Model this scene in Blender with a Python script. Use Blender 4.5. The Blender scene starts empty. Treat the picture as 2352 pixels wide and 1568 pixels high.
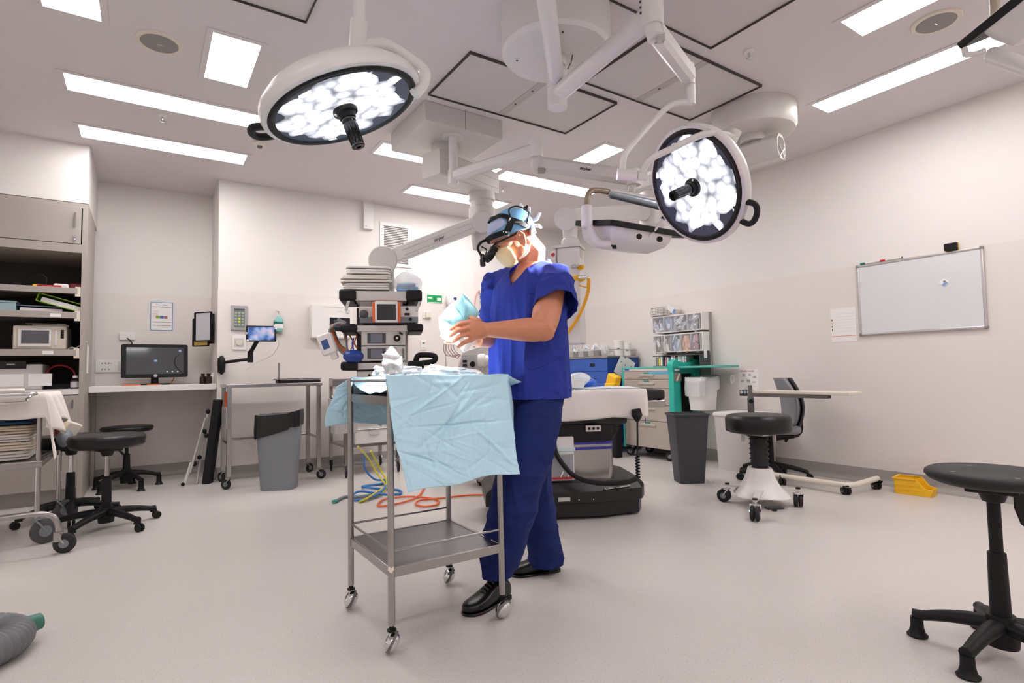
import bpy, bmesh, math, random
import numpy as np
from mathutils import Vector, Matrix, noise
PI = math.pi
SC = bpy.context.scene
COL = SC.collection
# ------------------------------------------------------------------ camera, world, exposure
FPX, YAW, PITCH, ROLL, EYE = 1272.28, 0.585664, 0.0549867, -0.019204, 1.0
_f = Vector((math.sin(YAW) * math.cos(PITCH), math.cos(YAW) * math.cos(PITCH), math.sin(PITCH)))
_r = Vector((math.cos(YAW), -math.sin(YAW), 0)); _u = _r.cross(_f)
CR = math.cos(ROLL) * _r + math.sin(ROLL) * _u
CU = -math.sin(ROLL) * _r + math.cos(ROLL) * _u
CF = _f
CO = Vector((0, 0, EYE))
cam_d = bpy.data.cameras.new('camera'); cam = bpy.data.objects.new('camera', cam_d); COL.objects.link(cam)
cam_d.sensor_width = 36; cam_d.lens = FPX * 36 / 2352; cam_d.clip_start = .05
_m = Matrix((CR, CU, -CF)).transposed().to_4x4(); _m.translation = CO
cam.matrix_world = _m
SC.camera = cam
SC.view_settings.view_transform = 'Standard'; SC.view_settings.look = 'None'
SC.view_settings.gamma = 1; SC.view_settings.exposure = 0.68; SC.view_settings.use_curve_mapping = False
wd = bpy.data.worlds.new('world'); SC.world = wd; wd.use_nodes = True
wd.node_tree.nodes['Background'].inputs[0].default_value = (1, 1, 1, 1)
wd.node_tree.nodes['Background'].inputs[1].default_value = .25
PANEL_E, LED_E = 11.0, 1.5          # brightness of the ceiling panels and of the surgical LEDs
SPOT_A, SPOT_B = 460, 1900           # watts of the two surgical lamp beams

# ------------------------------------------------------------------ measuring: a sight line cut by a plane of the room
def ray(x, y): return CR * ((x - 1176) / FPX) - CU * ((y - 784) / FPX) + CF
def az(x, y, z): d = ray(x, y); return CO + d * ((z - EYE) / d.z)
def ax(x, y, X): d = ray(x, y); return CO + d * (X / d.x)
def ay(x, y, Y): d = ray(x, y); return CO + d * (Y / d.y)
def ad(x, y, D): return CO + ray(x, y) * D

# ------------------------------------------------------------------ materials
def lin(c):
    if isinstance(c, str): c = tuple(int(c[i:i + 2], 16) / 255 for i in (0, 2, 4))
    return tuple((v / 12.92 if v <= .04045 else ((v + .055) / 1.055) ** 2.4) for v in c) + (1,)
_mats = {}
def mat(name, c, rough=.5, metal=0, var=.04, vs=6, bump=0, bs=40, spec=.5, alpha=1, trans=0, sss=0, coat=0, speck=None, aniso=None, sheen=0):
    if name in _mats: return _mats[name]
    m = bpy.data.materials.new(name); m.use_nodes = True; _mats[name] = m
    nt = m.node_tree; b = nt.nodes['Principled BSDF']; L = nt.links
    base = lin(c); b.inputs['Base Color'].default_value = base
    b.inputs['Roughness'].default_value = rough; b.inputs['Metallic'].default_value = metal
    b.inputs['Specular IOR Level'].default_value = spec; b.inputs['Alpha'].default_value = alpha
    b.inputs['Transmission Weight'].default_value = trans
    b.inputs['Coat Weight'].default_value = coat; b.inputs['Sheen Weight'].default_value = sheen
    if sss:
        b.inputs['Subsurface Weight'].default_value = sss; b.inputs['Subsurface Radius'].default_value = (1, .3, .15); b.inputs['Subsurface Scale'].default_value = .01
    tc = nt.nodes.new('ShaderNodeTexCoord')
    src = tc.outputs['Object']
    if aniso:
        mp = nt.nodes.new('ShaderNodeMapping'); mp.inputs['Scale'].default_value = aniso; L.new(src, mp.inputs[0]); src = mp.outputs[0]
    if var:
        n = nt.nodes.new('ShaderNodeTexNoise'); n.inputs['Scale'].default_value = vs; n.inputs['Detail'].default_value = 4; L.new(src, n.inputs['Vector'])
        mx = nt.nodes.new('ShaderNodeMix'); mx.data_type = 'RGBA'; mx.blend_type = 'MIX'
        mx.inputs[6].default_value = tuple(v * (1 - var) for v in base[:3]) + (1,)
        mx.inputs[7].default_value = tuple(min(1, v * (1 + var)) for v in base[:3]) + (1,)
        L.new(n.outputs['Fac'], mx.inputs[0]); out = mx.outputs[2]
        if speck:
            v = nt.nodes.new('ShaderNodeTexVoronoi'); v.inputs['Scale'].default_value = speck[0]; L.new(tc.outputs['Object'], v.inputs['Vector'])
            n2 = nt.nodes.new('ShaderNodeTexNoise'); n2.inputs['Scale'].default_value = speck[0] * .6; L.new(tc.outputs['Object'], n2.inputs['Vector'])
            ma = nt.nodes.new('ShaderNodeMath'); ma.operation = 'LESS_THAN'; ma.inputs[1].default_value = speck[1]; L.new(v.outputs['Distance'], ma.inputs[0])
            mb = nt.nodes.new('ShaderNodeMath'); mb.operation = 'GREATER_THAN'; mb.inputs[1].default_value = .56; L.new(n2.outputs['Fac'], mb.inputs[0])
            mc = nt.nodes.new('ShaderNodeMath'); mc.operation = 'MULTIPLY'; L.new(ma.outputs[0], mc.inputs[0]); L.new(mb.outputs[0], mc.inputs[1])
            m2 = nt.nodes.new('ShaderNodeMix'); m2.data_type = 'RGBA'; L.new(mc.outputs[0], m2.inputs[0]); L.new(out, m2.inputs[6]); m2.inputs[7].default_value = lin(speck[2]); out = m2.outputs[2]
        L.new(out, b.inputs['Base Color'])
    if bump:
        n = nt.nodes.new('ShaderNodeTexNoise'); n.inputs['Scale'].default_value = bs; n.inputs['Detail'].default_value = 5; L.new(src, n.inputs['Vector'])
        bp = nt.nodes.new('ShaderNodeBump'); bp.inputs['Strength'].default_value = bump; bp.inputs['Distance'].default_value = .01
        L.new(n.outputs['Fac'], bp.inputs['Height']); L.new(bp.outputs[0], b.inputs['Normal'])
    return m
def emis(name, c, s):
    if name in _mats: return _mats[name]
    m = bpy.data.materials.new(name); m.use_nodes = True; _mats[name] = m
    b = m.node_tree.nodes['Principled BSDF']; b.inputs['Base Color'].default_value = lin(c)
    b.inputs['Emission Color'].default_value = lin(c); b.inputs['Emission Strength'].default_value = s
    return m
WALL = mat('wall_paint', 'e6e0dd', .55, var=.012, vs=1.5, bump=.02, bs=120)
CEIL = mat('ceiling_paint', 'dcd5d6', .7, var=.01, vs=1.2)
VINYL = mat('wall_vinyl', 'e3dbd7', .35, var=.012, vs=1.5)
FLOOR = mat('speckled_vinyl', 'd0c9c5', .28, var=.03, vs=2.2, speck=(230, .26, '8f8680'), bump=.015, bs=30, spec=.4)
SKIRT = mat('grey_skirting', 'a09a96', .45, var=.03)
WHITE = mat('white_enamel', 'e6e1df', .35, var=.015)
WPLAST = mat('white_plastic', 'e9e5e2', .4, var=.015)
CREAM = mat('cream_plastic', 'e0d6c8', .45, var=.02)
GREYM = mat('grey_metal_panel', 'b9b2ad', .5, var=.03, vs=9)
LAM = mat('grey_laminate', 'a89f98', .45, var=.04, vs=12, aniso=(8, 8, .8))
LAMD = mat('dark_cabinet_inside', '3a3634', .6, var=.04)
STEEL = mat('brushed_steel', 'aca8a6', .27, 1, var=.07, vs=30, aniso=(1, 1, .1))
STEELP = mat('steel_sheet', '7c7a7b', .38, 1, var=.06, vs=25, aniso=(.15, 4, 1))
CHROME = mat('chrome', 'dcdcde', .1, 1, var=.02)
BLACK = mat('black_plastic', '111112', .5, var=.1, spec=.3)
BLACKG = mat('black_gloss', '101011', .12, var=.05)
VINYLB = mat('black_vinyl', '0f0f11', .36, spec=.4, var=.1, vs=14, bump=.06, bs=160)
RUBBER = mat('dark_rubber', '1d1c1e', .65, var=.08)
GREYP = mat('grey_plastic', '7e8288', .5, var=.04)
DGREY = mat('dark_grey', '4c4b4e', .5, var=.05)
SCREEN = mat('dark_screen', '34363a', .12, var=.05)
PAPER = mat('paper', 'efebe9', .7, var=.02)
CLOTHW = mat('white_linen', 'e8e0da', .85, var=.03, vs=20, bump=.15, bs=220)
BLUE = mat('blue_laminate', '2c57ad', .4, var=.04)
BLUED = mat('dark_blue_laminate', '173f92', .45, var=.04)
TEAL = mat('teal_plastic', '2fb6a6', .4, var=.03)
TAUPE = mat('taupe_drawer', 'b3a89f', .45, var=.03)
YELLOW = mat('yellow_plastic', 'f0b91a', .4, var=.05)
ORANGE = mat('orange_plastic', 'e8682a', .45, var=.04)
RED = mat('red_plastic', 'b3232a', .45, var=.05)
GREEN = mat('green_plastic', '9ac32b', .45, var=.05)
LTGREY = mat('light_grey_plastic', 'cfcac6', .45, var=.02)
LEDP = emis('light_panel', 'fffcfa', PANEL_E)

# ------------------------------------------------------------------ mesh building
class MB:
    def __init__(s): s.bm = bmesh.new(); s.mi = 0
    def _add(s, vs, fs):
        bv = [s.bm.verts.new(v) for v in vs]
        for f in fs:
            try: s.bm.faces.new([bv[i] for i in f]).material_index = s.mi
            except ValueError: pass
        return bv
    def m(s, i): s.mi = i; return s
    def box(s, c, d, rot=None):
        c = Vector(c); h = Vector(d) / 2; R = rot if isinstance(rot, Matrix) else (Matrix.Rotation(rot, 3, 'Z') if rot else Matrix.Identity(3))
        vs = [c + R @ Vector((x * h.x, y * h.y, z * h.z)) for z in (-1, 1) for y in (-1, 1) for x in (-1, 1)]
        s._add(vs, [(0, 2, 3, 1), (4, 5, 7, 6), (0, 1, 5, 4), (1, 3, 7, 5), (3, 2, 6, 7), (2, 0, 4, 6)]); return s
    def bb(s, x0, x1, y0, y1, z0, z1): return s.box(((x0 + x1) / 2, (y0 + y1) / 2, (z0 + z1) / 2), (abs(x1 - x0), abs(y1 - y0), abs(z1 - z0)))
    def loft(s, rings, cap=True, closed=True):
        n = len(rings[0]); bv = [[s.bm.verts.new(p) for p in r] for r in rings]
        for a, b in zip(bv[:-1], bv[1:]):
            for i in range(n if closed else n - 1):
                j = (i + 1) % n
                try: s.bm.faces.new((a[i], a[j], b[j], b[i])).material_index = s.mi
                except ValueError: pass
        if cap and closed:
            for r, rev in ((bv[0], True), (bv[-1], False)):
                try: s.bm.faces.new(list(reversed(r)) if rev else r).material_index = s.mi
                except ValueError: pass
        return s
    def cyl(s, p0, p1, r0, r1=None, n=24, cap=True):
        p0, p1 = Vector(p0), Vector(p1); d = (p1 - p0).normalized(); a = d.orthogonal().normalized(); b = d.cross(a)
        r1 = r0 if r1 is None else r1
        ring = lambda p, r: [p + (a * math.cos(t) + b * math.sin(t)) * r for t in (2 * PI * i / n for i in range(n))]
        return s.loft([ring(p0, max(r0, 1e-4)), ring(p1, max(r1, 1e-4))], cap)
    def lathe(s, prof, o=(0, 0, 0), ax=(0, 0, 1), n=32, k=1):
        prof = [(r * k, z * k) for r, z in prof]
        o = Vector(o); d = Vector(ax).normalized(); a = d.orthogonal().normalized(); b = d.cross(a)
        return s.loft([[o + d * z + (a * math.cos(t) + b * math.sin(t)) * max(r, 1e-4) for t in (2 * PI * i / n for i in range(n))] for r, z in prof])
    def tube(s, pts, r, n=10, res=0, closed=False):
        pts = [Vector(p) for p in pts]
        if res: pts = spline(pts, res, closed)
        N = len(pts); t0 = None; rings = []
        for i, p in enumerate(pts):
            if closed: t = pts[(i + 1) % N] - pts[i - 1]
            else: t = pts[min(i + 1, N - 1)] - pts[max(i - 1, 0)]
            if t.length < 1e-9: t = Vector((0, 0, 1))
            t.normalize()
            if t0 is None: a = t.orthogonal().normalized()
            else: a = (a - t * a.dot(t)); a = a.normalized() if a.length > 1e-6 else t.orthogonal().normalized()
            b = t.cross(a); t0 = t
            rr = r[i] if isinstance(r, (list, tuple)) and len(r) == N else (r(i / (N - 1)) if callable(r) else r)
            rings.append([p + (a * math.cos(u) + b * math.sin(u)) * rr for u in (2 * PI * k / n for k in range(n))])
        if closed: rings.append(rings[0]); return s.loft(rings, False)
        return s.loft(rings)
    def ball(s, c, r, n=20, m=12, rot=None):
        c = Vector(c); R = (r, r, r) if not isinstance(r, (tuple, list, Vector)) else r; rings = []
        for j in range(m + 1):
            ph = -PI / 2 + PI * j / m; q = max(math.cos(ph), 1e-3); ring = []
            for i in range(n):
                t = 2 * PI * i / n; v = Vector((R[0] * q * math.cos(t), R[1] * q * math.sin(t), R[2] * math.sin(ph)))
                ring.append(c + (rot @ v if rot else v))
            rings.append(ring)
        return s.loft(rings)
    def prism(s, poly, a, b, M=None):
        """polygon of (u,v) extruded from w=a to w=b; M maps (u,v,w) to space"""
        M = M or Matrix.Identity(4)
        return s.loft([[M @ Vector((u, v, a)) for u, v in poly], [M @ Vector((u, v, b)) for u, v in poly]])
    def grid(s, fn, nu, nv):
        bv = [[s.bm.verts.new(fn(i / nu, j / nv)) for i in range(nu + 1)] for j in range(nv + 1)]
        for j in range(nv):
            for i in range(nu): s.bm.faces.new((bv[j][i], bv[j][i + 1], bv[j + 1][i + 1], bv[j + 1][i])).material_index = s.mi
        return s
    def build(s, name, mats, parent=None, bevel=0, seg=2, sharp=35, solid=0, sub=0, origin=None):
        bmesh.ops.recalc_face_normals(s.bm, faces=s.bm.faces)
        if origin is not None: bmesh.ops.translate(s.bm, verts=s.bm.verts, vec=-Vector(origin))
        me = bpy.data.meshes.new(name); s.bm.to_mesh(me); s.bm.free()
        for mm in (mats if isinstance(mats, (list, tuple)) else [mats]): me.materials.append(mm)
        for p in me.polygons: p.use_smooth = True
        if sharp < 180: me.set_sharp_from_angle(angle=math.radians(sharp))
        o = bpy.data.objects.new(name, me); COL.objects.link(o)
        if origin is not None: o.location = origin
        if parent: o.parent = parent
        if solid: md = o.modifiers.new('solid', 'SOLIDIFY'); md.thickness = solid; md.offset = 0
        if sub: md = o.modifiers.new('sub', 'SUBSURF'); md.levels = md.render_levels = sub
        if bevel: md = o.modifiers.new('bevel', 'BEVEL'); md.width = bevel; md.segments = seg; md.limit_method = 'ANGLE'; md.angle_limit = math.radians(40); md.harden_normals = False
        return o
def spline(pts, res=8, closed=False):
    N = len(pts); out = []
    for i in range(N if closed else N - 1):
        if closed: p0, p1, p2, p3 = pts[i - 1], pts[i], pts[(i + 1) % N], pts[(i + 2) % N]
        else: p0, p1, p2, p3 = pts[max(i - 1, 0)], pts[i], pts[i + 1], pts[min(i + 2, N - 1)]
        for k in range(res):
            t = k / res
            out.append(.5 * ((2 * p1) + (p2 - p0) * t + (2 * p0 - 5 * p1 + 4 * p2 - p3) * t * t + (3 * p1 - p0 - 3 * p2 + p3) * t ** 3))
    if not closed: out.append(pts[-1].copy())
    return out
def tag(o, label, cat, group=None, kind=None):
    o['label'] = label; o['category'] = cat
    if group: o['group'] = group
    if kind: o['kind'] = kind
    return o
def thing(name, label, cat, loc=(0, 0, 0), rz=0, group=None):
    o = bpy.data.objects.new(name, None); COL.objects.link(o); o.location = loc; o.rotation_euler = (0, 0, rz)
    o.empty_display_size = .1
    return tag(o, label, cat, group)
def dup(root, loc, rz, label, group=None):
    def cp(o, par):
        c = o.copy(); COL.objects.link(c)
        if par: c.parent = par
        for ch in o.children: cp(ch, c)
        return c
    r = cp(root, None); r.location = loc; r.rotation_euler = (0, 0, rz); r['label'] = label
    if group: r['group'] = group
    return r
def struct(name, mb, m, **k): o = mb.build(name, m, **k); o['kind'] = 'structure'; return o
def frame(origin, normal, up=(0, 0, 1)):
    """matrix whose z is the surface normal, y as near to up as possible"""
    n = Vector(normal).normalized(); x = Vector(up).cross(n).normalized(); y = n.cross(x)
    M = Matrix((x, y, n)).transposed().to_4x4(); M.translation = origin; return M
def text(name, body, size, M, m, parent=None, align='CENTER', depth=.0006, shear=0):
    c = bpy.data.curves.new('t', 'FONT'); c.body = body; c.size = size; c.align_x = align; c.align_y = 'CENTER'; c.extrude = depth; c.shear = shear; c.offset = size * .018
    t = bpy.data.objects.new('t', c); COL.objects.link(t)
    dg = bpy.context.evaluated_depsgraph_get(); dg.update()
    me = bpy.data.meshes.new_from_object(t.evaluated_get(dg)); bpy.data.objects.remove(t)
    me.transform(M); me.materials.clear(); me.materials.append(m); me.name = name
    o = bpy.data.objects.new(name, me); COL.objects.link(o)
    if parent: o.parent = parent
    return o
def rrect(w, h, r, n=5):
    out = []
    for cx_, cy_, a0 in ((w / 2 - r, h / 2 - r, 0), (-w / 2 + r, h / 2 - r, PI / 2), (-w / 2 + r, -h / 2 + r, PI), (w / 2 - r, -h / 2 + r, 1.5 * PI)):
        for i in range(n + 1): a = a0 + PI / 2 * i / n; out.append((cx_ + r * math.cos(a), cy_ + r * math.sin(a)))
    return out
# ------------------------------------------------------------------ the room
RX, RY, RZ = 5.2, 6.2, 3.0
AX0, AX1, AY = -.42, .6, 6.87          # alcove with the desk
XL, YF = -2.2, -1.6
struct('floor', MB().bb(XL - .1, RX + .1, YF - .1, AY + .1, -.05, 0), FLOOR)
struct('ceiling', MB().bb(XL - .1, RX + .1, YF - .1, AY + .1, RZ, RZ + .05), CEIL)
struct('wall_right', MB().bb(RX, RX + .1, YF, RY, 0, RZ), WALL)
struct('wall_back', MB().bb(AX1, RX, RY, RY + .77, 0, RZ), WALL)
struct('wall_alcove', MB().bb(AX0 - 1.8, AX1 + .05, AY, AY + .1, 0, RZ), WALL)
struct('wall_bulkhead', MB().bb(XL, AX0, 5.84, AY, 2.495, RZ), WALL)
struct('wall_left', MB().bb(XL - .1, XL, YF, AY, 0, RZ), WALL)
struct('wall_front', MB().bb(XL, RX, YF - .1, YF, 0, RZ), WALL)
D = 1.876
struct('trim_1', MB().bb(RX - .004, RX, YF, RY, .1, D), VINYL)
struct('trim_2', MB().bb(AX1, 3.53, RY - .004, RY, .1, D), VINYL)
struct('trim_3', MB().bb(AX0, AX1, AY - .004, AY, .1, D), VINYL)
struct('trim_4', MB().bb(AX1 - .004, AX1, RY, AY, .1, D), VINYL)
struct('trim_5', MB().bb(4.42, RX, RY - .004, RY, .1, D), VINYL)
d1 = struct('door_1', MB().bb(3.53, 4.42, RY - .012, RY, .02, 2.283), VINYL, bevel=.003)
def cove(name, p, q, nrm):
    p, q, nrm = Vector(p), Vector(q), Vector(nrm); prof = [(.0, .118), (.006, .118), (.007, .05)] + [(.007 + .045 * (1 - math.cos(a)), .05 - .047 * math.sin(a)) for a in [PI / 2 * i / 6 for i in range(1, 7)]] + [(.08, .0005), (0, .0005)]
    struct(name, MB().loft([[p + nrm * u + Vector((0, 0, v)) for u, v in prof], [q + nrm * u + Vector((0, 0, v)) for u, v in prof]]), SKIRT)
cove('baseboard_right', (RX, YF, 0), (RX, RY, 0), (-1, 0, 0))
cove('baseboard_back', (AX1, RY, 0), (RX, RY, 0), (0, -1, 0))
cove('baseboard_alcove', (AX0, AY, 0), (AX1, AY, 0), (0, -1, 0))
cove('baseboard_side', (AX1, RY, 0), (AX1, AY, 0), (-1, 0, 0))

# ------------------------------------------------------------------ ceiling lights
def ceiling_light(x0, x1, y0, y1, label):
    cx_, cy_ = (x0 + x1) / 2, (y0 + y1) / 2
    t = thing('ceiling_light', label, 'ceiling light', (cx_, cy_, RZ), 0, 'recessed ceiling light panels')
    w, d = x1 - x0, y1 - y0; b = .035; f = MB()
    for s in (-1, 1):
        f.bb(-w / 2 - b, w / 2 + b, s * d / 2, s * (d / 2 + b), -.006, -.0005); f.bb(s * w / 2, s * (w / 2 + b), -d / 2, d / 2, -.006, -.0005)
    f.build('frame', CEIL, t)
    MB().bb(-w / 2, w / 2, -d / 2, d / 2, -.0035, -.0008).build('diffuser', LEDP, t)
    return t
LIGHTS = [(-.47, .73, 4.50, 4.755, 'long light panel behind the left surgical lamp, above the desk alcove'),
 (-.46, .742, 5.38, 5.64, 'long light panel nearest the cabinet bulkhead at the far left'),
 (.302, .558, 3.52, 4.095, 'short light panel beside the round speaker at the left'),
 (-.482, -.23, 3.14, 3.735, 'short light panel cut by the top left corner of the photo'),
 (1.692, 2.9, 4.498, 4.755, 'light panel half hidden by the square ceiling mount'),
 (2.345, 3.565, 5.39, 5.645, 'farthest light panel, above the man in the blue cap'),
 (2.972, 4.205, 4.515, 4.757, 'long light panel behind the arm with black lettering'),
 (3.365, 3.6, 3.527, 4.08, 'short light panel between the ventilation grille and the right surgical lamp'),
 (4.23, 4.47, .96, 2.16, 'long light panel closest to the whiteboard wall'),
 (3.347, 3.604, .32, 1.52, 'long light panel at the top right beside a round speaker')]
for a in LIGHTS: ceiling_light(*a)
# added panels out of view, to brighten the surfaces facing the camera
for a in [(-.47, .73, -.3, -.045, 'added unseen light panel over the photographer, left of centre'), (1.6, 2.8, -.6, -.345, 'added unseen light panel over the photographer, right of centre'), (3.2, 4.4, -1.0, -.745, 'added unseen light panel behind the photographer, far right'), (-1.9, -.7, .9, 1.155, 'added unseen light panel behind the photographer, far left')]:
    ceiling_light(*a)

# ------------------------------------------------------------------ laminar flow grilles
PERF = mat('perforated_grille', 'cfc9c7', .55, 0, var=.05, vs=200)
DKT = mat('dark_trim', '4a4542', .5, .4, var=.04)
def grille(x0, x1, y0, y1, xm, label):
    t = thing('air_grille', label, 'air grille', ((x0 + x1) / 2, (y0 + y1) / 2, RZ), 0, 'laminar flow ceiling grilles')
    w, d = x1 - x0, y1 - y0; f = MB()
    for s in (-1, 1):
        f.bb(-w / 2 - .006, w / 2 + .006, s * d / 2, s * (d / 2 + .006), -.02, -.0005); f.bb(s * w / 2, s * (w / 2 + .006), -d / 2, d / 2, -.02, -.0005)
    f.build('frame', DKT, t)
    MB().bb(-w / 2, w / 2, -d / 2, d / 2, -.008, -.001).build('face', PERF, t)
    if xm is not None:
        xo = xm - (x0 + x1) / 2
        MB().bb(xo - .03, xo + .03, -d / 2, d / 2, -.011, -.0075).build('divider', GREYM, t)
        for yy in (-.12, .1): MB().cyl((xo, yy, -.013), (xo, yy, -.01), .008, n=12).build('screw', DKT, t)
grille(1.665, 2.908, 2.915, 3.515, 2.27, 'grey grille between the round lamp mount and the square ceiling mount')
grille(2.5, 3.61, 2.19, 2.805, 3.02, 'grey grille behind the right lamp arm and its hanging tube')
grille(1.665, 2.905, 1.47, 2.08, None, 'grey grille cut by the top edge, right of the round mount')
grille(-.52, .725, 2.53, 3.13, None, 'grey grille cut by the top edge, left of the left lamp post')

# ------------------------------------------------------------------ small ceiling fittings
def speaker(x, y, label):
    t = thing('ceiling_speaker', label, 'speaker', (x, y, RZ), 0, 'round ceiling speakers')
    MB().lathe([(0, -.001), (.125, -.001), (.12, -.008), (.1, -.009), (0, -.009)]).build('rim', CREAM, t)
    MB().lathe([(0, -.008), (.1, -.008), (.095, -.012), (0, -.014)]).build('mesh_cover', mat('speaker_mesh', '8f8a89', .6, var=.06, vs=300), t)
    MB().box((0, 0, -.0145), (.03, .008, .002)).build('badge', CHROME, t)
speaker(.045, 3.805, 'round grey speaker in the ceiling at the left'); speaker(3.836, 1.224, 'round grey speaker in the ceiling at the top right')
def sprinkler(x, y, label):
    t = thing('sprinkler', label, 'sprinkler', (x, y, RZ), 0, 'ceiling sprinklers')
    MB().lathe([(0, -.0005), (.035, -.001), (.028, -.01), (0, -.012)], n=20).build('escutcheon', WHITE, t)
    MB().cyl((0, 0, -.01), (0, 0, -.045), .009, .006, n=10).build('nozzle', CHROME, t)
    MB().lathe([(0, -.044), (.02, -.045), (0, -.05)], n=16).build('deflector', CHROME, t)
sprinkler(.084, 4.88, 'small sprinkler between the two long left light panels'); sprinkler(3.165, 1.99, 'small sprinkler beside the top right grille'); sprinkler(3.208, 4.957, 'small sprinkler above the man, near the farthest light panel')
t = thing('smoke_detector', 'round cream smoke detector on the ceiling below the left lamp', 'smoke detector', (.79, 5.03, RZ))
MB().lathe([(0, -.0005), (.055, -.001), (.052, -.02), (.03, -.035), (0, -.036)]).build('body', CREAM, t)
MB().lathe([(0, -.035), (.022, -.036), (.018, -.05), (0, -.051)], n=20).build('sensor', DGREY, t)

# ------------------------------------------------------------------ wall fittings
def plate(name, label, cat, o, nrm, w, h, d=.012, m=WPLAST, r=.006, group=None):
    """thin moulded plate on a wall; returns thing and its frame matrix (z = out of the wall)"""
    t = thing(name, label, cat, o, 0, group); M = frame((0, 0, 0), nrm)
    MB().prism(rrect(w, h, r), .0008, d, M).build('body', m, t, bevel=min(.002, d * .3))
    return t, M
def mbox(M, c, d): # box in frame coordinates, returns MB
    return MB().box(M @ Vector(c), d, M.to_3x3())
NB, NR, NA, NS = (0, -1, 0), (-1, 0, 0), (0, -1, 0), (-1, 0, 0)
yb = RY - .004
# control panel
t, M = plate('control_panel', 'grey wall control panel with lit touch buttons beside the wall corner', 'control panel', (.79, yb, 1.6), NB, .152, .25, .02, mat('panel_grey', 'a9a7a8', .4, .2))
mbox(M, (0, 0, .021), (.1, .19, .003)).build('display', mat('lcd_green', '6f7c74', .3, var=.1, vs=60), t)
for i in range(5):
    for j in range(3): mbox(M, (-.032 + .032 * j, .05 - .03 * i, .0235), (.022, .016, .002)).build('button', mat('lcd_key', 'a8b0a5', .4) if not (i in (2, 3) and j == 1) else mat('lcd_lit', 'd7e04a', .4), t)
mbox(M, (0, .083, .0235), (.09, .014, .002)).build('header', DGREY, t)
# switch plate
t, M = plate('switch_plate', 'square white wall plate with a round dial below the control panel', 'wall switch', (.79, yb, 1.35), NB, .125, .145)
mbox(M, (0, .0, .013), (.085, .085, .003)).build('insert', LTGREY, t)
MB().cyl(M @ Vector((0, 0, .014)), M @ Vector((0, 0, .022)), .028).build('dial', CREAM, t)
# sanitiser
t = thing('sanitiser_dispenser', 'clear pump bottle of teal hand sanitiser on the wall above the tablet', 'dispenser', (1.16, yb - .045, 1.47))
MB().bb(-.045, .045, .03, .044, -.02, .12).build('bracket', CHROME, t)
MB().lathe([(.0, 0), (.038, 0), (.04, .01), (.04, .12), (.03, .14), (.014, .16), (0, .16)]).build('bottle', mat('sanitiser', '8fd6cc', .15, var=.08, alpha=.75), t)
MB().lathe([(.0405, .03), (.0412, .03), (.0412, .1), (.0405, .1)]).build('bottle_label', PAPER, t)
MB().lathe([(.0415, .075), (.0425, .075), (.0425, .1), (.0415, .1)]).build('label_band', mat('deep_teal', '0d6a62', .5), t)
MB().cyl((0, 0, .155), (0, 0, .2), .012).box((-.01, -.012, .215), (.03, .06, .015)).cyl((0, 0, .2), (0, 0, .225), .006).build('pump', WPLAST, t)
# white wall machine
t, M = plate('wall_monitor_unit', 'big white wall unit with a small dark screen left of the equipment tower', 'wall unit', (1.70, yb, 1.585), NB, .44, .37, .1, WPLAST, .02)
mbox(M, (.08, -.03, .101), (.22, .15, .004)).build('screen_bezel', BLACK, t)
mbox(M, (.07, -.02, .1035), (.12, .08, .002)).build('screen', mat('blue_dark_screen', '3b4a63', .2, var=.2), t)
mbox(M, (.05, .16, .101), (.3, .004, .003)).build('slot', LTGREY, t)
MB().cyl(M @ Vector((.17, .12, .1)), M @ Vector((.17, .12, .115)), .022).build('knob', LTGREY, t)
mbox(M, (0, -.172, .06), (.42, .012, .1)).build('lower_lip', LTGREY, t)
text('lettering', 'M I T E L', .018, M @ Matrix.Translation((.09, .115, .1005)), LTGREY, t)
# box high on the wall
t, M = plate('junction_box', 'tall white box high on the back wall left of the vent', 'wall box', (2.128, RY, 2.84), NB, .115, .33, .055, WHITE, .01)
MB().cyl(M @ Vector((-.035, -.135, .055)), M @ Vector((-.035, -.135, .058)), .007, n=12).build('lock', CHROME, t)
# vent
t, M = plate('wall_vent', 'white louvred air vent behind the boom arm on the back wall', 'vent', (2.475, RY, 2.535), NB, .4, .52, .012, WHITE, .004)
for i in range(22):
    mbox(M, (0, -.212 + .0202 * i, .014), (.3, .0085, .006)).build('slat_shade', mat('vent_shadow', '6a6563', .6), t)  # dark strips paint the shade between the louvres
# exit sign (green emergency sign)
t, M = plate('exit_sign', 'small green and white sign on the back wall right of the equipment tower', 'sign', (2.975, yb, 1.917), NB, .2, .1, .003, mat('sign_green', '159a52', .5), .002)
mbox(M, (-.065, .012, .0035), (.055, .015, .001)).build('symbol', PAPER, t)
mbox(M, (.06, 0, .0035), (.055, .036, .001)).build('panel', PAPER, t)
mbox(M, (0, -.042, .0035), (.19, .006, .001)).build('stripe', PAPER, t)
mbox(M, (0, .0, .0035), (.02, .045, .001)).build('figure', mat('sign_dark', '0d6e3b', .5), t)
# switches right of the tower
t, M = plate('switch_plate', 'white wall socket plate with a raised cream cover right of the tower', 'wall switch', (2.865, yb, 1.717), NB, .1, .085)
mbox(M, (.012, 0, .025), (.07, .065, .03)).build('cover', CREAM, t)
t, M = plate('wall_socket', 'small white wall socket plate low on the wall right of the tower', 'wall socket', (2.815, yb, 1.35), NB, .075, .12)
mbox(M, (0, .02, .013), (.03, .012, .003)).build('socket_slots', DGREY, t)
mbox(M, (0, -.035, .013), (.05, .012, .004)).build('rocker', LTGREY, t)
t, M = plate('red_cabinet', 'red wall box partly hidden behind the equipment tower', 'wall box', (2.52, yb, 1.36), NB, .14, .28, .06, RED, .008)
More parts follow.
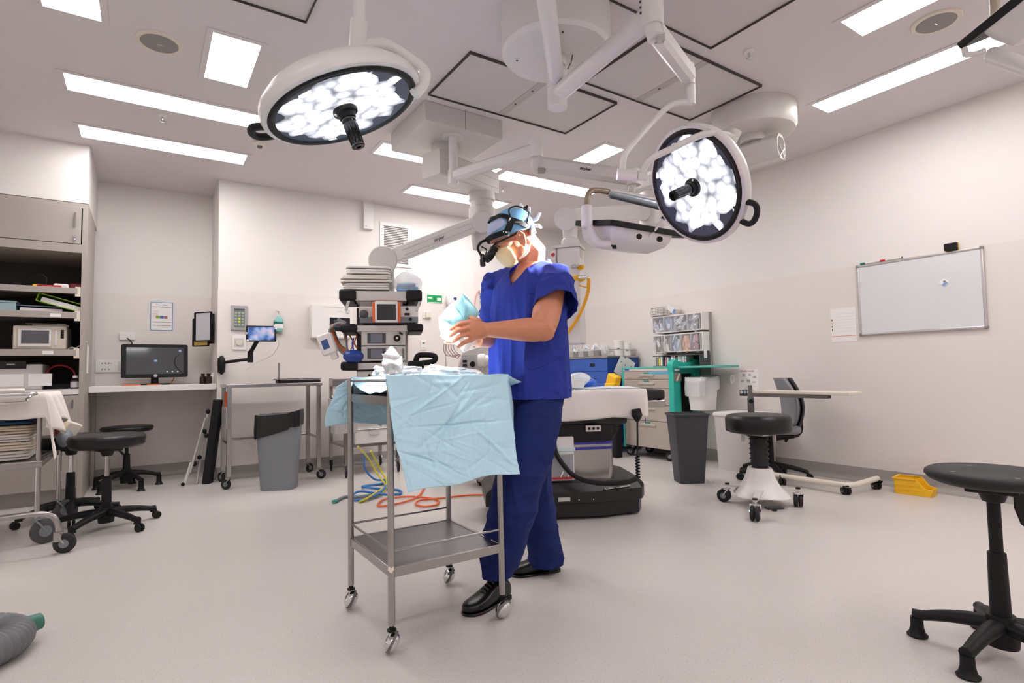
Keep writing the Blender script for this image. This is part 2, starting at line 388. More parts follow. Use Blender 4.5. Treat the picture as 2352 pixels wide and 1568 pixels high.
# alcove
ya = AY - .004
t, M = plate('notice', 'printed notice with a blue border on the alcove wall', 'notice', (.14, ya, 1.653), NA, .2, .3, .002, PAPER, .004)
bl = mat('notice_blue', '4f8fc9', .6)
for w_, h_, x_, y_ in ((.2, .006, 0, .147), (.2, .006, 0, -.147), (.006, .3, -.097, 0), (.006, .3, .097, 0)): mbox(M, (x_, y_, .0022), (w_, h_, .0008)).build('border', bl, t)
for y_ in (.1, -.06, -.095): mbox(M, (0, y_, .0022), (.17, .004, .0008)).build('rule', DGREY, t)
for i, c in enumerate(('9aa83c', '3f74a6', 'a46a72')): mbox(M, (-.035 + .035 * i, -.008, .0022), (.033, .03, .0008)).build('picture', mat('notice_' + c, c, .6), t)
for i in range(5): mbox(M, (-.055, .06 - .016 * i, .0022), (.05, .003, .0008)).build('text_line', mat('notice_red', 'c98a8a', .6), t)
text('heading', 'Theatre Safety', .018, M @ Matrix.Translation((0, .122, .0022)), bl, t)
t, M = plate('wall_socket', 'white double power point with cables left of the alcove monitor', 'power point', (-.28, ya, 1.135), NA, .26, .125)
for y_ in (.03, -.03):
    mbox(M, (-.045, y_, .013), (.11, .05, .003)).build('socket_plate', WPLAST, t)
    for x_ in (-.075, -.05, -.02): mbox(M, (x_, y_, .0152), (.006, .014, .002)).build('socket_slot', DGREY, t)
mbox(M, (.08, .0, .013), (.05, .1, .003)).build('switch', LTGREY, t)
MB().cyl(M @ Vector((-.005, .03, .014)), M @ Vector((-.005, .03, .018)), .004, n=8).build('red_light', RED, t)
t, M = plate('socket_trunking', 'white outlet plate with a black cable above the alcove monitor', 'wall socket', (-.155, ya, 1.44), NA, .13, .08, .02)
MB().tube([M @ Vector(p) for p in ((0, -.02, .022), (.02, -.04, .03), (.04, -.07, .03), (.05, -.12, .02))], .005, res=6).build('cable', BLACK, t)
# whiteboard
t = thing('whiteboard', 'white magnetic whiteboard with aluminium frame on the right wall', 'whiteboard', (RX - .004, 1.895, 1.562)); M = frame((0, 0, 0), NR)
mbox(M, (0, 0, .012), (.86, .58, .012)).build('board', mat('board_white', 'dcdcdf', .18, var=.02), t)
AL = mat('aluminium', 'c9c5c4', .35, .6, var=.02)
for w_, h_, x_, y_ in ((.87, .02, 0, .296), (.87, .02, 0, -.296), (.02, .58, -.43, 0), (.02, .58, .43, 0)): mbox(M, (x_, y_, .013), (w_, h_, .022)).build('frame', AL, t, bevel=.006)
for sx in (-1, 1):
    for sy in (-1, 1): mbox(M, (sx * .431, sy * .297, .014), (.026, .026, .026)).build('corner', mat('corner_grey', '8d877f', .5), t, bevel=.007)
Mt = frame(Vector((RX - .02, 0, 0)), NR)
def marker(y, c, label, tilt):
    t = thing('whiteboard_marker', label, 'marker pen', (RX - .021, y, 1.8785), 0, 'markers on the whiteboard')
    MB().cyl((0, .045, 0), (0, -.075, 0), .008, n=14).build('barrel', WPLAST, t); MB().cyl((0, .046, 0), (0, .085, 0), .0088, n=14).build('cap', c, t)
    MB().cyl((0, -.076, 0), (0, -.081, 0), .0075, n=14).build('plug', DGREY, t)
marker(2.215, mat('pen_green', '0a7a66', .4), 'white marker pen with a green cap on the whiteboard edge', 0); marker(2.06, mat('pen_red', 'd8292f', .4), 'white marker pen with a red cap on the whiteboard edge', 0)
t = thing('board_eraser', 'black whiteboard eraser with a yellow edge standing on the frame', 'eraser', (RX - .024, 1.645, 1.871), 0)
MB().box((-.008, 0, .028), (.03, .085, .055)).build('felt', BLACK, t, bevel=.006); MB().box((.013, 0, .028), (.01, .085, .055)).build('backing', YELLOW, t, bevel=.002)
t = thing('sticker_magnet', 'small blue and white picture magnet on the whiteboard', 'magnet', (RX - .0235, 1.705, 1.632)); Mq = frame((0, 0, 0), NR) @ Matrix.Rotation(.75, 4, 'Z')
MB().box(Mq @ Vector((0, 0, .0015)), (.05, .05, .002), Mq.to_3x3()).build('card', PAPER, t)
MB().box(Mq @ Vector((-.005, -.012, .003)), (.035, .02, .001), Mq.to_3x3()).build('picture', mat('magnet_blue', '7fa5cc', .5), t)
MB().box(Mq @ Vector((.006, .004, .003)), (.014, .008, .001), Mq.to_3x3()).build('figure', mat('magnet_navy', '35507a', .5), t)
# paper next to board
t, M = plate('notice', 'white printed list with an orange line taped left of the whiteboard', 'notice', (RX - .004, 2.475, 1.362), NR, .215, .3, .002, PAPER, .002)
mbox(M, (0, -.098, .0023), (.2, .007, .0008)).build('orange_line', mat('line_orange', 'e6a182', .6), t)
for i in range(7): mbox(M, (.02, .1 - .026 * i, .0022), (.15, .002, .0008)).build('text_line', LTGREY, t)
for i, c in enumerate(('3a3a40', 'd79b2a', '1f7a44', '333844')): mbox(M, (-.095, .05 - .03 * i, .0023), (.008, .016, .0008)).build('tab', mat('tab_' + c, c, .6), t)
# PVC recycling poster
t, M = plate('notice', 'recycling poster with red heading and a black picture strip', 'poster', (RX - .004, 3.432, .83), NR, .222, .3, .002, PAPER, .002)
text('heading', 'PVC RECYCLING', .021, M @ Matrix.Translation((-.01, .132, .0023)), RED, t)
for x_, y_, w_, h_ in ((-.05, .09, .03, .03), (.015, .095, .03, .02), (.07, .07, .035, .02), (-.07, .03, .03, .02), (.0, .03, .04, .03), (.06, .02, .04, .012), (0, -.02, .05, .004), (0, -.03, .07, .004)):
    mbox(M, (x_, y_, .0023), (w_, h_, .0008)).build('drawing', mat('draw_grey', 'b3b0b2', .6), t)
text('caption', 'Return for reuse', .014, M @ Matrix.Translation((0, -.052, .0023)), mat('line_red', 'cf7f86', .6), t)
mbox(M, (0, -.095, .0023), (.215, .06, .0008)).build('strip', mat('strip_dark', '2a1d1c', .5), t)
for i in range(5): MB().cyl(M @ Vector((-.085 + .04 * i, -.085, .0025)), M @ Vector((-.085 + .04 * i, -.085, .0036)), .017, n=20).build('badge', mat('badge%d' % i, ('d8d6d8', '9db5cc', 'c9c9cc', 'd7c6bd', 'cbb2a3')[i], .5), t)
# wall hook
t, M = plate('wall_hook', 'small white wall hook right of the teal cart', 'hook', (RX - .004, 3.612, .885), NR, .035, .09, .01, WPLAST, .008)
MB().tube([M @ Vector(p) for p in ((0, .03, .01), (0, .02, .035), (0, -.02, .04), (.01, -.055, .03))], .006, res=5).build('prong', WPLAST, t)
# ------------------------------------------------------------------ shared furniture makers
def caster(t, x, y, r, top, name='caster', twin=False, yaw=0, wheel=RUBBER, fork=STEEL, w=.022, size=None):
    """swivel caster: stem + fork (part), wheel (sub-part); centre of wheel at height r"""
    c, s = math.cos(yaw), math.sin(yaw); R = Matrix.Rotation(yaw, 3, 'Z'); off = R @ Vector((r * .55, 0, 0)); ax_ = R @ Vector((0, 1, 0))
    P = lambda a, b, z: Vector((x, y, z)) + R @ Vector((a, b, 0))
    f = MB(); f.cyl((x, y, top), (x, y, 2 * r + .008), .009 if not twin else .007, n=10)
    f.cyl((x, y, 2 * r + .012), (x, y, 2 * r), .02, n=16)
    for sd in (-1, 1):
        a = P(-.012, sd * (w / 2 + .005), 2 * r + .004); b = P(r * .55, sd * (w / 2 + .005), r)
        f.tube([a, (a + b) / 2 + R @ Vector((.004, 0, 0)), b], .006, n=6)
    f.box(P(.004, 0, 2 * r + .002), (.03, w + .016, .006), yaw)
    fo = f.build(name, fork, t)
    for k in ((-1, 1) if twin else (0,)):
        cc = Vector((x, y, r)) + off + ax_ * (k * w * .32); hw = w * (.26 if twin else .5)
        MB().lathe([(0, -hw), (r * .8, -hw), (r, -hw * .6), (r, hw * .6), (r * .8, hw), (0, hw)], cc, ax_, 20).build('wheel', wheel, fo)
        MB().lathe([(0, -hw - .002), (r * .45, -hw - .002), (r * .45, hw + .002), (0, hw + .002)], cc, ax_, 14).build('hub', GREYP, fo)
    return fo
def stool(label, loc, rz, seat_r, seat_z, seat_t, casters=True, base_r=.27, col_top=None, col_m=None, base_h=.12, n=5, hard=False, lever=0, group='black stools', sleeve=.55):
    t = thing('stool', label, 'stool', loc, rz, group); r = seat_r
    if hard: prof = [(0, seat_z - seat_t), (r * .8, seat_z - seat_t), (r * .93, seat_z - seat_t * .75), (r, seat_z - seat_t * .4), (r * .985, seat_z - seat_t * .15), (r * .93, seat_z), (r * .5, seat_z - .006), (0, seat_z - .008)]
    else: prof = [(0, seat_z - seat_t), (r * .9, seat_z - seat_t), (r * .975, seat_z - seat_t * .8), (r * .97, seat_z - seat_t * .62), (r * .985, seat_z - seat_t * .55), (r, seat_z - seat_t * .3), (r * .95, seat_z - seat_t * .06), (r * .8, seat_z), (0, seat_z + .004)]
    MB().lathe(prof, n=48).build('seat', RUBBER if hard else VINYLB, t, sharp=60)
    MB().box((0, 0, seat_z - seat_t - .012), (.14, .14, .024)).cyl((0, 0, seat_z - seat_t - .06), (0, 0, seat_z - seat_t - .02), .03, .045).build('seat_plate', BLACK, t, bevel=.004)
    sl = seat_z * sleeve
    MB().cyl((0, 0, sl - .05), (0, 0, seat_z - seat_t - .02), .014 if not hard else .019, n=18).build('piston', col_m or CHROME, t)
    MB().lathe([(.024, base_h * .35), (.03, base_h + .02), (.026, sl), (.02, sl + .004), (0, sl + .004)], n=24).build('gas_column', BLACK, t)
    MB().lathe([(0, base_h * .35), (.045, base_h * .35), (.05, base_h * .75), (.04, base_h + .025), (0, base_h + .03)], n=24).build('hub', BLACK, t)
    for k in range(n):
        a = 2 * PI * k / n; d = Vector((math.cos(a), math.sin(a), 0)); s_ = Vector((-d.y, d.x, 0)); rings = []
        for q in range(9):
            u = q / 8; p = d * (.03 + (base_r - .03) * u) + Vector((0, 0, base_h * (1 - .35 * u * u) - (.01 if u < 1 else .0))); w_ = .03 - .011 * u; h_ = .026 - .009 * u
            rings.append([p + s_ * (w_ * math.cos(v)) + Vector((0, 0, h_ * math.sin(v))) for v in (2 * PI * i / 12 for i in range(12))])
        tip = base_h * .65 - .01
        lg = MB().loft(rings).cyl(d * (base_r - .012) + Vector((0, 0, tip)), d * (base_r - .012) + Vector((0, 0, .05 if casters else .018)), .02, .022, n=14).build('leg', BLACK, t, sharp=60)
        if casters:
            for sd in (-1, 1):
                cc = d * (base_r + .008) + s_ * (sd * .013) + Vector((0, 0, .026)); MB().lathe([(0, -.009), (.02, -.009), (.026, -.004), (.026, .004), (.02, .009), (0, .009)], cc, s_, 18).build('wheel', BLACK, lg)
        else:
            MB().lathe([(.032, .0005), (.034, .006), (.026, .014), (.022, .03), (0, .03)], d * (base_r - .012), n=18).build('foot', BLACK, lg)
    if lever:
        d = Vector((math.cos(lever), math.sin(lever), 0))
        MB().tube([Vector((0, 0, seat_z - seat_t - .03)) + d * .03, Vector((0, 0, seat_z - seat_t - .035)) + d * .09, Vector((0, 0, seat_z - seat_t - .07)) + d * .13], .008, res=4).build('lever', BLACK, t)
    return t
def tgt(p, z=None): return Vector((p.x, p.y, 0 if z is None else z))
stool('black padded stool on casters, nearest the desk counter at the left', tgt(az(244, 1168, .13)), .35, .222, .63, .085, base_r=.3, lever=.5, col_m=STEEL)
stool('black padded stool on casters tucked against the linen trolley', tgt(az(161, 1150, .13)), -.2, .23, .605, .085, base_r=.3, col_m=CHROME)
stool('low black stool with glide feet under the desk counter', tgt(az(290, 1096, .1)), .15, .208, .57, .05, False, .27, base_h=.15, col_m=BLACK)

# ------------------------------------------------------------------ tall grey cabinet with open shelves
CXa, CXb, CY0, CY1 = -1.75, AX0, 5.84, 6.6
t = thing('storage_cabinet', 'tall grey cabinet with a locked top door and open shelves', 'cabinet', (0, 0, 0))
MB().bb(CXb - .036, CXb, CY0, CY1, 0, 2.49).build('side_panel', LAM, t)
MB().bb(CXa, CXa + .03, CY0, CY1, 0, 2.49).build('side_panel', LAM, t)
MB().bb(CXa + .03, CXb - .036, CY0, CY1, 2.45, 2.49).build('top_panel', LAM, t)
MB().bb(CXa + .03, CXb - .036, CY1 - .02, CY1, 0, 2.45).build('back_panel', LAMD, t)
zd0, zd1 = ay(100, 553, CY0).z, ay(100, 466, CY0).z
MB().bb(CXa + .03, CXb - .036, CY0, CY1 - .02, zd0 - .075, zd0 - .045).build('shelf', LAM, t)
MB().bb(CXa + .03, CXb - .036, CY0, CY0 + .02, zd0 - .045, zd0 - .004).build('rail', LAM, t)
dr = MB().bb(CXa + .05, CXb - .045, CY0 - .004, CY0 + .016, zd0, zd1).build('door', mat('door_grey', 'a59d97', .45, var=.04, vs=10), t, bevel=.002)
hx = CXb - .085
MB().bb(hx - .006, hx + .006, CY0 - .022, CY0 - .012, zd0 + .14, zd0 + .26).cyl((hx, CY0 - .016, zd0 + .15), (hx, CY0 - .003, zd0 + .15), .004, n=8).cyl((hx, CY0 - .016, zd0 + .25), (hx, CY0 - .003, zd0 + .25), .004, n=8).build('handle', CHROME, dr)
MB().cyl((hx, CY0 - .012, zd0 + .06), (hx, CY0 - .003, zd0 + .06), .012).bb(hx - .002, hx + .002, CY0 - .03, CY0 - .01, zd0 + .045, zd0 + .06).ball((hx, CY0 - .024, zd0 + .03), .012, 10, 8).build('lock_and_key', CHROME, dr)
SH = []
for y0_, y1_ in ((657, 671), (714, 729), (802, 817)):
    zt, zb = ay(90, y0_, CY0 + .01).z, ay(90, y1_, CY0 + .01).z; SH.append(zt - .008)
    s_ = MB().bb(CXa + .05, CXb - .06, CY0 + .01, CY1 - .05, zt - .03, zt - .008).bb(CXa + .05, CXb - .06, CY0 - .005, CY0 + .012, zb, zt).build('pull_out_shelf', LAM, t, bevel=.002)
    MB().bb(CXb - .075, CXb - .038, CY0 + .0, CY0 + .05, zb - .02, zt + .01).build('runner', CREAM, s_)
MB().bb(CXa + .03, CXb - .036, CY0, CY1 - .02, .885, .93).build('counter_shelf', WHITE, t)
for i, (x0, x1) in enumerate(((CXa + .04, -1.115), (-1.11, CXb - .037))):
    d_ = MB().bb(x0, x1, CY0 - .002, CY0 + .016, .12, .875).build('lower_door', LAM, t, bevel=.002)
    MB().bb(x1 - .04, x1 - .03, CY0 - .02, CY0 - .002, .78, .84).build('handle', CHROME, d_)
MB().bb(CXa + .03, CXb - .036, CY0 + .06, CY0 + .08, 0, .118).build('kickboard', SKIRT, t)
MB().bb(CXb, CXb + .003, 6.02, 6.16, 1.06, 1.3).build('side_notice', PAPER, t)
for zz, x_ in ((SH[1] - .025, ay(128, 722, CY0).x), (SH[2] - .02, ay(110, 810, CY0).x)): MB().bb(x_ - .035, x_ + .035, CY0 - .008, CY0 - .005, zz - .012, zz + .016).build('shelf_label', PAPER, t)

# things on the shelves
def sx(px, Y): return ay(px, 800, Y).x
z1, z2, z3 = SH
# shelf 1: packets
def packet(label, x, y, z, d, m, rz=0, grp='packets on the upper cabinet shelf'):
    t = thing('packet', label, 'packet', (x, y, z), rz, grp); MB().box((0, 0, d[2] / 2), d).build('wrapper', m, t, bevel=min(d) * .25); MB().box((d[0] * .2, -d[1] * .1, d[2] + .0008), (d[0] * .3, d[1] * .5, .001)).build('printed_label', PAPER, t); return t
packet('flat yellow and red packet on the top open shelf', sx(90, 6.0), 6.0, z1, (.12, .2, .03), YELLOW, .2)
packet('flat red packet on the top open shelf', sx(115, 5.97), 5.97, z1, (.16, .18, .028), RED, -.1)
packet('white packet with rounded end on the top open shelf', sx(137, 5.95), 5.95, z1, (.1, .12, .045), PAPER, .1)
packet('dark red packet at the right end of the top open shelf', sx(172, 6.02), 6.05, z1, (.12, .2, .06), mat('dark_red', '7d1f26', .5), .15)
t = thing('headphones', 'black looped headset lying on the top open shelf', 'headset', (sx(85, 6.05), 6.05, z1))
MB().tube([(-.07, 0, .02), (-.06, 0, .09), (0, .0, .135), (.05, 0, .1), (.045, 0, .03)], .008, res=6).build('band', BLACK, t); MB().ball((-.07, 0, .03), (.02, .035, .03)).build('ear_pad', BLACK, t); MB().ball((.045, 0, .03), (.02, .035, .03)).build('ear_pad', BLACK, t)
t = thing('tape_roll', 'black roll lying at the left of the top open shelf', 'tape roll', (sx(33, 6.05), 6.05, z1)); MB().lathe([(.02, 0.0), (.045, 0), (.045, .05), (.02, .05)]).build('roll', BLACK, t)
# shelf 2: binders
def binder(label, p, dims, tilt, m, yaw=0):
    w, d, h = dims; t = thing('ring_binder', label, 'binder', p, yaw, 'binders on the middle cabinet shelf'); t.rotation_euler = (0, tilt, yaw)
    MB().bb(0, w, 0, d, 0, .005).bb(0, w, 0, d, h - .005, h).bb(0, .005, 0, d, .005, h - .005).build('cover', m, t); MB().bb(.03, w - .012, .008, d - .008, .0052, h * .62).build('pages', PAPER, t); return t
binder('blue grey folder lying flat on the middle open shelf', (sx(31, 5.93), 5.93, z2 + .012), (.31, .24, .05), .02, mat('binder_blue', '7d93ad', .5))
binder('bright green ring binder lying tilted on the middle open shelf', (sx(78, 5.9), 5.9, z2 + .1), (.32, .25, .07), .29, GREEN)
t = thing('paper_sleeve', 'pink paper sleeve under the binders on the middle open shelf', 'folder', (sx(92, 5.89), 5.99, z2)); MB().bb(-.12, .14, -.09, .1, .0005, .009).build('sleeve', mat('pink_card', 'd79ab8', .6), t)
t = thing('storage_box', 'pale blue box at the left of the middle open shelf', 'box', (sx(8, 5.95), 5.97, z2)); MB().bb(-.12, .07, -.05, .18, 0, .075).build('body', mat('pale_blue_card', 'a9c7cf', .6), t, bevel=.004); MB().bb(-.125, .075, -.055, .185, .0755, .09).build('lid', mat('pale_blue_card', 'a9c7cf', .6), t)
# shelf 3: boxy white unit
x0_, x1_ = sx(28, 5.93), sx(152, 5.93); h_ = ay(90, 748, 5.93).z - z3
t = thing('bench_monitor', 'boxy white unit with a dark screen on the lower open shelf', 'monitor', ((x0_ + x1_) / 2, 5.93, z3)); w_ = x1_ - x0_
MB().bb(-w_ / 2, w_ / 2, 0, .38, .012, h_).build('body', CREAM, t, bevel=.01)
MB().bb(-w_ / 2 + .03, w_ * .22, -.012, 0, .03, h_ - .02).build('front_frame', WPLAST, t, bevel=.006); MB().bb(-w_ / 2 + .055, w_ * .17, -.016, -.011, .06, h_ - .04).build('screen', mat('grey_screen', '5b5a60', .25), t)
MB().bb(w_ * .27, w_ * .33, -.008, 0, .04, h_ - .03).build('slot_panel', WPLAST, t, bevel=.004); MB().bb(w_ * .39, w_ * .45, -.006, 0, h_ * .5, h_ * .85).build('display', BLACK, t)
for sx_ in (-1, 1): MB().bb(sx_ * w_ * .4 - .02, sx_ * w_ * .4 + .02, .05, .3, 0, .014).build('foot', DGREY, t)
t = thing('document_tray', 'flat white papers lying on top of the boxy white unit', 'papers', ((x0_ + x1_) / 2 + .05, 5.98, z3 + h_)); MB().box((0, .1, .008), (.24, .2, .008), .1).build('sheet_stack', PAPER, t); MB().box((-.02, .1, .022), (.26, .16, .006), -.05).bb(.06, .1, .05, .15, .012, .02).build('folder', CREAM, t)
t = thing('crumpled_paper', 'crumpled white paper at the right end of the lower open shelf', 'paper', (sx(176, 5.92), 5.95, z3)); MB().grid(lambda u, v: Vector((-.06 + .13 * u, -.05 + .12 * v, .004 + .07 * u * (1 - .3 * v) + .014 * math.sin(9 * u + 4 * v))), 8, 6).build('sheet', PAPER, t, solid=.002)
# counter level: printer, red tubing, bottle
x0_, x1_ = sx(-30, 5.95), sx(100, 5.95); zc = .93
t = thing('printer', 'white printer with a black top on the cabinet counter', 'printer', ((x0_ + x1_) / 2, 5.93, zc)); w_ = x1_ - x0_
MB().bb(-w_ / 2, w_ / 2, 0, .4, 0, .21).build('body', LTGREY, t, bevel=.012); MB().bb(-w_ / 2 + .02, w_ / 2 - .1, -.004, .36, .1705, .24).build('top_panel', BLACKG, t, bevel=.006)
for q in (-.02, .16): MB().bb(q - .075, q + .075, -.005, 0, .03, .13).build('front_label', PAPER, t)
MB().bb(-.05, 0, -.007, -.003, .205, .212).build('badge', LTGREY, t)
t = thing('tubing_coil', 'coil of dark red tubing on the cabinet counter beside the bottle', 'tubing', (sx(138, 6.0), 6.05, zc + .1)); MB().tube([(.1 * math.cos(a), .02 * math.sin(3 * a), .1 * math.sin(a)) for a in (2 * PI * i / 24 for i in range(24))], .007, n=8, closed=True).build('tube', RED, t); MB().bb(-.12, .1, -.03, .1, -.098, -.06).build('dark_tray', BLACK, t)
def bottle(label, p, r, h, m, capm, lab=None, grp=None):
    t = thing('bottle', label, 'bottle', p, 0, grp); MB().lathe([(0, 0), (r, 0), (r, h * .66), (r * .45, h * .8), (r * .45, h * .84), (0, h * .84)], n=20).build('body', m, t); MB().lathe([(0, h * .82), (r * .6, h * .82), (r * .6, h), (0, h)], n=16).build('cap', capm, t)
    if lab: MB().lathe([(r * 1.01, h * .12), (r * 1.03, h * .12), (r * 1.03, h * .55), (r * 1.01, h * .55)], n=20).build('printed_label', lab, t)
    return t
AMBER = mat('amber_glass', '2a1a14', .12)
bottle('dark bottle with a white cap and label on the cabinet counter', (sx(175, 5.9), 5.9, zc), .032, .11, AMBER, WPLAST, mat('label_grey', 'c4c0cc', .6))

# ------------------------------------------------------------------ desk counter in the alcove and what stands on it
t = thing('desk_counter', 'white desk counter spanning the alcove on a grey end panel', 'counter', (0, 0, 0))
MB().bb(AX0 + .002, AX1 - .006, 6.22, AY - .005, .885, .94).build('worktop', WHITE, t, bevel=.003)
MB().bb(AX0 + .004, AX0 + .03, 6.62, AY - .09, 0, .885).build('end_panel', LAM, t)
ZD = .94
xa, xb = ay(278, 830, 6.55).x, ay(432, 830, 6.55).x; w_ = xb - xa
t = thing('desktop_monitor', 'black computer monitor with a tilted dark screen on the desk counter', 'monitor', ((xa + xb) / 2, 6.56, ZD), 0.05)
Mq = Matrix.Translation((0, 0, .24)) @ Matrix.Rotation(-.1, 4, 'X') @ frame((0, 0, 0), (0, -1, 0)); R3 = Mq.to_3x3()
MB().prism(rrect(w_, .33, .015), -.03, .0, Mq).build('casing', BLACK, t, bevel=.004)
SCR = mat('lit_desktop', '4c4e52', .07, var=.03)
MB().prism(rrect(w_ - .08, .265, .004), .0005, .0025, Mq).build('screen', SCR, t)
for i in range(3): MB().box(Mq @ Vector((.1 + .045 * i, -.11, .003)), (.012, .012, .001), R3).build('icon', mat('icon_white', 'c9cdd3', .4), t)
MB().box(Mq @ Vector((.21, .1, .003)), (.02, .02, .001), R3).build('icon', mat('icon_blue', '8fb0de', .4), t); MB().box(Mq @ Vector((0, .0, .003)), (.025, .02, .001), R3).build('icon', mat('icon_blue', '8fb0de', .4), t)
MB().tube([Mq @ Vector(p) for p in ((.2, .06, .004), (.17, .03, .006), (.17, -.05, .006), (.24, -.14, .006))], .003, res=6, n=6).build('cable', BLACK, t)
MB().cyl(Mq @ Vector((0, -.15, .0)), Mq @ Vector((0, -.15, .006)), .016).build('button', CHROME, t)
MB().box((0, .03, .008), (.24, .2, .014)).cyl((0, .05, .012), (0, .07, .2), .035, .025).build('stand', BLACK, t, bevel=.003)
bottle('brown glass bottle left of its twin at the right end of the desk counter', (ay(466, 860, 6.5).x, 6.5, ZD), .03, .105, AMBER, BLACK, None, 'brown bottles on the desk counter')
bottle('brown glass bottle right of its twin on the desk counter', (ay(479, 860, 6.47).x, 6.47, ZD), .03, .105, AMBER, BLACK, None, 'brown bottles on the desk counter')
bottle('small white bottle at the right end of the desk counter by the wall corner', (ay(489, 860, 6.55).x, 6.56, ZD), .022, .115, WPLAST, WPLAST)
t = thing('cable', 'thin orange cable lying on the desk counter under the monitor', 'cable', (0, 0, 0)); MB().tube([Vector((ay(280, 885, 6.4).x, 6.42, ZD + .005)), Vector((ay(330, 880, 6.45).x, 6.5, ZD + .005)), Vector((ay(360, 880, 6.45).x, 6.44, ZD + .005)), Vector((ay(392, 880, 6.45).x, 6.66, ZD + .005)), Vector((ay(405, 880, 6.45).x, 6.78, ZD + .09))], .005, res=8, n=8).build('cord', ORANGE, t)
# document holders on the return wall
pc = Vector((ay(462, 760, 6.5).x, 6.52, 1.5)); pn = Vector((-.75, -.66, 0)); pt_ = Vector((.66, -.75, 0))
t = thing('document_holder', 'black framed flip document holder with a yellow sheet on the alcove side wall', 'document holder', pc)
for off, m_, nm, w_, h_ in ((Vector((0, 0, -.03)), mat('yellow_sheet', 'e0bf63', .6), 'yellow_page', .19, .28), (pn * .03 + pt_ * .055 + Vector((0, 0, .025)), mat('grey_sheet', 'c3c0c6', .5), 'grey_page', .2, .29), (pt_ * .15 + Vector((0, .09, .01)), mat('dark_sheet', '2c2c2e', .5), 'dark_page', .17, .3)):
    Mh = Matrix.Translation(off) @ frame((0, 0, 0), pn); f_ = MB()
    for w__, h__, x__, y__ in ((w_, .012, 0, h_ / 2), (w_, .012, 0, -h_ / 2), (.012, h_, -w_ / 2, 0), (.012, h_, w_ / 2, 0)): f_.box(Mh @ Vector((x__, y__, 0)), (w__ + .01, h__, .008), Mh.to_3x3())
    pf = f_.build('page_frame', BLACK, t); MB().box(Mh @ Vector((0, 0, 0)), (w_, h_, .003), Mh.to_3x3()).build(nm, m_, pf)
MB().bb(AX1 - pc.x - .03, AX1 - pc.x - .005, -.05, .1, -.06, .06).build('hinge_block', BLACK, t)
# wall arm with tablet at the corner
t = thing('tablet_arm', 'black jointed wall arm holding a lit tablet at the wall corner', 'tablet', (AX1 + .06, RY - .004, 1.15))
L = lambda px, py, Y: ay(px, py, Y) - Vector((AX1 + .06, RY - .004, 1.15))
p0 = L(509, 838, 6.12); MB().ball(p0, (.035, .05, .095), 16, 12).bb(p0.x - .03, p0.x + .03, p0.y, -.001, p0.z - .07, p0.z + .07).build('wall_pivot', BLACK, t)
MB().tube([L(515, 832, 6.1), L(575, 824, 5.95)], .016).build('lower_arm', BLACK, t); MB().cyl(L(575, 832, 5.95), L(575, 806, 5.95), .026).build('elbow', BLACK, t)
MB().tube([L(575, 810, 5.95), L(592, 780, 5.85), L(598, 768, 5.83)], .02).build('upper_arm', BLACK, t)
ct = L(600, 766, 5.8); Mt = Matrix.Translation(ct) @ frame((0, 0, 0), (-.12, -1, .12)); R3 = Mt.to_3x3()
tb = MB().prism(rrect(.27, .155, .012), -.008, .002, Mt).build('tablet', BLACK, t, bevel=.002)
def tabscreen():
    m = bpy.data.materials.new('tablet_picture'); m.use_nodes = True; nt = m.node_tree; b = nt.nodes['Principled BSDF']
    tc = nt.nodes.new('ShaderNodeTexCoord'); n = nt.nodes.new('ShaderNodeTexNoise'); n.inputs['Scale'].default_value = 9; nt.links.new(tc.outputs['Object'], n.inputs['Vector'])
    r = nt.nodes.new('ShaderNodeValToRGB'); r.color_ramp.elements[0].position = .38; r.color_ramp.elements[0].color = lin('2d3f74'); r.color_ramp.elements[1].position = .66; r.color_ramp.elements[1].color = lin('b7a7b8')
    e = r.color_ramp.elements.new(.5); e.color = lin('5d7fb0'); nt.links.new(n.outputs['Fac'], r.inputs[0]); nt.links.new(r.outputs[0], b.inputs['Base Color']); nt.links.new(r.outputs[0], b.inputs['Emission Color']); b.inputs['Emission Strength'].default_value = .35; b.inputs['Roughness'].default_value = .15; return m
MB().prism(rrect(.235, .132, .002), .0022, .0032, Mt).build('screen', tabscreen(), tb)
for x_, y_ in ((-.12, -.07), (.12, .07), (-.13, 0), (.13, .05)): MB().ball(Mt @ Vector((x_, y_, .0)), (.014, .014, .014), 10, 8).build('grip', CHROME, tb)
MB().cyl(L(598, 768, 5.83), Mt @ Vector((0, -.01, -.01)), .02).build('swivel', BLACK, t)
MB().tube([Mt @ Vector((.125, 0, 0)), L(640, 790, 5.9), L(625, 815, 6.0), L(590, 832, 6.1), L(565, 850, 6.17)], .003, res=8, n=6).build('charging_cable', WPLAST, t)

# ------------------------------------------------------------------ leaning folded frame, steel table, grey bin
t = thing('folded_stand', 'folded silver and black stand leaning in the desk corner', 'folded stand', (0, 0, 0))
def Fp(px, py, Y): return ay(px, py, Y)
MB().prism([(0, 0), (.07, 0), (.07, .8), (0, .8)], 0, .1, Matrix.Translation(az(462, 1112, 0)) @ Matrix.Rotation(-.5, 4, 'Z') @ Matrix.Rotation(.12, 4, 'Y') @ Matrix(((1, 0, 0, 0), (0, 0, 1, 0), (0, 1, 0, 0), (0, 0, 0, 1)))).build('padded_board', BLACK, t, bevel=.01)
pb = az(452, 1112, 0)
for nm, q in (('side_rail', [(452, 1110, 6.08), (478, 945, 6.25)]), ('side_rail', [(436, 1085, 6.05), (472, 960, 6.2)])): MB().tube([Fp(*q[0]), Fp(*q[1])], .012).build(nm, AL, t)
MB().tube([Fp(424, 1111, 6.13), Fp(440, 1062, 6.1)], .016).build('foot_bar', WPLAST, t)
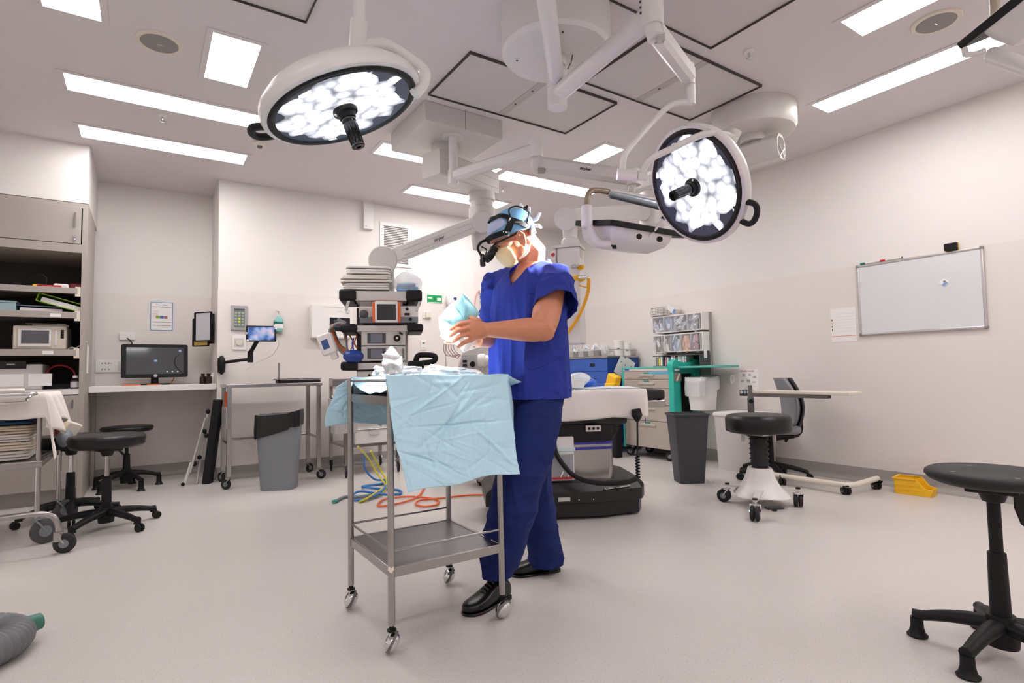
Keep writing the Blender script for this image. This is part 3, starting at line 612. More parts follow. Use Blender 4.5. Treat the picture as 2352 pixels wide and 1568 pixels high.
for px, py in ((478, 945), (470, 990), (474, 1000), (458, 1050), (447, 1065)): MB().ball(Fp(px, py, 6.12), (.02, .02, .024), 10, 8).build('joint', BLACK, t)
MB().ball(az(420, 1112, .018), .017, 10, 8).build('rubber_tip', BLACK, t)
MB().tube([Fp(478, 945, 6.22), Fp(472, 938, 6.22), Fp(486, 930, 6.25)], .004).build('hook', CHROME, t)
xA, xB, yA, yB, zT = .64, 1.425, 5.6, 6.03, .935
t = thing('steel_table', 'narrow stainless steel table on casters against the back wall', 'table', (0, 0, 0))
MB().bb(xA - .03, xB + .03, yA - .03, yB + .03, zT - .03, zT).build('top', STEEL, t, bevel=.003)
for x_ in (xA, xB):
    for y_ in (yA, yB):
        MB().bb(x_ - .018, x_ + .018, y_ - .018, y_ + .018, .11, zT - .03).build('leg', STEEL, t); caster(t, x_, y_, .045, .11, yaw=random.Random(int(x_ * 9 + y_ * 7)).random() * 6)
MB().cyl((xA, yB, .4), (xB, yB, .4), .012).build('stretcher', STEEL, t)
for x_ in (xA, xB): MB().cyl((x_, yA, .4), (x_, yB, .4), .012).build('stretcher', STEEL, t)
MB().bb(xA + .005, xA + .03, yB - .04, yB - .01, .72, .86).build('orange_tag', ORANGE, t)
xo = ay(685, 876, 5.75).x
t = thing('instrument_case', 'flat black case with a thin lid on the steel table', 'case', (xo, 5.75, zT)); MB().prism(rrect(.4, .2, .04), .001, .03).build('case', BLACK, t, bevel=.008); MB().bb(-.21, .2, -.1, .1, .034, .042).build('lid', DGREY, t); MB().box((.0, -.09, .037), (.03, .03, .012)).build('latch', CHROME, t)
xo = ay(650, 870, 5.7).x
t = thing('steel_rod', 'upright steel rod standing behind the flat black case', 'rod', (xo, 5.9, zT)); MB().cyl((0, 0, 0), (0, 0, .012), .02).build('foot', STEEL, t); MB().cyl((0, 0, .01), (0, 0, .2), .01).build('rod', STEEL, t)
xo = ay(595, 879, 5.7).x
t = thing('paper_strip', 'small cream card lying on the left of the steel table', 'card', (xo, 5.72, zT)); MB().box((0, 0, .003), (.1, .05, .005), .1).build('card', CREAM, t)
bp = Vector((1.02, 5.36, 0))
t = thing('waste_bin', 'grey plastic waste bin with a black liner under the steel table', 'waste bin', bp, -YAW * .75)
def binshell(w0, d0, w1, d1, h, r=.03, wall=.006, h0=0): 
    m = MB(); P = lambda w, d, z: [Vector((x, y, z)) for x, y in rrect(w, d, min(r, w * .3, d * .3), 6)]
    return m.loft([P(w0, d0, h0), P(w0 + (w1 - w0) * .5, d0 + (d1 - d0) * .5, h0 + (h - h0) * .5), P(w1, d1, h), P(w1 - wall * 2, d1 - wall * 2, h), P(w0 - wall * 2, d0 - wall * 2, h0 + .01)])
binshell(.29, .22, .375, .27, .66, .09).build('body', GREYP, t, sharp=40)
LINER = mat('black_liner', '171717', .28, bump=.5, bs=25, var=.1)
def liner(w, d, z, drop, seed, slope=0, r=.09, amp=.006):
    base = rrect(w, d, r, 10); rg = random.Random(seed); N = len(base); ph = [rg.random() * 6 for _ in range(6)]
    def ring(sc, zz, a): return [Vector((x * sc, y * sc, zz + slope * x * (1 if zz < z else 0))) * 1 + Vector((0, 0, a * math.sin(5 * 2 * PI * i / N + ph[0]) + a * .7 * math.sin(11 * 2 * PI * i / N + ph[1]))) + Vector((x, y, 0)).normalized() * (a * .8 * math.sin(17 * 2 * PI * i / N + ph[2])) for i, (x, y) in enumerate(base)]
    return MB().loft([ring(.99, z - drop, amp), ring(1.005, z - drop * .5, amp), ring(1.0, z - .01, amp * .4), ring(.985, z + .006, amp * .5), ring(.95, z, amp * .3), ring(.9, z - .1, amp)], cap=False)
liner(.39, .285, .655, .15, 3, .28).build('liner', LINER, t, sharp=60)

# ------------------------------------------------------------------ steel trolley with basket beside the wall
t = thing('side_trolley', 'steel trolley with a hanging mesh basket behind the blue drape', 'trolley', (0, 0, 0))
xA, xB, yA, yB = 1.66, 2.2, 5.5, 6.02
for x_ in (xA, xB):
    for y_ in (yA, yB): MB().bb(x_ - .016, x_ + .016, y_ - .016, y_ + .016, .13, .97 if y_ == yB else .9).build('leg', STEEL, t); caster(t, x_, y_, .055, .13, yaw=4.5)
MB().bb(xA, xB, yA, yB, .86, .885).build('top_tray', STEEL, t); MB().bb(xA, xB, yA, yB, .28, .305).build('shelf', STEEL, t); MB().bb(xA, xB, yB - .01, yB, .86, .96).build('backboard', STEELP, t); MB().cyl((xA, yA, .45), (xA, yB, .45), .01).cyl((xA, yA, .45), (xB, yA, .45), .008).build('rail', STEEL, t)
t = thing('mesh_basket', 'pale mesh basket with black items hanging on the side trolley', 'basket', (1.6, 5.35, .45))
m_ = MB(); 
m_.loft([[Vector((x, y, z)) for x, y in rrect(w, d, .03)] for w, d, z in ((.22, .16, .0), (.24, .18, .15), (.27, .2, .33), (.262, .192, .33), (.232, .172, .15), (.21, .15, .005))]); m_.build('mesh', mat('mesh_grey', 'b9b3b5', .6, var=.35, vs=120), t)
MB().tube([(-.12, 0, .34), (0, .02, .36), (.14, 0, .39)], .018).build('black_tool', BLACK, t); MB().box((-.1, -.03, .35), (.05, .02, .02)).build('white_clip', WPLAST, t)
t = thing('plastic_tub', 'white plastic tub on the shelf of the side trolley', 'tub', (1.95, 5.7, .305)); MB().bb(-.2, .2, -.2, .2, 0, .14).build('body', WPLAST, t, bevel=.01); MB().bb(-.05, .05, -.215, -.2, .09, .12).build('catch', LTGREY, t)

# ------------------------------------------------------------------ linen trolley at the far left and the stand in front of it
FX, FY, BX, BY = -.54, 4.5, -.5, 5.12
t = thing('linen_trolley', 'steel linen trolley at the far left with a loaded lower shelf', 'trolley', (0, 0, 0))
for x_, y_, cy in ((FX, FY, .075), (BX, BY, .075), (-1.3, FY, .075), (-1.3, BY, .075)):
    MB().cyl((x_, y_, .16), (x_, y_, .9), .014, n=16).build('leg', STEEL, t)
    caster(t, x_, y_, .075, .17, yaw=.3, wheel=DGREY, fork=GREYP, w=.03)
MB().bb(-1.32, FX + .02, FY - .02, BY + .02, .9, .92).build('top', STEEL, t); MB().bb(-1.32, FX + .02, FY - .02, BY + .02, .47, .51).build('shelf', STEEL, t, bevel=.003)
MB().tube([(FX, FY + .02, .52), (BX, BY - .02, .52)], .012).build('end_rail', STEEL, t)
def folded(label, c, d, m, seed, grp, layers=3, cat='folded linen', nm='folded_linen'):
    t = thing(nm, label, cat, c, 0, grp); rg = random.Random(seed); hz = d[2] / layers
    for k in range(layers):
        s1 = 1 - .05 * rg.random(); ox = .01 * (rg.random() - .5); ph = rg.random() * 6
        P = lambda z, q: [Vector((ox + x * s1 * q, y * s1 * q, z + .004 * math.sin(x * 22 + ph) + .003 * math.sin(y * 31 + ph))) for x, y in rrect(d[0], d[1], .03, 4)]
        MB().loft([P(hz * k + .004, .97), P(hz * k + hz * .25, 1), P(hz * k + hz * .75, 1), P(hz * (k + 1) + .001, .97)]).build('fold', m, t, sharp=70)
    return t
LIN = [mat('linen_cream', 'd9ccbb', .9, bump=.15, bs=150), mat('linen_white', 'd8d0ca', .9, bump=.15, bs=150), mat('linen_beige', 'c9b9a4', .9, bump=.15, bs=150)]
z_ = .515
for k, (lb, mm, hh) in enumerate((('crumpled white linen at the bottom of the linen trolley stack', LIN[1], .055), ('cream linen second from the bottom on the linen trolley shelf', LIN[0], .05), ('white linen in the middle of the linen trolley stack', LIN[1], .045), ('beige linen topmost of the linen trolley stack', LIN[2], .05))):
    folded(lb, (-.8 + .015 * (k % 2), 4.72, z_), (.42, .34, hh), mm, k, 'linen stack on the trolley shelf', 3); z_ += hh + .004
folded('dark blue wrapped pack on top of the linen stack', (-.78, 4.72, z_), (.4, .32, .05), mat('blue_wrap', '1f4668', .7), 9, 'linen stack on the trolley shelf', 2, 'wrapped pack', 'wrapped_pack')
t = thing('supply_bag', 'clear grey bag of odds and ends hanging at the trolley end', 'bag', (-.46, 4.99, .57)); MB().ball((0, 0, .03), (.05, .09, .07)).build('bag', mat('grey_film', '7f868c', .2, var=.2), t); MB().box((.03, .0, .09), (.1, .05, .1), Matrix.Rotation(.5, 3, 'Y') @ Matrix.Rotation(.6, 3, 'Z')).build('cream_packet', CREAM, t, bevel=.01); MB().box((-.01, -.06, .1), (.02, .02, .06), .2).build('yellow_clip', YELLOW, t); MB().box((-.03, -.02, .08), (.05, .04, .06), .2).build('red_packet', mat('dark_red', '7d1f26', .5), t)
# linen draped over the trolley top and its corner
def linen():
    m = MB(); nu, nv = 60, 46; x0, x1 = -1.3, FX + .03; y0, y1 = FY - .03, BY + .04
    def fn(u, v):
        # u runs across x past the end, v runs across y past the front edge
        X = x0 + (x1 - x0 + .3 - .1 * abs(math.sin(v * 7 + .6))) * u; Yv = (y0 - .16) + (y1 - y0 + .16) * v
        ox = max(0, X - x1); oy = max(0, y0 - Yv); z = .925 + .004 * math.sin(20 * X + 7 * Yv)
        fold = math.sin(Yv * 26 + 1.2) * .05 + .02 * math.sin(Yv * 47)
        px_, py_ = X, Yv
        if ox > 0: px_ = x1 + .012 * (1 - math.exp(-ox * 40)) + (fold + .04) * min(1, ox * 3.2) * .9; z -= ox * (.97 + .1 * math.sin(Yv * 9))
        if oy > 0: py_ = y0 - .01 * (1 - math.exp(-oy * 40)) - .012 * math.sin(X * 18) * oy * 6 - (.1 * min(1, oy * 5) * min(1, ox * 4)); z -= oy * .95
        return Vector((px_, py_, z))
    return m.grid(fn, nu, nv)
o = linen().build('linen_cloth', CLOTHW, None, sharp=180, solid=.003, origin=(-.9, 4.8, .92)); tag(o, 'white linen cloth draped over the corner of the linen trolley', 'cloth')
# stand with a U shaped tube base and a chrome rimmed tray
t = thing('instrument_stand', 'instrument stand with chrome rimmed tray and bent tube base at the left edge', 'instrument stand', (0, 0, 0))
cx_, cy_ = -.395, 4.2
w1 = Vector((cx_, cy_, 0))
MB().tube([Vector((-1.2, 4.27, .22)), Vector((-.75, 4.22, .235)), Vector((-.52, 4.2, .24)), Vector((-.44, 4.2, .22)), Vector((-.41, 4.2, .17)), Vector((-.405, 4.2, .115))], .0165, n=14, res=8).build('base_tube', STEEL, t)
MB().cyl((-.405, 4.2, .125), (-.405, 4.2, .07), .025).build('caster_socket', STEEL, t)
caster(t, -.405, 4.2, .055, .11, yaw=-.2, wheel=RUBBER, fork=STEEL, w=.035)
MB().cyl((-1.15, 4.28, .22), (-1.15, 4.28, .9), .016).build('post', STEEL, t)
caster(t, -1.15, 4.28, .055, .2, yaw=.5, w=.035)
zr = .925
MB().tube([(-1.3, 4.32, zr), (-.62, 4.32, zr), (-.56, 4.34, zr), (-.545, 4.37, zr)], .011, n=12, res=6).tube([(-1.3, 4.34, zr - .05), (-.65, 4.34, zr - .05), (-.585, 4.36, zr - .03), (-.565, 4.38, zr - .01)], .006, n=8, res=6).build('tray_rim', CHROME, t)
MB().bb(-1.3, -.57, 4.33, 4.44, zr - .005, zr + .005).build('tray', STEEL, t)
t = thing('wrapped_set', 'flat white wrapped set on the chrome rimmed tray', 'wrapped pack', (-.95, 4.385, zr + .006)); MB().box((0, 0, .014), (.7, .1, .025)).build('wrap', CLOTHW, t, bevel=.01)
t = thing('red_wrap', 'orange red packet lying on the white wrapped set at the left edge', 'packet', (-.86, 4.39, zr + .034)); MB().box((0, 0, .008), (.2, .07, .014), .1).build('packet', ORANGE, t, bevel=.004)

# ------------------------------------------------------------------ corrugated hose on the floor
t = thing('hose', 'ribbed grey hose looping on the floor at the bottom left', 'hose')
R_ = .058
hp = [Vector(p) for p in ((-.9, 2.98, R_), (-.62, 2.93, R_), (-.47, 2.9, R_ + .004), (-.39, 2.82, R_ + .002), (-.4, 2.72, R_), (-.49, 2.64, R_), (-.62, 2.58, R_), (-.9, 2.5, R_))]
sp = spline(hp, 28)
MB().tube(sp, [R_ * (.93 + .07 * math.cos(i * 1.26)) for i in range(len(sp))], n=24).build('ribbed_tube', GREYP if False else mat('hose_grey', '77777b', .45, var=.05), t, sharp=60)
MB().cyl((-.375, 2.83, .07), (-.325, 2.865, .07), .035, .03).build('green_cuff', mat('cuff_green', '3f7a68', .5), t)
tb_ = thing('tool_clip', 'small black and chrome clip inside the hose loop', 'clip', (-.56, 2.78, 0)); MB().box((0, 0, .02), (.2, .06, .038), .2).build('body', BLACK, tb_, bevel=.008); MB().box((.03, -.01, .042), (.05, .02, .005), .2).build('blade', CHROME, tb_)
# ------------------------------------------------------------------ near stool at the right
hub = tgt(az(2302, 1462, .07))
stool('black hard plastic stool with flat feet at the right edge of the photo', hub, math.atan2(.959 - hub.y, 2.387 - hub.x) , .19, ad(2300, 1085, 1.98).z + .02, .045, False, .25, base_h=.12, col_m=BLACK, hard=True, sleeve=.56)
pd = thing('stool_lever', '', 'x'); bpy.data.objects.remove(pd)
ns = [o for o in COL.objects if o.name.startswith('stool') and o.parent is None][-1]
sz = ad(2300, 1085, 1.98).z + .02
lv = MB(); d = Matrix.Rotation(-ns.rotation_euler.z, 3, 'Z') @ Vector((CR.x, CR.y, 0)).normalized()
lv.tube([d * .04 + Vector((0, 0, sz - .06)), d * .075 + Vector((0, 0, sz - .085))], .009)
lv.prism([(-.015, 0), (.015, 0), (.04, -.04), (.04, -.1), (.02, -.115), (-.02, -.115), (-.03, -.1), (-.03, -.04)], -.003, .003, Matrix.Translation(d * .085 + Vector((0, 0, sz - .08))) @ frame((0, 0, 0), d.cross(Vector((0, 0, 1)))) @ Matrix.Rotation(.35, 4, 'Z'))
lv.build('paddle_lever', BLACK, ns, bevel=.002)
for a in (.6, 2.2, 3.9, 5.3): MB().cyl((.12 * math.cos(a), .12 * math.sin(a), sz - .007), (.12 * math.cos(a), .12 * math.sin(a), sz - .0035), .009, n=12).build('seat_screw', BLACKG, ns)

# ------------------------------------------------------------------ surgeon's stool with bellows column
c0 = Vector((3.765, 2.425, 0)); t = thing('surgeon_stool', 'surgeon stool with thick black seat, bellows column and white four caster base', 'stool', c0, 0)
MB().lathe([(0, .525), (.2, .525), (.222, .535), (.226, .56), (.226, .625), (.215, .648), (.19, .655), (0, .662)], n=48).build('seat', VINYLB, t, sharp=60)
MB().box((0, 0, .515), (.17, .17, .02)).build('seat_plate', STEEL, t)
for s_ in (-1, 1): MB().tube([CR * (s_ * .115) + Vector((0, 0, .52)), CR * (s_ * .115) + Vector((0, 0, .455))], .012).build('lever', LTGREY, t)
pr = [(0, .26)]
for i in range(14): pr.append(((.07 if i % 2 == 0 else .052), .26 + .018 * i))
MB().lathe(pr + [(0, .5)], n=28).build('bellows', RUBBER, t, sharp=180)
rings = []
for z, w in ((.075, .36), (.1, .33), (.14, .25), (.2, .19), (.25, .165), (.27, .15)): rings.append([Vector((x, y, z)) for x, y in [(math.cos(PI / 4) * p - math.sin(PI / 4) * q, math.sin(PI / 4) * p + math.cos(PI / 4) * q) for p, q in rrect(w, w, w * .3, 5)]])
MB().loft(rings).build('base_cover', WHITE, t, sharp=60)
for k, (fx, fy) in enumerate(((3.652, 2.625), (3.36, 2.21), (3.891, 2.218), (4.17, 2.64))):
    q = Vector((fx, fy, 0)) - c0; dd = Vector((q.x, q.y, 0)).normalized()
    MB().prism([(0.05, -.03), (q.length - .02, -.018), (q.length + .02, -.012), (q.length + .02, .012), (q.length - .02, .018), (.05, .03)], .118, .13, Matrix(((dd.x, -dd.y, 0, 0), (dd.y, dd.x, 0, 0), (0, 0, 1, 0), (0, 0, 0, 1)))).build('leg', LTGREY, t, bevel=.002)
    caster(t, q.x, q.y, .047, .13, twin=True, yaw=(1.9, 3.6, .6, 2)[k], w=.05, fork=CHROME)
    MB().cyl((q.x, q.y, .13), (q.x, q.y, .14), .016, n=14).build('cap', BLACK, t)
for px, py, a in ((1713, 1130, .2), (1778, 1166, .1)):
    p = az(px, py, .085) - c0; pp = MB().box(p, (.11, .05, .012), -YAW + a).cyl(p + Vector((0, 0, -.02)), p, .018, n=12).build('foot_pedal', RUBBER, t, bevel=.003)
pb = az(1742, 1125, .12) - c0
MB().box(pb, (.035, .05, .12), -YAW).build('pedal_slot', BLACK, t, bevel=.004); MB().box(pb + Vector((-.03 * CF.x, -.03 * CF.y, .0)), (.018, .014, .09), -YAW).build('release_rod', CHROME, t)

# ------------------------------------------------------------------ overbed table and office chair behind it
t = thing('overbed_table', 'cream overbed table with a bent tube base on casters by the right wall', 'table', (0, 0, 0))
P1, P2, P3 = Vector((4.53, 2.98, .075)), Vector((4.53, 2.2, .075)), Vector((4.93, 2.15, .09))
MB().tube([P1, Vector((4.53, 2.4, .075)), Vector((4.535, 2.24, .076)), Vector((4.57, 2.18, .078)), Vector((4.65, 2.16, .08)), P3], .022, n=14, res=6).build('base_tube', CREAM, t)
for p in (Vector((4.545, 2.2, 0)), Vector((4.93, 2.15, 0)), Vector((4.93, 2.98, 0))): caster(t, p.x, p.y, .032, .075, twin=True, yaw=1, wheel=BLACK, fork=BLACK, w=.05)
MB().tube([Vector((4.53, 2.98, .075)), Vector((4.93, 2.98, .08))], .02).build('base_tube', CREAM, t)
pz = ax(1745, 908, 4.53)
MB().bb(4.515, 4.545, 2.965, 2.995, .09, .55).build('lower_post', STEEL, t); MB().bb(4.51, 4.55, 2.96, 3.0, .5, .73).build('sleeve', STEEL, t); MB().bb(4.517, 4.543, 2.967, 2.993, .73, .84).build('upper_post', STEEL, t)
MB().cyl((4.49, 2.95, .7), (4.51, 2.965, .7), .02, n=8).build('knob', BLACK, t)
zt_ = ax(1800, 903, 4.53).z; ye = ax(1905, 905, 4.53).y
MB().bb(4.515, 4.545, ye, 3.0, zt_ - .035, zt_ - .005).build('beam', STEEL, t); MB().bb(4.518, 4.542, ye - .004, ye, zt_ - .03, zt_ - .01).build('beam_end', BLACK, t)
MB().bb(4.44, 4.66, ax(1958, 900, 4.5).y, ax(1737, 900, 4.5).y, zt_, zt_ + .022).build('table_top', CREAM, t, bevel=.004)
ch = tgt(az(1775, 1072, .1)); ch = Vector((4.72, 2.93, 0))
t = thing('office_chair', 'grey and black office chair with a high backrest behind the overbed table', 'chair', ch, 0)
fd = Vector((-.62, .78, 0)).normalized(); fd = Vector((-.74, .67, 0)).normalized(); sd = Vector((-fd.y, fd.x, 0))
MB().prism(rrect(.46, .44, .12), .41, .48, Matrix((fd, sd, (0, 0, 1))).transposed().to_4x4()).build('seat', mat('chair_grey', '8f8f93', .8, bump=.2, bs=250), t, bevel=.025)
MB().prism(rrect(.44, .42, .12), .385, .408, Matrix((fd, sd, (0, 0, 1))).transposed().to_4x4()).build('seat_shell', BLACK, t, bevel=.01)
def backpad(off, w, thick):
    m = MB(); rings = []
    for j in range(13):
        v = j / 12; z = .47 + .43 * v; ww = w * (math.sin(PI * (.12 + .76 * v)) ** .5); bow = .05 * math.sin(v * PI) - .06 * v
        c = -fd * (.2 + off - bow * -1) + Vector((0, 0, z)); rings.append([c + sd * (ww / 2 * math.cos(a)) - fd * (thick * math.sin(a) * (1 if math.sin(a) > 0 else .6)) + fd * (.05 * (math.cos(a) ** 2)) for a in (2 * PI * i / 20 for i in range(20))])
    return m.loft(rings)
backpad(0, .44, .035).build('backrest_pad', mat('chair_grey', '8f8f93', .8, bump=.2, bs=250), t, sharp=180)
backpad(.045, .42, .02).build('backrest_shell', BLACK, t, sharp=180)
MB().tube([-fd * .24 + Vector((0, 0, .6)), -fd * .25 + Vector((0, 0, .42)), -fd * .12 + Vector((0, 0, .37))], .03, res=5).build('back_bracket', BLACK, t)
MB().tube([-fd * .2 - sd * .1 + Vector((0, 0, .45)), -fd * .24 - sd * .18 + Vector((0, 0, .4)), -fd * .2 - sd * .22 + Vector((0, 0, .3))], .013).build('lever', BLACK, t)
MB().box((0, 0, .362), (.22, .16, .04)).build('mechanism', BLACK, t, bevel=.01); MB().cyl((0, 0, .1), (0, 0, .35), .028).build('gas_column', BLACK, t)
for k in range(5):
    a = .2 + 2 * PI * k / 5; d = Vector((math.cos(a), math.sin(a), 0)); s_ = Vector((-d.y, d.x, 0)); rings = []
    for q in range(8):
        u = q / 7; p = d * (.02 + .28 * u) + Vector((0, 0, .12 - .05 * u * u)); rings.append([p + s_ * ((.03 - .01 * u) * math.cos(v)) + Vector((0, 0, (.026 - .008 * u) * math.sin(v))) for v in (2 * PI * i / 12 for i in range(12))])
    lg = MB().loft(rings).build('leg', BLACK, t)
    for q in (-1, 1): MB().lathe([(0, -.01), (.024, -.01), (.03, -.004), (.03, .004), (.024, .01), (0, .01)], d * .305 + s_ * (q * .014) + Vector((0, 0, .0305)), s_, 16).build('wheel', BLACK, lg)
# yellow tray bin
t = thing('parts_bin', 'yellow open fronted plastic bin on the floor by the right wall', 'storage bin', (4.985, 1.9, 0), -1.45)
w_, l_, h_ = .15, .24, .125; m = MB()
side = [(-l_ / 2, 0), (l_ / 2 - .02, 0), (l_ / 2, .05), (l_ / 2 - .05, .06), (l_ / 2 - .1, h_), (-l_ / 2 - .01, h_)]
Mx = Matrix(((1, 0, 0, 0), (0, 0, 1, 0), (0, 1, 0, 0), (0, 0, 0, 1)))
for s_ in (-1, 1): m.prism(side, s_ * w_ / 2 - .003, s_ * w_ / 2 + .003, Mx)
m.bb(-l_ / 2, l_ / 2 - .02, -w_ / 2, w_ / 2, .0005, .006).bb(-l_ / 2 - .008, -l_ / 2, -w_ / 2, w_ / 2, 0.004, h_).box((l_ / 2 - .012, 0, .027), (.006, w_, .052))
for s_ in (-1, 1): m.bb(-l_ / 2 - .015, l_ / 2 - .1, s_ * (w_ / 2 + .004) - .007, s_ * (w_ / 2 + .004) + .007, h_ - .012, h_)
m.bb(-l_ / 2 - .02, -l_ / 2 - .004, -w_ / 2, w_ / 2, h_ - .012, h_); m.build('body', YELLOW, t, bevel=.002)
for s_ in (-1, 1):
    for zz in (.035, .07): MB().bb(-l_ / 2 + .005, l_ / 2 - .07, s_ * (w_ / 2 + .0045) - .0015, s_ * (w_ / 2 + .0045) + .0015, zz, zz + .004).build('rib', YELLOW, t)
# dark bin
t = thing('waste_bin', 'slim charcoal waste bin standing in front of the teal cart', 'waste bin', (4.04, 3.29, 0), -YAW + .05)
binshell(.22, .2, .305, .27, .6, .03).build('body', mat('charcoal', '3b3d43', .5, var=.05), t)
MB().loft([[Vector((x, y, .585 + dz)) for x, y in rrect(.305 + e, .27 + e, .035, 6)] for e, dz in ((.002, 0), (.02, .004), (.02, .02), (-.012, .02), (-.016, .002))]).build('rim', mat('charcoal', '3b3d43', .5, var=.05), t)
t = thing('waste_bin', 'pale grey lidded bin standing beside the teal cart by the wall', 'waste bin', (4.95, 3.33, 0), 0.0)
binshell(.36, .42, .4, .46, .52, .05).build('body', LTGREY, t); MB().loft([[Vector((x, y, .523 + dz)) for x, y in rrect(.41 + e, .47 + e, .05, 6)] for e, dz in ((0, 0), (.01, .012), (0, .035), (-.08, .042))]).build('lid', WPLAST, t)

# ------------------------------------------------------------------ teal drawer cart
X0, YA, YB, XB = 4.72, 4.0, 4.77, 5.16
zt_ = ax(1500, 842, X0).z
t = thing('drawer_cart', 'teal and taupe medical cart with five drawers and hanging white bin', 'cart', (0, 0, 0))
zs = [ax(1500, y, X0).z for y in (852, 871, 891, 930, 967, 1029)]
MB().bb(X0 + .012, XB, YA + .06, YB - .03, zs[5], zt_ - .02).build('body', TAUPE, t)
MB().bb(X0 - .005, XB, YA + .06, YB - .02, zt_ - .02, zt_).build('top', mat('teal_top', '53b9a9', .35), t, bevel=.004)
MB().bb(X0 - .003, X0 + .02, YA + .06, YB - .03, zs[0] + .002, zt_ - .021).build('fascia', LTGREY, t)
MB().bb(X0 - .006, X0 - .003, YB - .12, YB - .05, zs[0] + .012, zs[0] + .03).build('badge', BLUE, t)
MB().bb(X0 - .004, XB, YB - .03, YB, .1, zt_).build('end_post', TEAL, t, bevel=.006)
for i in range(5):
    za, zb = zs[i + 1] + .003, zs[i] - .003
    d_ = MB().bb(X0 - .004, X0 + .011, YA + .065, YB - .035, za, zb).build('drawer', TAUPE, t, bevel=.002)
    ym = (YA + YB) / 2
    MB().loft([[Vector((X0 - .004 - dx, ym + y * sc, zb - .03 - .012 * k)) for y in (-.12, .12)] + [Vector((X0 - .003, ym + y * sc, zb - .03 - .012 * k)) for y in (.12, -.12)] for k, (dx, sc) in enumerate(((.0005, .7), (.014, 1), (.012, .95), (.0005, .5)))]).build('handle_lip', TAUPE, d_)
    if i in (0, 1, 2, 4): MB().bb(X0 - .0065, X0 - .004, ym - .04, ym + .04, zb - .026, zb - .01).build('label_holder', mat('teal_dark', '1a8f8c', .4), d_)
    if i == 0: MB().bb(X0 - .0065, X0 - .004, YA + .07, ym - .045, zb - .03, zb - .006).build('blue_sticker', mat('sticker_blue', '4fb4d8', .4), d_)
# end frame facing the room: two legs, handle and dark recess
ZT = ax(1590, 822, X0 + .1).z
MB().bb(X0 - .01, X0 + .12, YA, YA + .07, .1, zt_ - .0).build('end_leg', TEAL, t, bevel=.012)
MB().bb(XB - .1, XB + .0, YA, YA + .07, .1, zt_ - .0).build('end_leg', TEAL, t, bevel=.012)
MB().bb(X0 + .12, XB - .1, YA + .045, YA + .06, .14, zt_ - .04).build('recess', BLACK, t)
MB().bb(X0 - .01, XB, YA, YA + .07, .1, .16).build('end_foot', TEAL, t, bevel=.01)
# handle arch, a hollow loop standing on the end frame
xm, hw_ = (X0 + XB) / 2 - .005, (XB - X0) / 2 + .01; NQ = 48; po, pi_ = [], []
for i in range(NQ):
    a = 2 * PI * i / NQ; cs, sn = math.cos(a), math.sin(a)
    po.append((hw_ * math.copysign(abs(cs) ** .55, cs), zt_ + .0 + (ZT - zt_) * max(sn, 0) ** .75 + .08 * -max(-sn, 0) ** .3)); pi_.append((hw_ * .6 * cs, zt_ + .5 * (ZT - zt_) + .022 + .02 * sn))
m = MB(); y0_, y1_ = YA, YA + .07
Q = lambda P, y: [Vector((xm + x, y, z)) for x, z in P]
m.loft([Q(po, y0_), Q(po, y1_), Q(pi_, y1_), Q(pi_, y0_), Q(po, y0_)], cap=False)
bmesh.ops.remove_doubles(m.bm, verts=m.bm.verts, dist=.0003)
m.build('push_handle', TEAL, t, sharp=50)
MB().bb(X0 + .01, X0 + .11, YA - .012, YA, zt_ - .16, zt_ - .07).build('pocket', mat('brown_pocket', '8d8072', .6), t); MB().box((X0 + .05, YA - .018, zt_ - .12), (.02, .006, .09), Matrix.Rotation(.6, 3, 'Y')).build('pen', CREAM, t)
MB().bb(X0 + .02, X0 + .1, YA - .004, YA, zt_ - .05, zt_ - .03).build('printed_strip', PAPER, t)
MB().bb(X0 + .06, XB, ax(1690, 850, 5.1).y, YA, zt_ - .022, zt_ - .0).build('fold_out_shelf', mat('teal_top', '53b9a9', .35), t, bevel=.004)
for x_ in (X0 + .06, XB - .06):
    for y_ in (YA + .1, YB - .08): caster(t, x_, y_, .05, .16, yaw=2, w=.03)
MB().bb(X0 + .02, XB, YA + .06, YB - .03, .12, .16).build('base', BLACK, t)
t = thing('hanging_bin', 'white bin with a clear liner hooked on the end of the teal cart', 'waste bin', (4.93, 3.8, ax(1625, 942, 4.9).z), 0)
hb = ax(1625, 866, 4.9).z - ax(1625, 942, 4.9).z
binshell(.24, .2, .29, .25, hb, .06).build('body', WPLAST, t)
FILM = mat('clear_film', 'eeeeee', .15, alpha=.55, bump=.6, bs=22)
liner(.31, .27, hb - .005, hb * .45, 8, .25, .07, .008).build('liner', FILM, t, sharp=180)
MB().bb(-.02, .02, .12, .19, hb - .03, hb + .01).build('hook', STEEL, t)

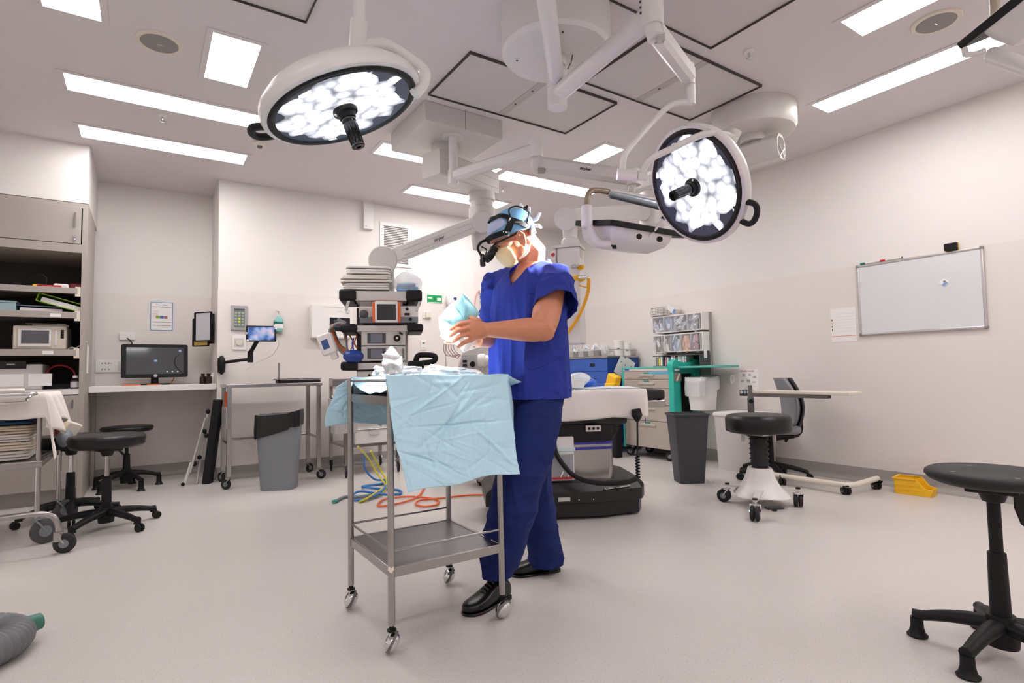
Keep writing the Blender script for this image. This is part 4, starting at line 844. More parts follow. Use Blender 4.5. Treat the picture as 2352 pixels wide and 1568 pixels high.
# ------------------------------------------------------------------ wall bins above the cart
XF = 5.02
za, zb = ax(1550, 722, XF).z, ax(1550, 762, XF).z; ya_, yb_ = ax(1604, 740, XF).y, ax(1496, 740, XF).y
zc_, zd_ = ax(1550, 766, XF).z, ax(1550, 808, XF).z
t = thing('wall_rail_panel', 'grey wall panel carrying the clear front bins above the teal cart', 'wall panel', (RX - .0045, (ya_ + yb_) / 2, .9)); yc_ = (ya_ + yb_) / 2
MB().bb(-.02, 0, ya_ - yc_ - .04, yb_ - yc_ - .06, -.02, .72).build('panel', mat('rail_grey', 'a7a19b', .5, .2), t); MB().bb(-.035, -.02, ya_ - yc_ - .035, ya_ - yc_ - .02, -.02, .72).build('upright', AL, t)
LENS = mat('bin_front', 'd5d2de', .12, alpha=.14)
def binrack(label, z0, z1, n, grp, cols):
    t = thing('bin_rack', label, 'bin rack', (RX - .03, yc_, z0), 0, grp); h = z1 - z0; dp = RX - .03 - XF; w = (yb_ - ya_) / n
    MB().bb(-dp + .02, 0, -(yb_ - ya_) / 2 - .03, (yb_ - ya_) / 2 + .005, 0, .012).bb(-dp + .03, 0, -(yb_ - ya_) / 2 - .03, (yb_ - ya_) / 2 + .005, h - .012, h).bb(-.012, 0, -(yb_ - ya_) / 2 - .03, (yb_ - ya_) / 2, .012, h - .012).bb(-dp + .02, 0, -(yb_ - ya_) / 2 - .03, -(yb_ - ya_) / 2 - .02, .012, h - .012).bb(-dp + .02, 0, (yb_ - ya_) / 2 - .004, (yb_ - ya_) / 2 + .005, .012, h - .012).build('housing', WPLAST, t)
    rg = random.Random(n)
    for i in range(n):
        yb0 = (yb_ - ya_) / 2 - w * (i + .5)
        b_ = MB().bb(-dp - .004, -dp + .004, yb0 - w / 2 + .004, yb0 + w / 2 - .004, .015, h - .014).build('bin_front', LENS, t)
        MB().bb(-dp + .02, -.02, yb0 - w / 2 + .002, yb0 - w / 2 + .005, .012, h - .012).build('divider', WPLAST, b_)
        m = MB()
        for k in range(16):
            q = (-dp + .018 + .05 * rg.random(), yb0 + (rg.random() - .5) * w * .7, .025 + rg.random() * h * .62); R3 = Matrix.Rotation(rg.random() * .8 - .4 + (1.2 if i > 1 and n == 4 else 0) * rg.random(), 3, 'X') @ Matrix.Rotation(rg.random(), 3, 'Z')
            m.m(k % 3).box(q, (.012 + .01 * rg.random(), .012 + .02 * rg.random(), h * (.25 + .25 * rg.random())), R3)
        c = m.build('contents', [mat('cont_' + q, q, .4, var=.1) for q in cols[i % len(cols)]], b_); c['kind'] = 'stuff'
    return t
binrack('upper wall rack of four large clear bins with tubes and packets', zb, za, 4, 'clear front bin racks on the wall', (('dfe0ea', 'c3c9dd', 'ececf2'), ('c9d2e6', 'e6e8ef', '9fb4d4'), ('e3e3e6', 'a9a9b3', 'f0f0f0'), ('dfe1e6', 'b4b6bf', 'f2f2f2')))
binrack('lower wall rack of five small clear bins, one with peach packets', zd_, zc_, 5, 'clear front bin racks on the wall', (('d8cfcc', 'b9aaaa', 'e6e0dd'), ('d9d0cb', 'efe8e3', 'c2b5ae'), ('c3cfdf', 'a9b9d0', 'dfe4ea'), ('f0c3a8', 'e8b298', 'f5d6c2'), ('d9d4dd', 'c98f99', 'eeeeee')))
z3a, z3b = zd_ - .035, ax(1550, 840, XF).z
t = thing('file_rack', 'dark wire rack below the wall bins filled with upright packets', 'rack', (RX - .03, yc_, z3b)); MB().bb(-.17, 0, -(yb_ - ya_) / 2 - .02, (yb_ - ya_) / 2 - .03, 0, .006).bb(-.01, 0, -(yb_ - ya_) / 2 - .02, (yb_ - ya_) / 2 - .03, .006, z3a - z3b).bb(-.18, 0, -(yb_ - ya_) / 2 - .026, -(yb_ - ya_) / 2 - .02, 0, z3a - z3b).bb(-.18, 0, -(yb_ - ya_) / 2 - .02, (yb_ - ya_) / 2 - .03, z3a - z3b - .01, z3a - z3b).build('frame', DGREY, t)
rg = random.Random(4); cols = ['d9c9c8', '9a8a88', 'e8d06a', 'efece8', '3c3a45', 'c98d93', 'e6dfe0', '5a6a86', 'f2f0ee', 'd9a9ad', '6f5a58', 'e9e4e0', 'b9b2bb', 'e8dcdc']
n_ = 15
for i in range(n_):
    yq = (yb_ - ya_) / 2 - .05 - i * (yb_ - ya_ - .2) / n_; hh = (z3a - z3b) * (.72 + .2 * rg.random())
    p = MB().box((-.1, 0, hh / 2), (.12, .02 + .008 * rg.random(), hh)).build('suture_packet', mat('pk_' + cols[i % 14], cols[i % 14], .6), None); p.location = (RX - .03, yc_ + yq, z3b + .0065)
    tag(p, 'slim box of sutures standing upright in the dark rack below the wall bins', 'packet', 'suture boxes upright in the wall rack')
t = thing('paper_strip', 'white paper strip hanging at the right side of the lower wall bins', 'paper', (XF + .03, ya_ - .045, zd_ - .08)); MB().bb(-.02, .03, -.006, -.003, 0, .2).build('sheet', PAPER, t)
ybk = ax(1520, 700, 5.08).y
t = thing('wire_basket', 'small wire basket on top of the upper wall bins', 'basket', (5.08, ybk, za + .001)); m = MB(); bw, bd, bh = .2, .15, .1
for z_ in (.004, .03, .06, bh): m.tube([Vector((x * (1 + z_ * .8), y * (1 + z_ * .8), z_)) for x, y in rrect(bd, bw, .02, 3)], .0022, n=5, closed=True)
for i in range(13):
    for s_ in (-1, 1): y_ = -bw / 2 + bw * i / 12; m.tube([(s_ * bd / 2, y_, .003), (s_ * bd / 2 * 1.08, y_ * 1.08, bh)], .0016, n=5)
for i in range(8):
    x_ = -bd / 2 + bd * i / 7; m.tube([(x_, -bw / 2, .003), (x_, bw / 2, .003)], .0016, n=5)
m.build('wires', STEEL, t)
t = thing('carton', 'white carton with a blue end leaning on the wire basket', 'carton', (5.1, ybk - .17, za + .001)); MB().box((0, .02, .075), (.1, .13, .06), Matrix.Rotation(.6, 3, 'X')).build('carton', WPLAST, t); MB().box((-.052, -.035, .04), (.004, .03, .045), Matrix.Rotation(.6, 3, 'X')).build('blue_label', mat('carton_blue', '5b86d6', .5), t)

# ------------------------------------------------------------------ blue cart against the right wall
bx = ay(1395, 830, 4.92).x; ztb = ay(1395, 821, 4.92).z; YN, YM = 4.92, 5.98
t = thing('supply_cart', 'blue laminate supply cart with a steel top and inset drawer pulls', 'cart', (0, 0, 0))
MB().bb(bx + .016, RX - .04, YN, YM, .12, ztb).build('body', BLUED, t)
zz = [ztb - .004, ztb - .165, ztb - .465, ztb - .66, ztb - .9]
for i in range(4):
    d_ = MB().bb(bx, bx + .015, YN + .004, YM - .004, zz[i + 1] + .004, zz[i]).build('drawer', BLUE, t, bevel=.002)
    for yy in (YN + .27, YM - .27): MB().bb(bx - .0015, bx + .001, yy - .045, yy + .045, (zz[i] + zz[i + 1]) / 2 - .02 + (.05 if i == 1 else 0), (zz[i] + zz[i + 1]) / 2 + .02 + (.05 if i == 1 else 0)).build('pull', BLACK, d_)
MB().bb(bx - .01, RX - .035, YN - .01, YM + .01, ztb + .001, ztb + .025).build('steel_top', STEEL, t)
m = MB()
for x_, y_ in ((bx + .03, YN + .01), (RX - .06, YN + .01), (bx + .03, YM - .03), (RX - .06, YM - .03)): m.cyl((x_, y_, ztb + .02), (x_, y_, ztb + .1), .008, n=8)
m.tube([(bx + .03, YN + .3, ztb + .1), (bx + .03, YN + .01, ztb + .1), (RX - .06, YN + .01, ztb + .1), (RX - .06, YM - .03, ztb + .1)], .008, n=8).build('gallery_rail', AL, t)
for x_ in (bx + .08, RX - .12):
    for y_ in (YN + .08, YM - .08): caster(t, x_, y_, .045, .13, w=.03)
zq = ztb + .026
def canister(label, px, Y, r, h):
    p = ay(px, 800, Y); t = thing('canister', label, 'canister', (p.x, Y, zq), 0, 'white tubs on the blue cart'); MB().lathe([(0, 0), (r * .95, 0), (r, .01), (r, h * .8), (0, h * .8)], n=28).build('tub', WPLAST, t); MB().lathe([(0, h * .8), (r * 1.06, h * .8), (r * 1.06, h * .97), (r * .9, h), (0, h)], n=28).build('lid', WPLAST, t); MB().box((-r * .75, -r * .7, h * .45), (.004, .03, .02), .8).build('printed_label', DGREY, t)
canister('larger white lidded tub at the end of the blue cart', 1421, 5.08, .065, .2); canister('smaller white lidded tub at the end of the blue cart', 1440, 5.02, .048, .16)
px_l = (1322, 1345, 1368)
for i, px in enumerate(px_l):
    p = ax(px, 806, 4.74); t = thing('divider_tray', ('left', 'middle', 'right')[i] + 'most grey tray of wrapped supplies on the blue cart', 'tray', (p.x, p.y, zq), PI / 2, 'supply trays on the blue cart')
    m = MB(); w_, d_, h_ = .095, .16, .07; m.bb(-w_ / 2, w_ / 2, -d_ / 2, d_ / 2, 0, .004)
    for s_ in (-1, 1): m.bb(s_ * w_ / 2 - .002, s_ * w_ / 2 + .002, -d_ / 2, d_ / 2, .004, h_); m.bb(-w_ / 2, w_ / 2, s_ * d_ / 2 - .002, s_ * d_ / 2 + .002, .004, h_)
    m.build('tray', mat('tray_grey', 'a3a19f', .5), t); MB().bb(-.035, .035, -d_ / 2 - .004, -d_ / 2 - .002, .015, .05).build('card', PAPER, t)
    rg = random.Random(px); m = MB()
    for k in range(10): m.box(((rg.random() - .5) * .06, (rg.random() - .5) * .11, .06 + .07 * rg.random()), (.03, .012, .05 + .04 * rg.random()), Matrix.Rotation(rg.random() * 2 - 1, 3, 'Y') @ Matrix.Rotation(rg.random() * 2, 3, 'Z'))
    m.build('wrapped_supplies', mat('clear_wrap', 'dfe3e8', .2, var=.1), t, bevel=.002)['kind'] = 'stuff'
t = thing('clear_bag', 'clear bag of white supplies on the blue cart beside the tubs', 'bag', (ay(1390, 800, 5.12).x, 5.12, zq)); rg = random.Random(2); m = MB()
for k in range(9): m.box(((rg.random() - .5) * .08, (rg.random() - .5) * .08, .03 + .1 * rg.random()), (.03, .015, .09), Matrix.Rotation(rg.random() - .5, 3, 'Y') @ Matrix.Rotation(rg.random() - .5, 3, 'X'))
m.build('packets', mat('clear_wrap', 'dfe3e8', .2, var=.1), t, bevel=.002); MB().ball((0, 0, .06), (.06, .06, .08), 14, 10).build('film', FILM, t)
# papers and yellow cleaner on the end of the cart
for lb, px, py, rot, dy in (('sheet of paper taped aslant on the end of the blue cart, in front', 1428, 842, .42, .012), ('sheet of paper on the end of the blue cart, behind the slanted one', 1442, 846, -.5, .006)):
    p = ay(px, py, YN - dy); t = thing('paper_sheet', lb, 'paper', p, 0, 'papers on the blue cart end'); Mp = frame((0, 0, 0), (0, -1, 0)) @ Matrix.Rotation(rot - 1.0 if rot > 0 else rot + .0, 4, 'Z')
    MB().box((0, 0, 0), (.17, .24, .001), Mp.to_3x3()).build('sheet', PAPER, t)
    for k in range(2): MB().box(Mp @ Vector((-.04 + .08 * k, .05, .001)), (.012, .02, .0008), Mp.to_3x3()).build('mark', mat('mark_blue', '5a6478', .6), t)
p = ay(1426, 880, 4.6); t = thing('cleaning_tool', 'yellow and black tool case beside the blue cart', 'tool', (p.x, 4.72, 0)); zh = ax(1426, 855, p.x).z
MB().box((0, 0, .4), (.09, .14, .8)).build('black_body', BLACK, t, bevel=.01); MB().box((0, 0, zh - .1), (.1, .15, .16), Matrix.Rotation(.35, 3, 'X')).build('yellow_head', YELLOW, t, bevel=.02); MB().box((-.02, 0, .83), (.1, .16, .04)).build('yellow_band', YELLOW, t, bevel=.01)

# ------------------------------------------------------------------ operating table
aa = Vector((.887, -.461, 0)); nn = Vector((.461, .887, 0)); OO = Vector((2.62, 3.1, 0))
t = thing('operating_table', 'black operating table with a draped top and steel column', 'operating table', OO, math.atan2(aa.y, aa.x))
U = lambda p: Vector(((p - OO).dot(aa), (p - OO).dot(nn), 0))
f1, f2, f3, f4 = U(az(1280, 1199, 0)), U(az(1385, 1183, 0)), U(az(1456, 1186, 0)), U(az(1496, 1176, 0))
lf = U(Vector((1.91, 3.24, 0)))
bl_ = [(lf.x, f1.y + .02), (f2.x - .02, f1.y), (f3.x - .06, f3.y), (f3.x + .07, f3.y + .02), (f3.x + .12, f3.y + .12), (f3.x + .12, .36), (f3.x + .07, .44), (f3.x - .08, .44), (f2.x, .3), (lf.x + .05, .3), (lf.x, .25)]
cxx = sum(p[0] for p in bl_) / len(bl_); cyy = sum(p[1] for p in bl_) / len(bl_)
def insetp(k, z): return [Vector((cxx + (x - cxx) * k, cyy + (y - cyy) * (k if k == 1 else k * .98), z)) for x, y in bl_]
TBL = mat('table_black', '0e0e0e', .38, var=.08)
MB().loft([insetp(.95, .02), insetp(.955, .11), insetp(1, .115), insetp(1, .19), insetp(.985, .205), insetp(.9, .245), insetp(.6, .25)]).build('base', TBL, t, bevel=.006, sharp=30)
for x_, y_ in ((lf.x + .12, -.02), (lf.x + .12, .2), (f3.x, -.1), (f3.x, .3)): MB().cyl((x_, y_, .0), (x_, y_, .03), .03, n=14).build('castor_pad', BLACK, t)
fy = f1.y - .001
MB().bb(f1.x - .12, f1.x - .03, fy - .012, fy + .004, .05, .18).build('steel_cover', STEEL, t, bevel=.006)
MB().bb(f1.x + .01, f1.x + .09, fy - .005, fy + .002, .135, .16).build('name_plate', AL, t)
for x_ in (f1.x + .25, f1.x + .15): MB().ball((x_, fy, .14), .005, 8, 6).build('screw', CHROME, t)
MB().tube([(f2.x - .02, fy - .0, .205), (f3.x - .02, f3.y + .01, .208)], .006, n=8).build('chrome_strip', CHROME, t)
MB().prism(rrect(.42, .34, .05), .245, .52).build('column', STEEL, t)
STR = mat('stripe_blue', '2b2f9a', .4)
for z_ in (.455, .49): MB().prism(rrect(.424, .344, .05), z_, z_ + .018).build('blue_stripe', STR, t)
MB().loft([[Vector((x, y, z)) for x, y in rrect(w, d, .06, 6)] for w, d, z in ((.42, .34, .5), (.44, .36, .53), (.5, .4, .58), (.5, .4, .62), (.5, .4, .65))]).build('shroud', mat('matte_black', '141414', .7), t)
MB().bb(-.62, .3, -.21, .21, .625, .764).build('top_frame', TBL, t, bevel=.02)
cm_ = MB().bb(-.03, .14, -.23, -.211, .66, .74).build('control_box', DGREY, t, bevel=.005); MB().bb(.0, .1, -.235, -.21, .585, .625).build('socket_block', LTGREY, cm_)
for q in range(3): MB().cyl((.02 + .03 * q, -.238, .605), (.02 + .03 * q, -.235, .605), .01, n=10).build('socket', BLACK, cm_)
for q in (-.05, .01): MB().cyl((q - .06, -.216, .745), (q - .06, -.209, .745), .008, n=10).build('bolt', CHROME, t)
MB().bb(-1.25, .5, -.24, .24, .765, .789).build('side_frame', STEEL, t); MB().bb(.33, .565, -.245, .245, .735, .789).build('end_rail', STEEL, t, bevel=.01)
MB().prism([(x - .345, y) for x, y in rrect(1.83, .5, .05)], .79, .858).build('mattress', mat('matte_black', '141414', .7), t, bevel=.015)
MB().tube([(.41, -.22, .74), (.42, -.235, .68), (.415, -.24, .64)], .006).build('handset_hook', CHROME, t)
hs = MB().tube([(.33, -.3, .735), (.335, -.305, .69), (.335, -.305, .65)], [.03, .036, .012], n=12).build('hand_control', BLACK, t)
pts = [Vector(p) for p in ((.335, -.305, .65), (.33, -.31, .5), (.32, -.32, .42))]
coil = [Vector((.32 + .012 * math.cos(i * .9), -.33 + .012 * math.sin(i * .9), .42 - .0028 * i)) for i in range(50)]
low = [Vector(p) for p in ((.3, -.34, .275), (.22, -.35, .258), (.05, -.33, .256), (-.1, -.28, .3), (-.2, -.23, .42), (-.22, -.2, .52))]
MB().tube(pts, .006, res=5).tube(coil, .006, n=6).build('coiled_cord', BLACK, hs); MB().tube(low, .016, n=10, res=8).build('thick_cable', BLACK, t)
for x_ in (-.16, -.28): MB().box((x_, -.05, .2535), (.07, .03, .004), .3).build('warning_sticker', YELLOW, t)
# sheet over the table
def sheet():
    m = MB()
    def fn(u, v):
        x = -1.2 + 1.62 * u; s = (v - .5) * 1.04; y = s; z = .866 + .003 * math.sin(8 * x)
        e = .26
        if abs(s) > e:
            dlt = abs(s) - e; sg = 1 if s > 0 else -1; lim = 1 if s > 0 else 1.0
            dd = dlt * (.6 + .13 * math.sin(2.1 * x - .5) * 0 + .14 * math.sin(3.2 * x + .4) + max(0, min(.22, (.18 - x) * .6))); y = sg * (e + .012 + .012 * math.sin(14 * x + 2) * min(1, dlt * 8)); z = .866 - dd
        z -= max(0, -x - .3) * .02
        return Vector((x, y, z))
    return m.grid(fn, 60, 40)
o = sheet().build('table_sheet', CLOTHW, None, sharp=180, solid=.003); o.location = OO; o.rotation_euler = (0, 0, math.atan2(aa.y, aa.x)); tag(o, 'white sheet draped over the operating table mattress', 'sheet')
o = MB().grid(lambda u, v: Vector((-.25 + .72 * u, -.2 + .42 * v + .03 * u, .8735 + .002 * math.sin(12 * u + 5 * v) - (.05 * max(0, u - .93) / .07))), 24, 12).build('blue_sheet', mat('pale_blue_sheet', 'dbe8f4', .8), None, sharp=180, solid=.002); o.location = OO; o.rotation_euler = (0, 0, math.atan2(aa.y, aa.x)); tag(o, 'pale blue paper sheet lying flat over the white sheet on the operating table', 'sheet')
p = ad(1330, 885, 4.1)
t = thing('supply_bag', 'white and blue plastic bag lying on the operating table behind the man', 'bag', (p.x, p.y, .878)); 
o = MB().ball((0, 0, .055), (.1, .08, .055), 20, 12).build('bag', mat('printed_film', 'dfe4ec', .2, bump=.4, bs=18), t); MB().ball((.06, -.03, .035), (.075, .05, .034), 16, 10).build('blue_corner', mat('bag_blue', '2f66d8', .25, bump=.3, bs=20), t)
t = thing('plastic_tub', 'shallow white plastic tub on the operating table behind the man', 'tub', (ad(1322, 890, 3.95).x, ad(1322, 890, 3.95).y, .878)); binshell(.1, .1, .12, .12, .055, .04).build('body', WPLAST, t); MB().tube([Vector((x, y, .055)) for x, y in rrect(.125, .125, .05)], .004, n=6, closed=True).build('rim', WPLAST, t)
# ------------------------------------------------------------------ ceiling pendants, booms and surgical lamps
EN = mat('pendant_enamel', 'dcd8d6', .32, var=.012)
ENG = mat('pendant_grey', 'cfcac6', .4, var=.015)
INK = mat('ink', '37353a', .5)
ADEPTH = lambda x, y, D: ad(x, y, D)
def beam(m, a, b, w, h, roll_up=Vector((0, 0, 1)), cham=.25):
    """chamfered box section beam from a to b"""
    a, b = Vector(a), Vector(b); d = (b - a).normalized(); x = d.cross(roll_up).normalized(); y = x.cross(d)
    c = min(w, h) * cham; sec = [(w / 2 - c, h / 2), (-w / 2 + c, h / 2), (-w / 2, h / 2 - c), (-w / 2, -h / 2 + c), (-w / 2 + c, -h / 2), (w / 2 - c, -h / 2), (w / 2, -h / 2 + c), (w / 2, h / 2 - c)]
    return m.loft([[p + x * u + y * v for u, v in sec] for p in (a, b)])
def onbeam(a, b, nrm, f, body, size, parent, off, m=INK):
    """lettering along a beam from a to b on the side facing nrm"""
    a, b = Vector(a), Vector(b); x = (b - a).normalized(); z = Vector(nrm); z = (z - x * z.dot(x)).normalized(); y = z.cross(x)
    M = Matrix((x, y, z)).transposed().to_4x4(); M.translation = a.lerp(b, f) + z * off
    return text('lettering', body, size, M, m, parent, depth=.0008)
def toCam(p): return (CO - Vector(p)).normalized()

# ---- pendant 1: round mount of the two surgical lamps
C0 = Vector((1.88, 2.335, RZ)); 
LH = thing('lamp_mount', 'big round white ceiling mount carrying the two surgical lamp arms', 'ceiling mount', C0)
MB().lathe([(0, -.255), (.285, -.255), (.302, -.235), (.305, -.0005), (0, -.0005)], n=56).build('canopy', EN, LH)
MB().lathe([(.05, -.25), (.055, -.3), (.05, -.31), (0, -.31)], n=28).cyl((0, 0, -.3), (0, 0, -.52), .038, n=24).build('spindle', EN, LH)
for a in (.6, 2.4, 4.2, 5.6): MB().cyl((.22 * math.cos(a), .22 * math.sin(a), -.258), (.22 * math.cos(a), .22 * math.sin(a), -.254), .006, n=10).build('screw', DGREY, LH)
MB().tube([(.07, -.06, -.25), (.062, -.05, -.1 - .2), (.05, -.035, -.33)], .003, n=6).build('wire', DGREY, LH)
h1, h2 = Vector((0, 0, -.4)), Vector((0, 0, -.475)); tip1 = ad(1247, -30, 2.25) - C0; tip1.z = -.38
e1 = tip1.normalized() * 1.05; e1.z = -.385
MB().cyl(h1 + Vector((0, 0, -.04)), h1 + Vector((0, 0, .05)), .056, n=28).tube([h1, e1], .042, n=22).build('arm', EN, LH)
e2 = ad(1497, 30, 2.4) - C0; e2.z = -.465
MB().cyl(h2 + Vector((0, 0, -.075)), h2 + Vector((0, 0, .05)), .054, n=28).build('arm_hub', EN, LH)
MB().tube([h2 + (e2 - h2) * .04, e2], .046, n=22).cyl(e2 + Vector((0, 0, -.06)), e2 + Vector((0, 0, .09)), .05, n=24).build('arm', EN, LH)
for q in (.02, .045, .07): MB().ball(e2 + Vector((-.05 * CR.x, -.05 * CR.y, q - .02)) - CF * .01, .006, 8, 6).build('bolt', DGREY, LH)

def lamp_face(name):
    m = bpy.data.materials.new(name); m.use_nodes = True; nt = m.node_tree; b = nt.nodes['Principled BSDF']; L = nt.links
    tc = nt.nodes.new('ShaderNodeTexCoord'); src = tc.outputs['Object']
    v = nt.nodes.new('ShaderNodeTexVoronoi'); v.inputs['Scale'].default_value = 20; v.inputs['Randomness'].default_value = .75; L.new(src, v.inputs['Vector'])
    ln = nt.nodes.new('ShaderNodeVectorMath'); ln.operation = 'LENGTH'; L.new(src, ln.inputs[0])
    n = nt.nodes.new('ShaderNodeTexNoise'); n.inputs['Scale'].default_value = 11; n.inputs['Detail'].default_value = 3; L.new(src, n.inputs['Vector'])
    # cell centres glow; the outermost cells stay dark in places
    cell = nt.nodes.new('ShaderNodeVectorMath'); cell.operation = 'LENGTH'; L.new(v.outputs['Position'], cell.inputs[0])
    def math_(op, a, b_=None):
        x = nt.nodes.new('ShaderNodeMath'); x.operation = op
        for i, q in enumerate((a, b_)):
            if q is None: continue
            if isinstance(q, (int, float)): x.inputs[i].default_value = q
            else: L.new(q, x.inputs[i])
        return x.outputs[0]
    n2 = nt.nodes.new('ShaderNodeTexNoise'); n2.inputs['Scale'].default_value = 6; L.new(v.outputs['Position'], n2.inputs['Vector'])
    lim = math_('ADD', math_('MULTIPLY', n2.outputs['Fac'], .3), .085)
    on = math_('LESS_THAN', cell.outputs['Value'], lim)
    r = nt.nodes.new('ShaderNodeValToRGB'); r.color_ramp.elements[0].position = .2; r.color_ramp.elements[0].color = (1, 1, 1, 1); r.color_ramp.elements[1].position = .85; r.color_ramp.elements[1].color = (.12, .12, .13, 1)
    e = r.color_ramp.elements.new(.5); e.color = (.62, .62, .62, 1); e = r.color_ramp.elements.new(.66); e.color = (.33, .33, .33, 1)
    wv = math_('ADD', math_('MULTIPLY', v.outputs['Distance'], 1.0), math_('MULTIPLY', math_('SUBTRACT', n.outputs['Fac'], .5), .5)); L.new(wv, r.inputs[0])
    mul = math_('MULTIPLY', r.outputs[0], on)
    st = math_('MULTIPLY', mul, LED_E)
    b.inputs['Base Color'].default_value = lin('4a5464'); b.inputs['Roughness'].default_value = .12; b.inputs['Emission Color'].default_value = (.9, .91, 1, 1)
    L.new(st, b.inputs['Emission Strength']); return m
LFACE = lamp_face('led_lens')
def lamp_head(label, c, n, up, R, spot_w, aim, hang, cone):
    """round LED lamp head: dished shell, black ring, lens, centre handle, side grip; n = direction it shines"""
    t = thing('surgical_lamp', label, 'surgical lamp', c, 0, 'surgical lamps'); M = frame((0, 0, 0), n, up); V = lambda p: M @ Vector(p); A = M.to_3x3() @ Vector((0, 0, 1))
    MB().lathe([(R * 1.0, .0), (R * 1.075, -.004), (R * 1.09, -.025), (R * 1.06, -.05), (R * .93, -.085), (R * .6, -.11), (0, -.12)], (0, 0, 0), A, 72).build('housing', EN, t, sharp=60)
    MB().lathe([(R * .915, .001), (R * .93, .007), (R * 1.0, .007), (R * 1.015, .0), (R * .96, -.004)], (0, 0, 0), A, 72).build('black_ring', BLACK, t, sharp=60)
    f = MB().prism([(R * .93 * math.cos(2 * PI * i / 72), R * .93 * math.sin(2 * PI * i / 72)) for i in range(72)], -.002, .002).build('lens', LFACE, t); f.matrix_local = M
    hd = MB(); hd.lathe([(0, .002), (.052, .002), (.055, .008), (.053, .022), (.04, .026), (.036, .045), (0, .045)], (0, 0, 0), A, 32, .84).build('handle_base', BLACK, t)
    pr = [(.03, .042), (.032, .06), (.029, .066)] + [(.029 - .0025 * k / 6, .068 + .016 * k) for k in range(7)] + [(.031, .172), (.028, .178), (.012, .178), (.011, .165), (0, .165)]
    hn = MB(); hn.lathe(pr, (0, 0, 0), A, 32, .84)
    for k in range(12):
        a = 2 * PI * k / 12; hn.tube([V((.024 * math.cos(a), .024 * math.sin(a), .063)), V((.0228 * math.cos(a), .0228 * math.sin(a), .135))], .0025, n=6)
    hn.build('sterile_handle', BLACKG, t)
    for a in (.9, 3.6): MB().ball(V((.041 * math.cos(a), .041 * math.sin(a), .022)), .006, 10, 8).build('screw', CHROME, t)
    ga = hang; gp = [V((R * 1.05 * math.cos(ga + s_), R * 1.05 * math.sin(ga + s_), -.02)) for s_ in (-.17, .17)]
    go = [V((R * q * math.cos(ga + s_), R * q * math.sin(ga + s_), -.03)) for q, s_ in ((1.2, -.16), (1.27, -.06), (1.27, .07), (1.2, .16))]
    MB().tube([gp[0]] + go + [gp[1]], .014, n=12, res=6).build('side_grip', BLACK, t)
    l = bpy.data.lights.new('lamp_beam', 'SPOT'); l.energy = spot_w; l.spot_size = math.radians(cone); l.spot_blend = .8; l.shadow_soft_size = R * .5; l.color = (.97, .97, 1)
    lo = bpy.data.objects.new('lamp_beam', l); COL.objects.link(lo); lo.parent = t; lo.location = A * .17
    d = (Vector(aim) - (Vector(c) + A * .17)); lo.rotation_euler = d.to_track_quat('-Z', 'Y').to_euler()
    return t, M
def lampdir(c, k, rx, uy):
    """direction a lamp shines: k towards the camera, the rest across the line of sight"""
    tt = toCam(c); r = (CR - tt * CR.dot(tt)).normalized(); u = tt.cross(r)
    return (k * tt + math.sqrt(1 - k * k) * (rx * r + uy * u).normalized()).normalized()
# ---- lamp A (left)
cA = ad(791, 250, 2.05); nA = lampdir(cA, .405, .27, -.96)
lA, MA = lamp_head('left surgical lamp, lit, hanging low with its black handle pointing down', cA, nA, -CR, .274, SPOT_A, (1.0, 2.2, 1.04), PI / 2, 27)
# work out where the side grip and the yoke sit: grip to the left of the lens as seen from the room
def ang(M, px, py, c, D): q = M.inverted() @ (ad(px, py, D) - Vector(c)); return math.atan2(q.y, q.x)
J = lambda x, y, D: ad(x, y, D) - cA
MB().tube([J(826, -40, 1.981), J(826, 50, 2.007)], .021, n=18).build('stem', EN, lA)
MB().cyl(J(826, 46, 2.003), J(819, 132, 2.033), .031, n=28).build('swivel_joint', EN, lA)
MB().tube([J(822, 108, 2.024), J(870, 100, 2.067), J(905, 112, 2.110), J(955, 145, 2.128), J(975, 165, 2.119), J(972, 190, 2.102), J(952, 215, 2.084)], .0225, n=16, res=6).build('yoke', EN, lA)
# spring arm from the mount arm to lamp A (above the picture)
eA = C0 + e1; top = ad(826, -40, 1.98)
sa = MB().cyl(eA + Vector((0, 0, -.03)), eA + Vector((0, 0, .05)), .05, n=20); beam(sa, eA, Vector((top.x, top.y, top.z + .02)), .06, .075); sa.cyl(top + Vector((0, 0, -.04)), top + Vector((0, 0, .05)), .04, n=20)
o = sa.build('spring_arm', EN, LH); o.location = -C0
# ---- lamp B (right)
cB = ad(1594, 429, 2.75); nB = lampdir(cB, .71, -.91, -.41)
lB, MB_ = lamp_head('right surgical lamp, lit, tilted upright towards the man', cB, nB, CU, .275, SPOT_B, (1.5, 2.08, 1.54), -.69, 22)
J = lambda x, y, D: ad(x, y, D) - cB
# spring arm on the mount (moves with lamp arm 2)
s0 = C0 + e2 + Vector((0, 0, -.06)); sB1 = ad(1505, 62, 2.38); sB2 = ad(1581, 172, 2.72)
m = MB().cyl(s0 + Vector((0, 0, .02)), sB1 - Vector((0, 0, .05)), .036, n=24); beam(m, sB1 + Vector((0, 0, -.02)), sB2, .07, .085); m.cyl(sB2 + Vector((0, 0, .05)), sB2 + Vector((0, 0, -.05)), .03, n=20)
o = m.build('spring_arm', EN, LH); o.location = -C0
dS = (sB2 - sB1).normalized(); MB().box(sB1 + dS * .05 + toCam(sB1) * .052 - Vector((0, 0, .02)), (.035, .035, .03), Matrix((CR, CF, CU)).transposed()).build('joint_cover', CHROME, LH).location = -C0
onbeam(sB1, sB2, toCam(sB2) - CR * .9, .62, 'stryker', .034, LH, .038).location = -C0
MB().tube([J(1586, 170, 2.720), J(1587, 240, 2.725)], .022, n=18).build('stem', EN, lB)
